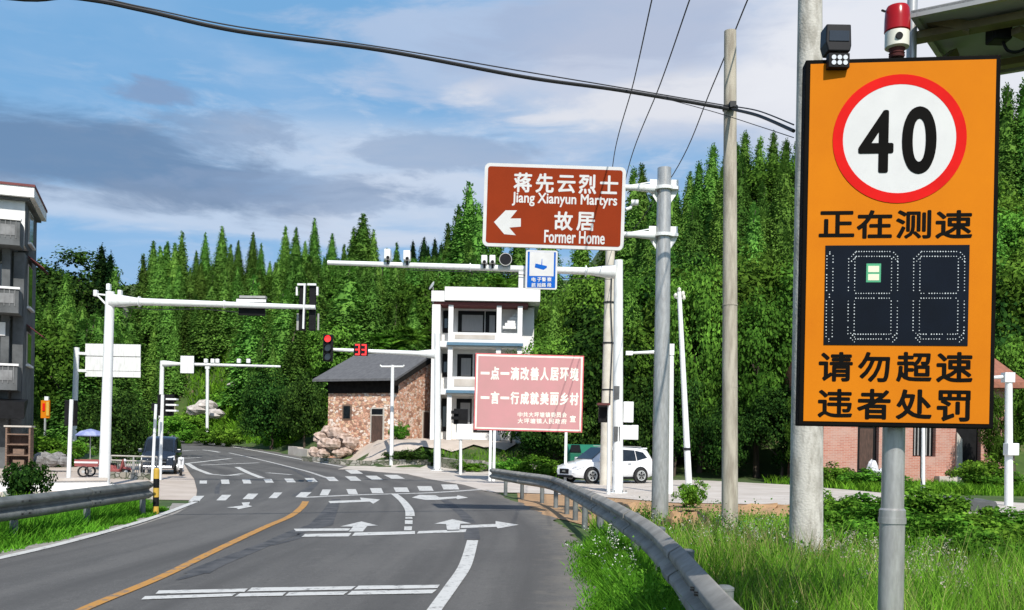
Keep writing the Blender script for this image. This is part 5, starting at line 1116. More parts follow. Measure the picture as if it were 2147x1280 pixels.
# ------------------------------------------------------------------ vehicles
def car(name, label, loc_, rotz, paint, st, wheels, wr, glass, extra):
    """ST: stations (x, z_low, z_belt, z_top, half width at belt, half width at top) from tail to nose, x forward"""
    t = thing(name, label, 'car', loc_, rotz); mb = MB(); n = 9; secs = []
    for x, zl_, zb_, zt_, wb2, wt in st:
        half = [(0, zl_), (wb2 * 0.86, zl_), (wb2 * 0.97, zl_ + 0.12), (wb2, (zl_ + zb_) / 2), (wb2 * 0.975, zb_ - 0.03), (wb2 * 0.955, zb_), (wt + 0.02, zt_ - 0.07), (wt - 0.10, zt_), (0, zt_ + 0.015)]
        secs.append([(x, y, z) for y, z in half] + [(x, -y, z) for y, z in half[-2:0:-1]])
    m_ = len(secs[0])
    for s_ in secs: mb.v += [Vector(p) for p in s_]
    for i in range(len(secs) - 1):
        for k in range(m_): mb.f.append((i * m_ + k, i * m_ + (k + 1) % m_, (i + 1) * m_ + (k + 1) % m_, (i + 1) * m_ + k))
    mb.f.append(tuple(range(m_))); mb.f.append(tuple(reversed(range((len(st) - 1) * m_, len(st) * m_))))
    body = mb.build('body', paint, t, smooth=True)
    def side(x, z, sg):
        i = max(0, min(len(st) - 2, sum(1 for q in st if q[0] <= x) - 1)); a, b = st[i], st[i + 1]; f = (x - a[0]) / (b[0] - a[0])
        g = [a[k] + (b[k] - a[k]) * f for k in range(6)]
        if z >= g[2]: ff = (z - g[2]) / max(0.01, g[3] - 0.07 - g[2]); y = g[4] * 0.955 + (g[5] + 0.02 - g[4] * 0.955) * min(1, ff)
        else: y = g[4] * 1.0
        return y * sg
    for sg in (1, -1):
        for poly_ in glass:
            q = [(x, side(x, z, sg) + 0.040 * sg, z) for x, z in poly_]
            if sg < 0: q = q
            mb = MB().add(q + [(x, y - 0.07 * sg, z) for x, y, z in q], [tuple(range(len(q))), tuple(reversed(range(len(q), 2 * len(q))))] + [(i, (i + 1) % len(q), (i + 1) % len(q) + len(q), i + len(q)) for i in range(len(q))]); mb.build('side_window', 'glass', t)
        for x in wheels:
            y = side(x, wr, sg); wl_ = thing('wheel', None, None, (0, 0, 0)); wl_.parent = t
            fw_ = Frame((x, y - 0.005 * sg, wr), (1, 0, 0), (0, 0, 1))
            MB(fw_).ring(0, 0, wr * 0.66, wr, -0.12 if sg > 0 else -0.02, 0.02 if sg > 0 else 0.12, 28).build('tyre', 'tyre', wl_)
            MB(fw_).disc(0, 0, wr * 0.67, -0.07, 0.07, 24).build('hub', 'black', wl_)
            rm = MB(fw_).ring(0, 0, wr * 0.54, wr * 0.67, -0.09, 0.09, 28)
            for k in range(10):
                a = 2 * math.pi * k / 10 + (0.12 if k % 2 else -0.12); rm.prism([(math.cos(a - .07) * .02, math.sin(a - .07) * .02), (math.cos(a - .10) * wr * .55, math.sin(a - .10) * wr * .55), (math.cos(a + .10) * wr * .55, math.sin(a + .10) * wr * .55)], -0.085, 0.085)
            rm.build('rim', 'alloy', wl_)
            MB(fw_).ring(0, 0, wr * 1.02, wr * 1.16, -0.012, 0.012, 28).build('wheel_arch', 'black', t)
    extra(t, st, side); return t
SUV = [(-2.25, 0.42, 0.95, 1.02, 0.70, 0.55), (-2.18, 0.34, 1.02, 1.30, 0.84, 0.58), (-1.95, 0.28, 1.05, 1.58, 0.90, 0.60), (-1.35, 0.24, 1.04, 1.66, 0.92, 0.64), (-0.3, 0.22, 1.02, 1.69, 0.92, 0.66), (0.35, 0.22, 1.01, 1.63, 0.92, 0.64), (0.85, 0.22, 1.00, 1.32, 0.92, 0.66), (1.22, 0.22, 0.98, 1.04, 0.92, 0.72), (1.75, 0.24, 0.87, 0.94, 0.90, 0.68), (2.08, 0.28, 0.74, 0.80, 0.80, 0.58), (2.24, 0.36, 0.60, 0.66, 0.62, 0.46)]
def suv_extra(t, st, side):
    MB().add([(1.17, -0.62, 1.09), (1.17, 0.62, 1.09), (0.42, 0.54, 1.62), (0.42, -0.54, 1.62), (1.19, -0.62, 1.115), (1.19, 0.62, 1.115), (0.44, 0.54, 1.645), (0.44, -0.54, 1.645)], [(4, 5, 6, 7), (0, 3, 2, 1), (0, 1, 5, 4), (1, 2, 6, 5), (2, 3, 7, 6), (3, 0, 4, 7)]).build('windscreen', 'glass', t)
    MB().box(2.18, 2.262, -0.36, 0.36, 0.42, 0.64).build('grille', 'black', t, bevel=0.02); MB().box(2.263, 2.272, -0.12, 0.12, 0.50, 0.58).build('grille_badge', 'chrome', t, bevel=0.004)
    MB().box(2.12, 2.272, -0.60, 0.60, 0.26, 0.37).build('bumper', 'black', t, bevel=0.02)
    for sg in (1, -1):
        MB().add([(1.62, 0.905 * sg, 0.84), (2.12, 0.80 * sg, 0.76), (2.20, 0.60 * sg, 0.74), (2.17, 0.66 * sg, 0.66), (2.08, 0.84 * sg, 0.66), (1.70, 0.912 * sg, 0.76), (1.62, 0.85 * sg, 0.84), (2.08, 0.7 * sg, 0.76), (2.12, 0.55 * sg, 0.74), (2.1, 0.6 * sg, 0.66), (2.0, 0.7 * sg, 0.66), (1.70, 0.85 * sg, 0.76)], [(0, 1, 2, 3, 4, 5), (11, 10, 9, 8, 7, 6)] + [(i, i + 6, (i + 1) % 6 + 6, (i + 1) % 6) for i in range(6)]).build('headlight', 'lens', t)
        MB().box(0.72, 0.98, min(0.90 * sg, 1.09 * sg), max(0.90 * sg, 1.09 * sg), 1.02, 1.17).build('mirror', 'carwhite', t, bevel=0.03)
        MB().bar((-1.6, 0.60 * sg, 1.70), (0.25, 0.62 * sg, 1.715), 0.03, 0.035).build('roof_rail', 'slat', t)
        for x in (0.30, -0.72): MB().box(x - 0.10, x + 0.10, min(0.915 * sg, 0.945 * sg), max(0.915 * sg, 0.945 * sg), 0.90, 0.925).build('door_handle', 'chrome', t)
        for x in (0.82, -0.24): MB().box(x, x + 0.012, min(0.905 * sg, 0.924 * sg), max(0.905 * sg, 0.924 * sg), 0.36, 0.99).build('door_seam', 'black', t)
        MB().box(-0.95, 0.95, min(0.86 * sg, 0.93 * sg), max(0.86 * sg, 0.93 * sg), 0.20, 0.30).build('sill', 'black', t)
        MB().box(-2.22, -2.10, min(0.60 * sg, 0.84 * sg), max(0.60 * sg, 0.84 * sg), 0.92, 1.08).build('tail_light', 'beacon', t)
        MB().disc(1.98, 0.45, 0.0, 0, 0, 3) if False else None
    MB().box(-2.0, -1.75, -0.55, 0.55, 1.60, 1.66).build('spoiler', 'carwhite', t)
pa = P(1228, 1010, 42.3); pb_ = P(1333, 1010, 44.0)
ctr = (pa + pb_) / 2; ctr.z = T(ctr.x, ctr.y) + 0.036; ang = math.atan2(pa.y - pb_.y, pa.x - pb_.x)
ang = math.pi + R(30)
car('parked_car', 'white SUV parked on the pale side road behind the utility pole', (P(1268, 1000, 40.6).x, 40.6, T(P(1268, 1000, 40.6).x, 40.6) + 0.04), ang, 'carwhite', SUV, (-1.36, 1.36), 0.36,
    [[(0.78, 1.03), (0.30, 1.52), (-0.22, 1.57), (-0.22, 1.04)], [(-0.28, 1.04), (-0.28, 1.57), (-1.12, 1.53), (-1.12, 1.06)], [(-1.18, 1.07), (-1.18, 1.52), (-1.62, 1.44), (-1.80, 1.20)]], suv_extra).scale = (0.92, 0.92, 0.91)
VAN = [(-2.1, 0.40, 1.05, 1.12, 0.72, 0.60), (-2.0, 0.30, 1.06, 1.70, 0.82, 0.68), (-1.0, 0.24, 1.06, 1.86, 0.86, 0.72), (0.4, 0.22, 1.05, 1.86, 0.86, 0.72), (0.95, 0.22, 1.04, 1.72, 0.86, 0.70), (1.55, 0.22, 1.02, 1.14, 0.86, 0.72), (1.95, 0.25, 0.92, 1.00, 0.83, 0.68), (2.12, 0.34, 0.74, 0.80, 0.74, 0.60)]
def van_extra(t, st, side):
    MB().add([(1.60, -0.70, 1.13), (1.60, 0.70, 1.13), (1.02, 0.62, 1.71), (1.02, -0.62, 1.71), (1.57, -0.70, 1.09), (1.57, 0.70, 1.09), (0.99, 0.62, 1.68), (0.99, -0.62, 1.68)], [(0, 1, 2, 3), (7, 6, 5, 4), (0, 4, 5, 1), (1, 5, 6, 2), (2, 6, 7, 3), (3, 7, 4, 0)]).build('windscreen', 'glass', t)
    MB().box(2.06, 2.16, -0.42, 0.42, 0.48, 0.72).build('grille', 'black', t, bevel=0.02); MB().box(2.161, 2.175, -0.42, 0.42, 0.57, 0.62).build('grille_bar', 'chrome', t)
    MB().box(1.98, 2.18, -0.72, 0.72, 0.24, 0.40).build('bumper', 'chrome', t, bevel=0.03); MB().box(2.181, 2.19, -0.22, 0.22, 0.26, 0.37).build('plate', 'bluetrim', t)
    for sg in (1, -1):
        MB().add([(1.98, 0.80 * sg, 0.92), (2.10, 0.50 * sg, 0.86), (2.13, 0.48 * sg, 0.70), (2.03, 0.82 * sg, 0.70), (1.9, 0.74 * sg, 0.92), (2.0, 0.46 * sg, 0.86), (2.0, 0.45 * sg, 0.70), (1.9, 0.76 * sg, 0.70)], [(0, 1, 2, 3), (7, 6, 5, 4), (0, 4, 5, 1), (1, 5, 6, 2), (2, 6, 7, 3), (3, 7, 4, 0)]).build('headlight', 'lens', t)
        MB().box(1.15, 1.35, min(0.86 * sg, 1.06 * sg), max(0.86 * sg, 1.06 * sg), 1.06, 1.24).build('mirror', 'carblue', t, bevel=0.03)
    for y in (-0.5, 0.5): MB().bar((-1.3, y, 1.90), (0.3, y, 1.90), 0.04, 0.05).build('roof_rail', 'slat', t)
pv = P(335, 992, 42.5)
car('parked_van', 'dark blue van parked nose out beside the round tree on the left pavement', (P(340, 990, 43.0).x, 43.0, T(P(340, 990, 43.0).x, 43.0) + 0.02), R(-76), 'carblue', VAN, (-1.3, 1.35), 0.34,
    [[(1.22, 1.08), (0.86, 1.62), (0.2, 1.66), (0.2, 1.08)], [(0.12, 1.08), (0.12, 1.66), (-1.0, 1.66), (-1.0, 1.08)], [(-1.06, 1.08), (-1.06, 1.66), (-1.8, 1.58), (-1.85, 1.10)]], van_extra).scale = (0.86, 0.84, 0.88)
def scooter(label, p, rz, paint, s_=1.0):
    t = thing('scooter', label, 'scooter', p, rz); t.scale = (s_,) * 3
    for x in (-0.62, 0.62):
        fw_ = Frame((x, 0, 0.26), (1, 0, 0), (0, 0, 1)); wl_ = MB(fw_).ring(0, 0, 0.16, 0.26, -0.06, 0.06, 22).build('wheel', 'tyre', t); MB(fw_).disc(0, 0, 0.165, -0.04, 0.04, 16).build('rim', 'alloy', wl_)
    MB().prism([(-0.85, 0.45), (-0.35, 0.30), (0.25, 0.28), (0.42, 0.55), (0.52, 0.95), (0.44, 0.97), (0.30, 0.46), (-0.1, 0.44), (-0.2, 0.66), (-0.85, 0.66)], -0.15, 0.15).build('body', paint, t, bevel=0.04)
    MB().prism([(-0.88, 0.67), (-0.15, 0.67), (-0.15, 0.75), (-0.88, 0.80)], -0.14, 0.14).build('seat', 'black', t, bevel=0.03)
    MB().tube([(0.62, 0, 0.3), (0.46, 0, 1.0)], 0.03, 8).build('fork', 'slat', t); MB().tube([(0.42, -0.32, 1.03), (0.46, 0, 1.0), (0.42, 0.32, 1.03)], 0.018, 8).build('handlebar', 'black', t)
    MB().rock((0.52, 0, 0.90), 0.07, 0.09, 0.08, 2).build('headlight', 'lens', t, smooth=True); MB().prism([(0.42, 0.50), (0.86, 0.42), (0.80, 0.54), (0.55, 0.58)], -0.09, 0.09).build('mudguard', paint, t); return t
p_ = P(379, 990, 40.5); scooter('white scooter parked beside the dark van at the road edge', (p_.x, 40.5, T(p_.x, 40.5) + 0.03), R(-70), 'carwhite', 0.8)
p_ = P(250, 1000, 38); scooter('red scooter parked behind the white gantry post by the railing', (P(245, 1000, 37.2).x, 37.2, T(P(245, 1000, 37.2).x, 37.2) + 0.02), R(-20), 'redcart', 0.75)
p_ = P(195, 1000, 37.5)
rc = thing('cargo_tricycle', 'faded red and white cargo tricycle under the blue umbrella', 'tricycle', (p_.x, 37.5, T(p_.x, 37.5) + 0.02), R(6)); rc.scale = (0.8,) * 3
MB().box(-0.75, 0.35, -0.4, 0.4, 0.52, 0.60).build('bed', 'redcart', rc); MB().box(-0.75, 0.35, -0.42, -0.401, 0.605, 0.85).build('side_board', 'redcart', rc); MB().box(-0.75, 0.35, -0.44, -0.421, 0.68, 0.76).build('stripe', 'white', rc); MB().box(-0.75, 0.35, 0.40, 0.42, 0.605, 0.85).build('side_board', 'redcart', rc)
for x, y in ((-0.3, -0.5), (-0.3, 0.5), (0.95, 0)):
    fw_ = Frame((x, y, 0.27), (1, 0, 0), (0, 0, 1)); wl_ = MB(fw_).ring(0, 0, 0.2, 0.27, -0.04, 0.04, 22).build('wheel', 'tyre', rc); MB(fw_).disc(0, 0, 0.08, -0.03, 0.03, 12).build('hub', 'alloy', wl_)
MB().tube([(0.95, 0, 0.27), (0.78, 0, 0.95)], 0.025, 8).build('fork', 'slat', rc); MB().tube([(0.70, -0.3, 1.0), (0.78, 0, 0.95), (0.70, 0.3, 1.0)], 0.018, 8).build('handlebar', 'black', rc); MB().box(0.38, 0.66, -0.13, 0.13, 0.66, 0.76).build('seat', 'black', rc, bevel=0.02)
MB().bar((0.35, 0, 0.5), (0.85, 0, 0.55), 0.05, 0.05).build('frame', 'slat', rc)
p_ = P(190, 905, 39.0); zu = T(p_.x, 39.0)
um = thing('parasol', 'faded blue parasol over the cargo tricycle left of the round tree', 'umbrella', (p_.x, 39.0, zu))
MB().lathe([(0.6, 1.62), (0.62, 1.66), (0.42, 1.82), (0.12, 1.90), (0.02, 1.92)], (0, 0, 0), 8).build('canopy', 'umbrella', um); MB().tube([(0, 0, -0.05), (0, 0, 1.9)], 0.02, 8).build('pole', 'slat', um)
# green skip
p_ = P(1222, 980, 45.0); zg_ = T(p_.x, 45.0) + 0.03
dm = thing('waste_skip', 'green waste container with sloping lid behind the white SUV', 'waste container', (p_.x, 45.0, zg_), R(-8)); dm.scale = (1.0, 1.0, 1.12)
MB().add([(-0.70, -0.5, 0.18), (0.85, -0.5, 0.18), (0.85, 0.5, 0.18), (-0.70, 0.5, 0.18), (-0.85, -0.62, 1.05), (0.95, -0.62, 1.05), (0.95, 0.62, 1.05), (-0.85, 0.62, 1.05)], [(0, 3, 2, 1), (4, 5, 6, 7), (0, 1, 5, 4), (1, 2, 6, 5), (2, 3, 7, 6), (3, 0, 4, 7)]).build('bin', 'binGreen', dm, bevel=0.02)
MB().add([(-0.87, -0.64, 1.055), (0.97, -0.64, 1.055), (0.97, 0.64, 1.055), (-0.87, 0.64, 1.055), (-0.80, -0.1, 1.42), (0.9, -0.1, 1.42), (0.9, 0.6, 1.42), (-0.80, 0.6, 1.42)], [(0, 3, 2, 1), (4, 5, 6, 7), (0, 1, 5, 4), (1, 2, 6, 5), (2, 3, 7, 6), (3, 0, 4, 7)]).build('lid', 'binGreen', dm, bevel=0.02)
MB().add([(-0.60, -0.655, 1.10), (-0.05, -0.655, 1.10), (-0.15, -0.16, 1.40), (-0.55, -0.16, 1.40), (-0.60, -0.64, 1.08), (-0.05, -0.64, 1.08), (-0.15, -0.14, 1.38), (-0.55, -0.14, 1.38)], [(0, 1, 2, 3), (7, 6, 5, 4)]).build('opening', 'black', dm)
for x in (-0.6, 0.7): MB().lathe([(0.07, 0.0), (0.07, 0.17)], (x, -0.3, 0), 10).build('foot', 'black', dm)
# railings, low walls, stones
def railing(label, u0, v0, u1, v1, Y0, Y1, h, nb):
    a = P(u0, v0, Y0); b = P(u1, v1, Y1); a.z = T(a.x, a.y) + 0.02; b.z = T(b.x, b.y) + 0.02; t = thing('railing', label, 'railing', tuple(a)); d = b - a
    for z in (0.12, h - 0.18, h): MB().tube([a + Vector((0, 0, z)), b + Vector((0, 0, z))], 0.03, 8).build('rail', 'frame', t, True, True)
    for i in range(3): q = a + d * (i / 2); MB().tube([q, q + Vector((0, 0, h))], 0.035, 8).build('rail_post', 'slat', t, True, True)
    for i in range(nb): q = a + d * ((i + 0.5) / nb); MB().tube([q + Vector((0, 0, 0.12)), q + Vector((0, 0, h - 0.18))], 0.014, 6).build('baluster', 'slat', t, True)
    return t
railing('pale metal railing with upright bars between the gantry post and the dark van', 232, 1000, 328, 1002, 37.5, 36.5, 0.85, 22)
def wallrun(name, label, pts, h, th, m, cap=None):
    t = thing(name, label, 'wall', tuple(pts[0])); mb = MB(); cb_ = MB()
    for i in range(len(pts) - 1):
        a, b = Vector(pts[i]), Vector(pts[i + 1]); n = max(1, int((b - a).length / 1.2))
        for k in range(n):
            p, q = a + (b - a) * (k / n), a + (b - a) * ((k + 1) / n); p.z = T(p.x, p.y); q.z = T(q.x, q.y); hh = h * (1 + random.uniform(-0.10, 0.10)) if cap is None else h
            mb.bar(p + Vector((0, 0, hh / 2 - 0.15)), q + Vector((0, 0, hh / 2 - 0.15)), th, hh + 0.3)
            if cap: cb_.bar(p + Vector((0, 0, h + 0.045)), q + Vector((0, 0, h + 0.045)), th + 0.1, 0.08)
    mb.build('wall', m, t, True)
    if cap: cb_.build('coping', cap, t, True)
    return t
def gpt(u, v, Y): p = P(u, v, Y); return (p.x, Y, T(p.x, Y))
wallrun('low_wall', 'low white wall on the pavement behind the left guardrail', [gpt(-30, 1015, 26.5), gpt(222, 1010, 28.5)], 0.30, 0.25, 'whitewall', 'pave')
wallrun('low_wall', 'low tan wall under the metal railing beside the gantry post', [gpt(232, 1005, 36.6), gpt(316, 1002, 35.8)], 0.28, 0.25, 'drystone')
wallrun('dry_stone_wall', 'low dry stone wall along the pale apron below the white house', [gpt(925, 970, 52.6), gpt(1010, 985, 50.6), gpt(1090, 990, 48.8), gpt(1180, 995, 47.5)], 0.55, 0.5, 'drystone')
wallrun('dry_stone_wall', 'mossy stone bank below the yard of the stone house', [gpt(640, 955, 57.5), gpt(720, 955, 54.6), gpt(820, 960, 53.2), gpt(905, 965, 52.8)], 0.30, 0.5, 'drystone')
wallrun('low_wall', 'pale slab wall left of the stone yard at the foot of the dark bush', [gpt(610, 935, 66), gpt(650, 940, 63)], 0.55, 0.4, 'pave')
for i, (u, v, Y, sx_, sz_, lb_) in enumerate(((1436, 1080, 17.0, 0.55, 0.42, 'orange earth heap right of the foot of the galvanised sign pole'), (1330, 1060, 21.5, 0.9, 0.30, 'low orange earth heap between the guardrail and the white gantry post'), (1630, 1075, 21.0, 1.3, 0.35, 'broad orange earth heap between the two concrete poles'))):
    p = P(u, v, Y); h_ = MB().rock((0, 0, 0), sx_, sx_ * 0.8, sz_, i + 40, 9, 16).build('earth_heap', 'dirt', None, smooth=True); h_.location = (p.x, Y, T(p.x, Y) + 0.02); tag(h_, lb_, 'earth heap', 'earth heaps on the verge')
# stones: heap by the stone house, boulders on the slope, rubble on the left
def rocks(lst, group, m='rock', fl=0.7):
    for i, (u, v, Y, s_, lb_) in enumerate(lst):
        p = P(u, v, Y); r_ = MB().rock((0, 0, 0), s_, s_ * 0.85, s_ * fl, i + int(u)).build('boulder', m, None); r_.location = (p.x, p.y, max(p.z - (0.4 if m == 'rockpink' else 0), T(p.x, p.y) + s_ * 0.2)); tag(r_, lb_, 'rock', group)
rocks([(672, 905, 59.5, 0.49, 'pale boulder at the left foot of the stone heap'), (690, 892, 60.0, 0.53, 'tall pale boulder in the middle of the stone heap'), (706, 896, 59.5, 0.55, 'pinkish boulder right of the tallest in the heap'), (722, 905, 59.0, 0.44, 'flat pink boulder at the right end of the heap'), (735, 915, 58.5, 0.52, 'small boulder under the stone house window'), (683, 918, 58.5, 0.55, 'small tan boulder at the front of the stone heap'), (700, 918, 58.1, 0.52, 'tan boulder low at the front right of the stone heap'), (748, 918, 59.5, 0.3, 'smallest pale boulder near the timber door frame'), (660, 935, 58.6, 0.45, 'low boulder at the far left foot of the heap'), (678, 938, 58.2, 0.4, 'low boulder left of the middle at the front of the heap'), (712, 936, 58.2, 0.45, 'low boulder right of the middle at the front of the heap'), (728, 932, 58.6, 0.4, 'low boulder at the right front of the heap'), (695, 930, 58.8, 0.5, 'broad low boulder in the middle front of the heap')], 'boulders heaped by the stone house', 'rockpink')
rocks([(410, 860, 92, 1.0, 'large white boulder on the grassy slope, left of three'), (432, 852, 92.5, 1.15, 'tallest white boulder on the grassy slope'), (452, 868, 91, 0.9, 'white boulder on the grassy slope, right of three'), (490, 808, 104, 0.75, 'pinkish boulder high on the grassy slope')], 'boulders on the grassy slope', 'rock', 0.5)
rocks([(78, 968, 42, 0.35, 'grey rock at the left end of the rubble bank'), (92, 962, 42.5, 0.42, 'dark rock second in the rubble bank on the left'), (108, 966, 42, 0.38, 'grey rock in the middle of the left rubble bank'), (122, 960, 42.5, 0.36, 'pale grey rock right of the middle of the left rubble bank'), (135, 968, 42, 0.3, 'small grey rock at the right end of the rubble bank')], 'rocks of the left rubble bank', 'rockgrey')
rocks([(40, 1022, 25.0, 0.32, 'white broken block under the leafy bush behind the left guardrail'), (28, 1030, 24.6, 0.26, 'smaller white block at the far left behind the guardrail')], 'white blocks behind the left guardrail', 'whitewall')
p_ = P(683, 945, 60.2); zt_ = T(p_.x, 60.2)
sb_ = thing('stone_bench', 'rough stone slab resting on two pale stumps before the stone heap', 'bench', (p_.x, 60.2, zt_)); MB().box(-0.45, 0.75, -0.3, 0.3, 0.72, 0.86).build('slab', 'rock', sb_, bevel=0.03)
for x in (-0.28, 0.08): MB().lathe([(0.11, -0.2), (0.12, 0.35), (0.10, 0.715)], (x, 0, 0), 10).build('leg', 'rock', sb_)
p_ = P(671, 952, 59.5); bk = thing('bucket', 'black bucket standing left of the stone bench', 'bucket', (p_.x, 59.5, T(p_.x, 59.5) + 0.03)); MB().lathe([(0.13, 0), (0.18, 0.36), (0.165, 0.36), (0.12, 0.03)], (0, 0, 0), 16).build('pail', 'black', bk); MB().tube([(-0.17, 0, 0.34), (-0.1, 0, 0.5), (0.1, 0, 0.5), (0.17, 0, 0.34)], 0.01, 6).build('handle', 'slat', bk)
p_ = P(2010, 1095, 25.5)
tag(MB().add([(-0.9, -0.5, 0), (0.9, -0.55, 0), (0.8, 0.5, 0), (-0.8, 0.45, 0), (-0.85, -0.45, 0.42), (0.8, -0.5, 0.34), (0.7, 0.45, 0.36), (-0.7, 0.4, 0.44)], [(0, 3, 2, 1), (4, 5, 6, 7), (0, 1, 5, 4), (1, 2, 6, 5), (2, 3, 7, 6), (3, 0, 4, 7)]).build('concrete_block', 'cement', None, bevel=0.05), 'low grey concrete block on the side road verge near the white post', 'block').location = (p_.x, 25.5, T(p_.x, 25.5))
bpy.data.objects['concrete_block'].rotation_euler = (0, 0, R(-12))

# ------------------------------------------------------------------ vegetation
def rot_leaves(cen, dirv, side, ln, wd, quad=True):
    """leaf-sized faces: CEN (n,3) foot points, DIRV their long axes, SIDE their width axes"""
    n = len(cen); ln = np.broadcast_to(np.asarray(ln, float), (n,))[:, None]; wd = np.broadcast_to(np.asarray(wd, float), (n,))[:, None]
    if quad:
        v = np.stack([cen, cen + dirv * ln * 0.45 + side * wd, cen + dirv * ln, cen + dirv * ln * 0.45 - side * wd], 1).reshape(-1, 3)
        b = np.arange(n)[:, None] * 4; t = np.concatenate([b + [0, 1, 2], b + [0, 2, 3]])
    else:
        v = np.stack([cen + side * wd, cen + dirv * ln, cen - side * wd], 1).reshape(-1, 3); t = np.arange(n)[:, None] * 3 + [0, 1, 2]
    return v, t
def unit(a): return a / np.maximum(1e-9, np.linalg.norm(a, axis=1, keepdims=True))
def fir_mesh(seed, Rb, nb, sl_, mt, pw=0.85, irr=0.25):
    g = np.random.default_rng(seed)
    t = 1 - g.random(nb) ** 0.62 * 0.97; t = np.clip(t + g.normal(0, 0.004, nb), 0.03, 0.985)
    lay = np.round(t * 24) / 24; t = np.where(g.random(nb) < 0.22, lay + g.normal(0, 0.006, nb), t)
    az = g.random(nb) * 2 * np.pi
    lob = 1 + irr * np.sin(az * 2 + g.random() * 6 + t * 9) * 0.5 + irr * np.sin(az * 3 + t * 17 + g.random() * 6) * 0.5
    r = (Rb * np.clip(1 - t, 0, 1) ** pw * lob * g.uniform(0.72, 1.15, nb) + 0.006)
    cs, vs, ss, ls = [], [], [], []
    for k in range(9):
        f = (k + g.random(nb)) / 9; keep = f > g.uniform(0.05, 0.35, nb)
        x = r * f; z = t + 0.10 * x - 0.45 * x * f * np.where(t > 0.85, 0.2, 1) + g.normal(0, 0.006, nb)
        c_ = np.stack([x * np.cos(az), x * np.sin(az), z], 1) + g.normal(0, 0.006, (nb, 3))
        aj = az + g.normal(0, 0.45, nb)
        d_ = np.stack([np.cos(aj), np.sin(aj), np.where(t > 0.9, 0.9, -0.55) + g.normal(0, 0.35, nb)], 1)
        s_ = np.stack([-np.sin(aj), np.cos(aj), g.normal(0, 0.45, nb)], 1)
        cs.append(c_[keep]); vs.append(unit(d_)[keep]); ss.append(unit(s_)[keep]); ls.append((sl_ * g.uniform(0.6, 1.3, nb) * (0.55 + 0.6 * (1 - t)))[keep])
    c_ = np.concatenate(cs); l_ = np.concatenate(ls)
    v, tr = rot_leaves(c_, np.concatenate(vs), np.concatenate(ss), l_, l_ * 0.36)
    core_v, core_t, b0 = [], [], 0; m_ = 9
    for zz in np.linspace(0.05, 0.93, 16):
        r1 = Rb * (1 - zz) ** pw * 0.74; zt = min(0.985, zz + 0.11); r2 = Rb * max(0, 1 - zt) ** pw * 0.45
        a = np.arange(m_) * 2 * np.pi / m_ + g.random() * 6; j = g.uniform(0.8, 1.15, m_)
        lo_ = np.stack([np.cos(a) * r1 * j, np.sin(a) * r1 * j, zz - 0.02 + g.normal(0, 0.008, m_)], 1); hi_ = np.stack([np.cos(a) * r2, np.sin(a) * r2, np.full(m_, zt)], 1)
        core_v += [lo_, hi_]; k = np.arange(m_); k2 = (k + 1) % m_; core_t += [np.stack([k, k2, k2 + m_], 1) + b0, np.stack([k, k2 + m_, k + m_], 1) + b0]; b0 += 2 * m_
    bv = len(v); v = np.concatenate([v] + core_v); tr = np.concatenate([tr] + [q + bv for q in core_t])
    tip = np.array([[0.006, 0, 0.94], [-0.004, 0.006, 0.94], [-0.004, -0.006, 0.94], [0, 0, 1.005]]); b = len(v)
    return fastmesh('fir_crown', np.concatenate([v, tip]), np.concatenate([tr, [[b, b + 1, b + 3], [b + 1, b + 2, b + 3], [b + 2, b, b + 3]]]), mt)
def crown_mesh(seed, rx, rz, ncl, nlf, leaf, mt, z0=0.0, flat=0.0, cl=0.33, shell=0.6):
    """broad crown: leaf clumps through an ellipsoid of half width RX and half height RZ"""
    g = np.random.default_rng(seed)
    d = unit(g.normal(0, 1, (ncl, 3))); rad = g.uniform(shell, 1.0, ncl)[:, None] ** 0.8; cc = d * rad * np.array([rx, rx, rz]) * g.uniform(0.78, 1.08, (ncl, 1))
    cc[:, 2] = np.maximum(cc[:, 2], -rz * 0.9)
    rc = cl * min(rx, rz) * g.uniform(0.65, 1.25, ncl)
    idx = np.repeat(np.arange(ncl), nlf); n = len(idx)
    o = unit(g.normal(0, 1, (n, 3))) * (g.random((n, 1)) ** 0.45) * rc[idx][:, None]; o[:, 2] *= 0.75
    p = cc[idx] + o; p[:, 2] += z0
    out = unit(o + cc[idx] * 0.4 + np.array([0, 0, 0.3]) * rc[idx][:, None]); dr = unit(np.cross(out, g.normal(0, 1, (n, 3))) + out * 0.35); sd = unit(np.cross(dr, out + g.normal(0, 0.5, (n, 3))))
    l_ = leaf * g.uniform(0.6, 1.4, n); v, t = rot_leaves(p - dr * l_[:, None] * 0.5, dr, sd, l_, l_ * 0.30)
    return fastmesh('crown', v, t, mt)
def trunk_mesh(h, r, seed, spread=0.0, nl=0):
    rg = random.Random(seed); mb = MB(); pts = [(0, 0, -0.4 * 1)] + [(rg.uniform(-.03, .03) * h * (i > 0), rg.uniform(-.03, .03) * h * (i > 0), h * i / 4) for i in range(5)]
    mb.tube(pts, [r * 1.15, r * 1.1, r * 0.85, r * 0.65, r * 0.45, r * 0.12], 8)
    for k in range(nl):
        a = rg.uniform(0, 6.28); z = h * rg.uniform(0.35, 0.75); mb.tube([(0, 0, z), (math.cos(a) * spread * 0.5, math.sin(a) * spread * 0.5, z + 0.22 * h), (math.cos(a) * spread, math.sin(a) * spread, z + 0.34 * h)], [r * 0.45, r * 0.28, r * 0.08], 6)
    me = bpy.data.meshes.new('trunk'); me.from_pydata([tuple(v) for v in mb.v], [], mb.f); me.materials.append(M['bark']); return me
def tree(name, label, group, p, scale, rz, crown, trunk, cat='tree'):
    t = thing(name, label, cat, tuple(p), rz, group); t.scale = scale if hasattr(scale, '__len__') else (scale,) * 3
    for nm, me in (('trunk', trunk), ('crown', crown)):
        if me is None: continue
        o = bpy.data.objects.new(nm, me); col.objects.link(o); o.parent = t
    return t
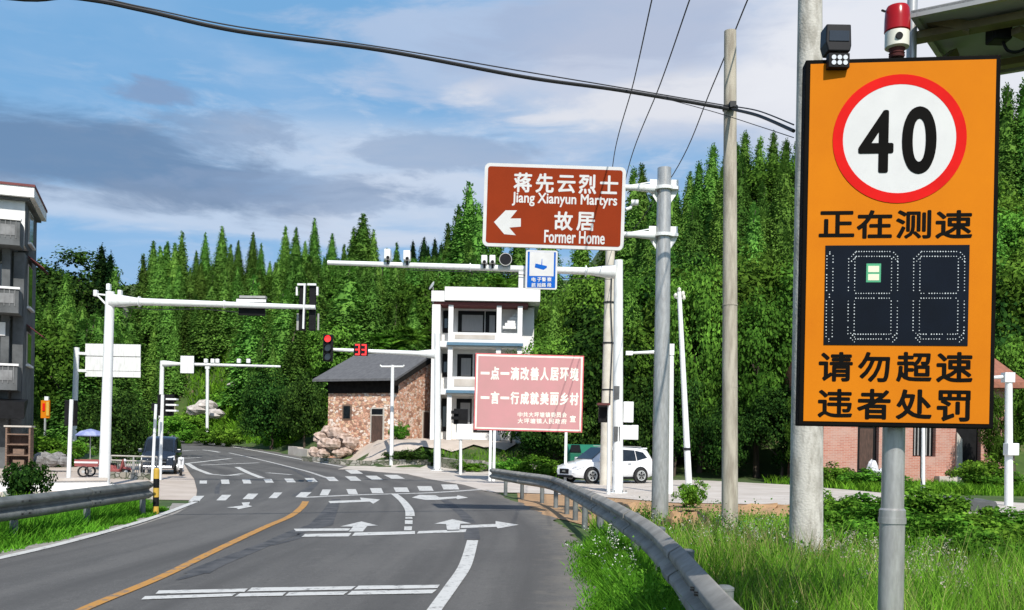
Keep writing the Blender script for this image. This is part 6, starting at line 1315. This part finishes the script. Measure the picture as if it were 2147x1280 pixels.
FIRS = [fir_mesh(s, rb, 1500, 0.026, L['fir'], 0.86, 0.10) for s, rb in ((1, 0.215), (2, 0.185), (3, 0.25), (4, 0.20), (5, 0.235))]
FIRD = [fir_mesh(s, rb, 1300, 0.028, L['firdark'], 0.75, 0.16) for s, rb in ((11, 0.20), (12, 0.24))]
FIRN = [fir_mesh(s, rb, 2200, 0.024, L['fir'], 0.84, 0.14) for s, rb in ((21, 0.22), (22, 0.26), (23, 0.20))]
FTR = trunk_mesh(0.96, 0.016, 3)
BRO = [crown_mesh(s, 0.36, 0.40, 60, 110, 0.036, L['broad'], 0.58) for s in (31, 32, 33)]
BRN = [crown_mesh(s, 0.36, 0.40, 95, 150, 0.027, L['broad'], 0.58) for s in (41, 42)]
DRK = [crown_mesh(s, 0.40, 0.40, 80, 110, 0.034, L['dark'], 0.56) for s in (51, 52)]
BTR = trunk_mesh(0.72, 0.028, 5, 0.22, 5)
SHR = [crown_mesh(s, 0.55, 0.45, 46, 90, 0.062, L['shrub'], 0.36, shell=0.35) for s in (61, 62, 63)]
SHD = [crown_mesh(s, 0.55, 0.45, 46, 80, 0.07, L['dark'], 0.36, shell=0.35) for s in (71, 72)]
STR = trunk_mesh(0.5, 0.02, 9, 0.25, 4)
tr_rng = random.Random(11)
def stand(u, v, Y, minh=3.0):
    """foot of a tree whose tip is photographed at (u, v), and its height"""
    a = P(u, v, Y); z = T(a.x, Y); return (a.x, Y, z - 0.15), max(minh, a.z - z + 0.15)
GF = 'firs of the forest on the hillside'
LF = {0: 'slender green fir among many on the forested hillside', 1: 'dark fir among the pale ones on the skyline'}
SKY_FIRS = [(243, 560, 112), (300, 533, 126), (322, 506, 130), (347, 515, 132), (380, 545, 128), (412, 525, 132), (431, 488, 134), (466, 474, 132), (484, 512, 128), (500, 505, 134), (531, 486, 132), (548, 510, 130), (566, 548, 124), (599, 474, 128), (621, 478, 126), (640, 505, 124), (660, 458, 126), (697, 490, 122), (722, 512, 120), (742, 478, 116), (762, 447, 116), (784, 482, 115), (812, 520, 118), (832, 508, 124), (940, 470, 104), (962, 428, 102), (985, 384, 100), (1004, 425, 98), (1040, 440, 100), (1090, 450, 100), (1150, 430, 98), (1220, 440, 96), (1285, 420, 94),
            (1329, 352, 92), (1346, 346, 94), (1372, 385, 88), (1420, 392, 86), (1447, 360, 84)]
sel = set()
for i, (u, v, Y) in enumerate(SKY_FIRS):
    p, h = stand(u, v, Y); wf = 1.45 if u in (762, 985) else 1.0; tree('fir_tree', LF[0], GF, p, (h * wf, h * wf, h) if h < 15 else (h * 0.85 * wf, h * 0.85 * wf, h), tr_rng.uniform(0, 6.28), FIRS[i % 5], FTR)
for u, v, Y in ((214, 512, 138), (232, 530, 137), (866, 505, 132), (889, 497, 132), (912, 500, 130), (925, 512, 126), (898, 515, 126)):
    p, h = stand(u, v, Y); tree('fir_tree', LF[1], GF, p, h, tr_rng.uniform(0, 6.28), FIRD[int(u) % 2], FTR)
for i, (u, v, Y) in enumerate(((1466, 340, 76), (1495, 303, 76), (1520, 330, 78), (1545, 300, 80), (1562, 276, 82), (1594, 286, 80), (1622, 278, 82), (1648, 292, 80), (1670, 300, 82), (1715, 270, 82), (1790, 250, 82), (1870, 240, 84), (1950, 215, 84), (2030, 200, 84), (2090, 205, 80), (2112, 180, 76), (2150, 165, 76), (2195, 160, 76), (2240, 180, 72))):
    p, h = stand(u, v, Y); tree('fir_tree', 'tall fir in the stand on the steep slope right of the brown sign pole', 'tall firs on the right slope', p, (h * 0.9, h * 0.9, h), tr_rng.uniform(0, 6.28), FIRN[i % 3], FTR)
SKV = [(60, 570), (150, 560), (215, 560), (300, 558), (420, 540), (560, 556), (590, 520), (700, 530), (800, 540), (930, 520), (960, 480), (1010, 450), (1300, 450), (1330, 420), (1440, 400), (1480, 365), (1560, 320), (1680, 320), (2260, 220)]
def sk(u): return float(np.interp(u, [q[0] for q in SKV], [q[1] for q in SKV]))
nfill = 0
for Y in (128, 120, 112, 105, 98, 92, 86):
    u = 50 + tr_rng.uniform(0, 20)
    while u < 1010:
        uu = u + tr_rng.uniform(-9, 9); a = P(uu, 800, Y + tr_rng.uniform(-2.5, 2.5)); xr = float(np.interp(a.y, YR, XR)); xl = float(np.interp(a.y, YL, XL))
        u += tr_rng.uniform(26, 46) * 100 / Y
        if xl - 4 < a.x < xr + 2 and Y < 114: continue
        z = T(a.x, a.y); h = tr_rng.uniform(6.5, 13.0); top = VH + (uu - CX) * ROLL - (z + h - CH) * F / a.y
        if top < sk(uu) + 8: h -= (sk(uu) + 8 - top) * a.y / F
        if h < 3.5: continue
        vb = VH + (uu - CX) * ROLL - (z - CH) * F / a.y
        if 345 < uu < 515 and vb > 782: continue                   # the open grassy slope
        nfill += 1
        if tr_rng.random() < 0.05 or (Y < 95 and tr_rng.random() < 0.12): tree('leafy_tree', 'rounded leafy tree among the firs on the hillside', 'leafy trees among the firs', (a.x, a.y, z - 0.2), h * 0.85, tr_rng.uniform(0, 6.28), BRO[nfill % 3], BTR)
        else: tree('fir_tree', LF[0], GF, (a.x, a.y, z - 0.2), (h * (wv_ := tr_rng.uniform(0.9, 1.55)), h * wv_, h), tr_rng.uniform(0, 6.28), FIRS[nfill % 5], FTR)
for u, Y, h in ((322, 119, 10), (338, 117, 9), (352, 120, 10.5), (366, 117.5, 9), (380, 120, 10), (332, 123, 11), (346, 125, 11), (362, 124, 10.5), (376, 125, 11), (395, 121, 9), (408, 119, 8.5)):
    a = P(u, 800, Y); tree('fir_tree', LF[0], GF, (a.x, a.y, T(a.x, a.y) - 0.2), h, u * 1.3, FIRS[u % 5], FTR)
# dark crowns on the far left skyline
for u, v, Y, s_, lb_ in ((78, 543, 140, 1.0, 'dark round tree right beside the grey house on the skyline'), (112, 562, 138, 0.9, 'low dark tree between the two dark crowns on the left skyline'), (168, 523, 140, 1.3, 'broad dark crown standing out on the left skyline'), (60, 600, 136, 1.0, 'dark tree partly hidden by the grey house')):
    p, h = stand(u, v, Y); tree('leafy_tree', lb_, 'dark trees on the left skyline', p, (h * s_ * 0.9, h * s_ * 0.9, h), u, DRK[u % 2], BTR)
# right slope: leafy trees and firs between the side road and the skyline
nr_ = 0
for Y in (76, 71, 66, 61, 57, 53.5):
    u = 1015 + tr_rng.uniform(0, 30)
    while u < 2260:
        uu = u + tr_rng.uniform(-12, 12); a = P(uu, 800, Y + tr_rng.uniform(-1.6, 1.6)); u += tr_rng.uniform(44, 70) * 70 / Y
        z = T(a.x, a.y)
        if uu < 1115 and a.y < 68: continue
        h = tr_rng.uniform(7.5, 11.5) if uu > 1280 else tr_rng.uniform(7, 9.5)
        top = VH + (uu - CX) * ROLL - (z + h - CH) * F / a.y
        if top < sk(uu) + 20: h -= (sk(uu) + 20 - top) * a.y / F
        if h < 3: continue
        nr_ += 1
        if tr_rng.random() < 0.82 and Y > 56: tree('fir_tree', 'bushy fir between leafy trees on the right slope', 'firs on the right slope', (a.x, a.y, z - 0.2), (h * 1.0, h * 1.0, h * 1.1), tr_rng.uniform(0, 6.28), FIRN[nr_ % 3], FTR)
        else: tree('leafy_tree', 'leafy tree in the thick growth beyond the side road', 'leafy trees beyond the side road', (a.x, a.y, z - 0.2), (h, h, h * 1.05), tr_rng.uniform(0, 6.28), (BRN[nr_ % 2] if nr_ % 5 else DRK[nr_ % 2]), BTR)
# single trees that stand out
def crownat(name, label, u, v, Y, wpx, hpx, cm, tm, cat='tree', group=None, zoff=0.0):
    """tree whose crown is photographed centred at (u, v), WPX wide, with its tip HPX above the ground"""
    p = P(u, v, Y); z = T(p.x, Y); H = hpx * Y / F; Wd = wpx * Y / F
    w0 = max(x.co.x for x in cm.vertices) - min(x.co.x for x in cm.vertices); h0 = max(x.co.z for x in cm.vertices)
    return tree(name, label, group, (p.x, Y, z - 0.05 + zoff), (Wd / w0, Wd / w0, H / h0), u * 0.7, cm, tm, cat)
RND = crown_mesh(81, 0.45, 0.42, 110, 110, 0.034, L['dark'], 0.52, cl=0.30, shell=0.4)
crownat('round_tree', 'dense round dark tree on the pavement between the gantry posts', 247, 890, 45.0, 170, 178, RND, STR)
BIGD = [crown_mesh(s, 0.45, 0.42, 100, 110, 0.034, L['dark'], 0.50, cl=0.34, shell=0.35) for s in (83, 84)]
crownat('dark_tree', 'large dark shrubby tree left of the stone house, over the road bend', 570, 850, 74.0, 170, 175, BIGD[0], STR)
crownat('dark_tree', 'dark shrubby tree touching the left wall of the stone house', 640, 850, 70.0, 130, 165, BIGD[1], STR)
crownat('leafy_tree', 'tall leafy tree right behind the roof of the white house', 1175, 750, 68.0, 190, 320, BRN[0], BTR)
crownat('leafy_tree', 'bushy tree against the right side of the white house', 1122, 740, 60.5, 80, 255, BRN[1], BTR)
crownat('leafy_tree', 'small leafy tree in front of the upper balcony of the white house', 1075, 740, 55.5, 60, 205, BRN[0], BTR)
crownat('leafy_tree', 'leafy tree with drooping crown behind the beige pole', 1240, 700, 62.0, 200, 370, BRN[1], BTR)
crownat('leafy_tree', 'dark tree behind the right edge of the pink billboard', 1290, 800, 52.0, 170, 260, DRK[1], BTR)
crownat('leafy_tree', 'bright leafy tree between the galvanised pole and the tan pole', 1470, 760, 50.0, 190, 470, BRN[0], BTR)
crownat('leafy_tree', 'leafy tree directly behind the tan concrete pole', 1590, 800, 49.0, 210, 400, BRN[1], BTR)
crownat('leafy_tree', 'leafy tree rising over the roof of the brick house', 1900, 700, 53.0, 300, 520, BRN[0], BTR)
crownat('leafy_tree', 'leafy tree at the right end of the brick house', 2130, 800, 47.0, 160, 330, BRN[1], BTR)
for i, (u, Y, wp, hp, lb_) in enumerate(((1350, 50, 150, 210, 'dark shrub tree behind the white car'), (1415, 49, 130, 230, 'dark shrub tree behind the thin leaning white pole'), (1520, 47.5, 150, 180, 'dark shrub tree left of the tan concrete pole across the road'), (1640, 47, 160, 200, 'dark shrub tree left of the brick house wall'), (1210, 52, 180, 190, 'dark shrub tree behind the green waste container'), (1110, 53, 150, 150, 'dark shrub behind the left legs of the pink billboard'))):
    crownat('shrub_tree', lb_, u, 900, Y, wp, hp, DRK[i % 2] if i % 2 else BIGD[0], STR, 'tree', 'dark shrub trees along the side road')
crownat('leafy_tree', 'small leafy tree in front of the right end of the brick house', 2092, 930, 41.0, 80, 215, BRN[1], BTR)
crownat('leafy_tree', 'small leafy tree hiding the left corner of the brick house', 1680, 900, 43.0, 70, 225, BRN[0], BTR)
# ferny palms over the stone house roof
def palm_mesh(seed, nf=26):
    g = np.random.default_rng(seed); cs, ds, ss, ls = [], [], [], []
    for k in range(nf):
        a = g.random() * 6.28; e = g.uniform(0.1, 1.2); n = 16; t = np.linspace(0.08, 1, n); x = t * math.cos(e) * 0.9; z = t * math.sin(e) - 0.5 * t * t; b = np.stack([x * math.cos(a), x * math.sin(a), z + 0.5], 1)
        d = np.gradient(b, axis=0); d = unit(d); sd = np.array([-math.sin(a), math.cos(a), 0])
        for sg in (1, -1): cs.append(b); dd = unit(d * 0.7 + sd * sg * 0.8 + np.array([0, 0, -0.25])); ds.append(dd); ss.append(unit(np.cross(dd, np.tile([0, 0, 1.0], (n, 1))))); ls.append(0.30 * np.sin(np.pi * np.clip(t, 0.1, 0.95)) + 0.05)
    l_ = np.concatenate(ls); v, t_ = rot_leaves(np.concatenate(cs), np.concatenate(ds), np.concatenate(ss), l_, 0.022); return fastmesh('fronds', v, t_, L['shrub'])
PALM = [palm_mesh(1), palm_mesh(2)]
for i, (u, v, Y, s_, lb_) in enumerate(((800, 715, 72, 2.6, 'leftmost fern palm behind the grey roof of the stone house'), (835, 705, 73, 2.8, 'middle fern palm behind the grey roof of the stone house'), (870, 700, 72, 2.8, 'fern palm between the grey roof and the white house'), (1015, 605, 68, 2.4, 'fern palm rising behind the white house roof, left one'), (1055, 595, 68, 2.6, 'fern palm rising behind the white house roof, right one'))):
    p = P(u, v, Y); z = T(p.x, Y); hh = p.z - z; t_ = thing('fern_palm', lb_, 'palm', (p.x, Y, z), 0, 'fern palms behind the houses')
    MB().tube([(0, 0, -0.3), (0, 0, max(0.3, hh - 0.4 * s_))], [0.14, 0.10], 8).build('trunk', 'bark', t_)
    o = bpy.data.objects.new('fronds', PALM[i % 2]); col.objects.link(o); o.parent = t_; o.location = (0, 0, hh - 0.75 * s_); o.scale = (s_,) * 3
# bushes
def bush(label, u, v, Y, w_m, h_m, group, dark=False, name='bush'):
    p = P(u, v, Y); i = int(u + v) % 3; cm = SHD[i % 2] if dark else SHR[i]
    tree(name, label, group, (p.x, Y, T(p.x, Y) - 0.05), (w_m / 1.15, w_m / 1.15, h_m / 0.86), u * 0.37, cm, None, 'bush')
for u, Y, wm, hm, lb_ in ((1765, 19.5, 1.6, 0.75, 'green bush just right of the thick concrete pole'), (1830, 19.0, 1.9, 0.72, 'green bush behind the joint of the speed sign pole'), (1920, 18.5, 2.0, 0.75, 'green bush right of the speed sign pole, highest of its row'), (2000, 18.0, 1.9, 0.62, 'green bush in front of the grey concrete block'), (2080, 16.5, 1.8, 0.55, 'green bush below the foot of the right white post'), (2150, 15.5, 1.8, 0.55, 'green bush cut by the right edge of the view'), (1790, 16.5, 1.6, 0.62, 'low green bush left of the speed sign pole'), (1850, 15.5, 1.6, 0.60, 'low green bush behind the middle of the speed sign pole'), (1945, 15.5, 1.8, 0.66, 'broad green bush right of the speed sign pole'), (2030, 14.5, 1.7, 0.62, 'green bush in the middle of the lower right verge'), (2110, 13.5, 1.6, 0.58, 'green bush near the right edge below the white post'), (1770, 14.0, 1.3, 0.55, 'lowest green bush beside the thick concrete pole'), (1970, 13.0, 1.5, 0.55, 'small green bush nearest the speed sign pole on its right'), (2070, 12.0, 1.5, 0.55, 'nearest green bush at the lower right')):
    bush(lb_, u, 1100, Y, wm * tr_rng.uniform(0.8, 1.1), hm * tr_rng.uniform(1.05, 1.45), 'green bushes on the verge behind the speed board')
for u, Y, wm, hm, lb_ in ((1745, 40.5, 2.4, 1.2, 'leafy bush below the left wall of the brick house'), (1790, 40.0, 2.4, 1.0, 'leafy bush below the dark doorway of the brick house'), (1850, 39.5, 2.4, 0.9, 'leafy bush under the middle wall of the brick house'), (1990, 38.5, 2.0, 0.5, 'low bush under the pale plinth of the brick house'), (2060, 40, 2.6, 1.7, 'leafy bush at the right doorway of the brick house'), (2095, 39, 2.4, 1.0, 'leafy bush left of the white post with the box')):
    bush(lb_, u, 1000, Y, wm, hm, 'bushes before the brick house')
bush('young green bush on the dirt between the galvanised pole and the tan pole', 1450, 1040, 25.0, 0.9, 0.9, None)
bush('leafy bush growing over the left guardrail', 55, 980, 24.0, 1.2, 1.25, None, True)
for u, Y, wm, hm, lb_ in ((100, 47, 3.0, 1.5, 'green bush in front of the distant orange board'), (135, 50, 3.2, 1.7, 'green bush left of the round dark tree'), (75, 52, 3.0, 1.9, 'green bush beside the wall of the grey house')):
    bush(lb_, u, 930, Y, wm, hm, 'bushes beside the grey house')
for u, Y, wm, hm, lb_ in ((840, 53.6, 2.2, 0.6, 'dark bush under the double armed lamp post'), (870, 53.3, 2.4, 0.8, 'dark bush between the lamp post and the signal gantry'), (900, 53, 2.0, 0.8, 'dark bush at the foot of the signal gantry')): bush(lb_, u, 965, Y, wm, hm, 'bushes before the stone house', True)
bush('green bush beside the timber door of the stone house', 838, 890, 57.0, 1.4, 1.3, None)
for u, Y, wm, hm, lb_ in ((985, 49.5, 2.0, 0.7, 'low bush on the stone wall left of the billboard legs'), (1075, 46.5, 2.4, 1.0, 'low bush between the billboard legs'), (1130, 45.5, 2.6, 1.1, 'low bush right of the left billboard legs'), (1165, 45.2, 1.8, 1.0, 'low bush left of the white car bonnet')): bush(lb_, u, 965, Y, wm, hm, 'low bushes under the billboard')
for u, v, Y, wm, hm, lb_ in ((360, 830, 84, 5, 2.6, 'bright bush at the left of the grassy slope'), (400, 790, 98, 6, 3.5, 'bush at the top left of the grassy slope'), (470, 780, 104, 6, 3.2, 'bush at the top of the grassy slope below the far gantry arm'), (480, 900, 78, 3.2, 1.9, 'bright bush at the lower right of the grassy slope'), (440, 900, 80, 3.5, 1.6, 'bright bush low in the middle of the grassy slope'), (395, 895, 84, 3.4, 1.6, 'bright bush at the foot of the grassy slope')): bush(lb_, u, v, Y, wm, hm, 'bushes on the grassy slope')

# grass: blades nobody could count
def blades(g, x, y, h, wd, bend):
    n = len(x); z = terrain(x, y) - 0.02; a = g.random(n) * 6.283; la = g.random(n) * 6.283; b = np.stack([x, y, z], 1)
    s_ = np.stack([np.cos(a), np.sin(a), np.zeros(n)], 1) * wd[:, None]; ln_ = np.stack([np.cos(la), np.sin(la), np.zeros(n)], 1) * (h * bend)[:, None]
    up_ = np.stack([np.zeros(n), np.zeros(n), h], 1); m1 = b + up_ * 0.5 + ln_ * 0.22; tip = b + up_ + ln_
    v = np.stack([b - s_, b + s_, m1 - s_ * 0.75, m1 + s_ * 0.75, tip], 1).reshape(-1, 3); k = np.arange(n)[:, None] * 5
    return v, np.concatenate([k + [0, 1, 3], k + [0, 3, 2], k + [2, 3, 4]])
def patchy(x, y, s, seed):
    return 0.5 + 0.25 * (np.sin(x * s + seed) * np.sin(y * s * 0.8 + seed * 2) + np.sin(x * s * 2.3 + 1.7 * seed + y * s * 1.1)) 
rail_x = np.array([p[0] for p in rpath]); rail_y = np.array([p[1] for p in rpath])
rlim = lambda y: np.interp(y, rail_y, rail_x)
dl_v = np.vectorize(dl)
gg = np.random.default_rng(5)
def scatter(n, y0, y1, power, xf0, xf1):
    y = y0 + (y1 - y0) * gg.random(n) ** power; a, b = xf0(y), xf1(y); return a + (b - a) * gg.random(n), y
def stuff(name, parts, mt, label=None, cat=None):
    vs, ts, b = [], [], 0
    for v, t in parts: vs.append(v); ts.append(t + b); b += len(v)
    o = bpy.data.objects.new(name, fastmesh(name, np.concatenate(vs), np.concatenate(ts), mt)); col.objects.link(o); o['kind'] = 'stuff'
    if label: o['label'] = label; o['category'] = cat
    return o
roadr = lambda y: np.interp(y, YR, XR)
roadl = lambda y: np.interp(y, YL, XL)
parts = []
# tall grass beyond the rail
x, y = scatter(90000, 3.0, 21.5, 1.25, lambda y: rlim(y) + 0.18, lambda y: 2.5 + 0.62 * y)
dlim = np.where(x < 9, dl_v(x), 24.0) + gg.normal(0, 0.5, len(x)); keep = (y < dlim) & (gg.random(len(x)) < 0.35 + 0.8 * patchy(x, y, 1.1, 2.0))
keep &= ~((y > 11.5) & (x > 0.30 * y + 0.6) & (gg.random(len(x)) < 0.75)); x, y = x[keep], y[keep]; hh = gg.uniform(0.22, 0.62, len(x)) * (0.75 + 0.5 * patchy(x, y, 0.7, 1.0)) * np.where(y > 14, 0.75, 1.0) * np.where(y < 8, 1.25, 1.0)
parts.append(blades(gg, x, y, hh, 0.0045 + 0.0006 * y, gg.uniform(0.1, 0.7, len(x))))
x, y = scatter(7000, 3.2, 11, 1.1, lambda y: rlim(y) + 0.2, lambda y: 2.2 + 0.6 * y)
parts.append(blades(gg, x, y, gg.uniform(0.5, 0.85, len(x)), 0.004 + 0.0004 * y, gg.uniform(0.1, 0.5, len(x))))
g1_ = stuff('grass', parts, L['grass'], 'tall sunlit grass and weeds between the guardrail and the side road', 'grass')
x, y = scatter(30000, 3.0, 15.5, 1.3, lambda y: roadr(y) - 0.10 + gg.normal(0, 0.08, len(y)) + 0.05 * np.sin(y * 1.9 + 1), lambda y: rlim(y) + 0.12)
k = gg.random(len(x)) < np.clip((15.8 - y) / 2.5, 0, 1); x, y = x[k], y[k]; e = np.clip((x - roadr(y)) / 0.35, 0.25, 1)
stuff('grass', [blades(gg, x, y, gg.uniform(0.15, 0.50, len(x)) * e, 0.0045 + 0.0006 * y, gg.uniform(0.2, 0.9, len(x)))], L['lush'], 'lush green grass strip between the asphalt edge and the right guardrail', 'grass')
x, y = scatter(26000, 7.5, 21.0, 1.1, lambda y: np.full_like(y, -8.6), lambda y: roadl(y) - 0.42 + 0.12 * np.sin(y * 4))
k = x < roadl(y) - 0.4; x, y = x[k], y[k]; e = np.clip((roadl(y) - 0.4 - x) / 0.5, 0.35, 1)
stuff('grass', [blades(gg, x, y, gg.uniform(0.14, 0.42, len(x)) * e, 0.006 + 0.0006 * y, gg.uniform(0.2, 0.8, len(x)))], L['lush'], 'bright green grass strip under the left guardrail', 'grass')
x, y = scatter(20000, 5.0, 24.0, 1.0, lambda y: np.full_like(y, -20.0), lambda y: np.full_like(y, -7.4))
k = (x < roadl(y) - 2.2) & (y < 19.5 + 0.25 * (x + 20)); x, y = x[k], y[k]
stuff('grass', [blades(gg, x, y, gg.uniform(0.12, 0.4, len(x)), np.full(len(x), 0.02), gg.uniform(0.2, 0.8, len(x)))], L['lush'], 'rough grass behind the left guardrail', 'grass')
x, y = scatter(24000, 74, 124, 1.0, lambda y: roadr(y) + 1.6, lambda y: roadr(y) + 13)
stuff('grass', [blades(gg, x, y, gg.uniform(0.4, 1.1, len(x)), np.full(len(x), 0.09), gg.uniform(0.3, 0.9, len(x)))], L['lush'], 'sunlit rough grass on the slope above the road bend', 'grass')
x1_, y1_ = scatter(9000, 35.5, 43.5, 1.0, lambda y: np.full_like(y, 11.5), lambda y: np.full_like(y, 24)); k = y1_ > np.vectorize(hi_c)(x1_) + 0.2; x1_, y1_ = x1_[k], y1_[k]
x2_, y2_ = scatter(5000, 44.5, 54, 1.0, lambda y: np.full_like(y, -7.0), lambda y: np.full_like(y, 3.0)); k = y2_ > np.vectorize(hi_c)(x2_) + 0.5; x2_, y2_ = x2_[k], y2_[k]
x, y = np.concatenate([x1_, x2_]), np.concatenate([y1_, y2_])
stuff('grass', [blades(gg, x, y, gg.uniform(0.15, 0.5, len(x)), np.full(len(x), 0.03), gg.uniform(0.3, 0.9, len(x)))], L['lush'], 'grass in front of the brick house beyond the side road', 'grass')
# seed heads and small white flowers
def heads(x, y, h, n, spread, size):
    N = len(x); idx = np.repeat(np.arange(N), n); p = np.stack([x, y, terrain(x, y) + h], 1)[idx] + gg.normal(0, 1, (N * n, 3)) * np.array([spread, spread, spread * 1.6]); d = unit(gg.normal(0, 1, (N * n, 3))); s_ = unit(np.cross(d, gg.normal(0, 1, (N * n, 3)))); l_ = size * gg.uniform(0.6, 1.4, N * n); return rot_leaves(p, d, s_, l_, l_ * 0.35)
sx_, sy_ = [], []
for u, v, Y, n, sp_ in ((1900, 1165, 10, 90, 0.40), (1960, 1200, 8.5, 50, 0.3), (1800, 1160, 11, 25, 0.4), (1600, 1120, 12.5, 30, 0.5)):
    p = P(u, v, Y); sx_.append(gg.normal(p.x, sp_, n)); sy_.append(gg.normal(Y, sp_ * 1.3, n))
x, y = np.concatenate(sx_), np.concatenate(sy_); stuff('weeds', [heads(x, y, gg.uniform(0.35, 0.62, len(x)), 14, 0.022, 0.020), blades(gg, x, y, np.full(len(x), 0.5), np.full(len(x), 0.003), np.full(len(x), 0.15))], L['seed'], 'pale pinkish seed heads standing over the grass beside the speed sign pole', 'weeds')
wx_, wy_ = scatter(260, 8.0, 19.0, 0.8, lambda y: rlim(y) + 0.35, lambda y: 1.6 + 0.33 * y); wx2, wy2 = scatter(24, 6.0, 13.0, 1.0, lambda y: roadr(y) + 0.15, lambda y: rlim(y) - 0.1)
wx_, wy_ = np.concatenate([wx_, wx2]), np.concatenate([wy_, wy2])
stuff('weeds', [heads(wx_, wy_, gg.uniform(0.08, 0.42, len(wx_)), 46, 0.070, 0.038)], L['shrub'], 'broad leaved green weeds mixed into the roadside grass', 'weeds')
sx_, sy_ = [], []
for u, v, Y, n, sp_ in ((1300, 1110, 12.0, 26, 0.25), (1330, 1140, 10, 20, 0.25), (1500, 1090, 13, 45, 0.7), (1580, 1090, 14, 60, 0.8), (1560, 1200, 7, 8, 0.3)):
    p = P(u, v, Y); xx = gg.normal(p.x, sp_, n); yy = gg.normal(Y, sp_ * 1.3, n)
    if u < 1400: xx = np.minimum(xx, rlim(yy) - 0.2)
    sx_.append(xx); sy_.append(yy)
dx_ = np.concatenate([gg.normal(P(u, v, Y).x, s_, n) for u, v, Y, s_, n in ((1590, 1130, 12, 0.5, 500), (1480, 1070, 15, 0.6, 300), (1900, 1180, 9, 0.7, 400), (1690, 1130, 11.5, 0.5, 300), (1750, 1220, 7, 0.8, 300))]); dy_ = np.concatenate([gg.normal(Y, s_ * 1.4, n) for u, v, Y, s_, n in ((1590, 1130, 12, 0.5, 500), (1480, 1070, 15, 0.6, 300), (1900, 1180, 9, 0.7, 400), (1690, 1130, 11.5, 0.5, 300), (1750, 1220, 7, 0.8, 300))])
k = dx_ > rlim(dy_) + 0.2; dx_, dy_ = dx_[k], dy_[k]
stuff('weeds', [blades(gg, dx_, dy_, gg.uniform(0.3, 0.75, len(dx_)), np.full(len(dx_), 0.006), gg.uniform(0.1, 0.6, len(dx_)))], L['dry'], 'dry straw coloured stalks among the roadside grass', 'weeds')
x, y = np.concatenate(sx_), np.concatenate(sy_); stuff('weeds', [heads(x, y, gg.uniform(0.28, 0.55, len(x)), 7, 0.022, 0.018)], L['flower'], 'tiny white flowers scattered through the roadside grass', 'flowers')
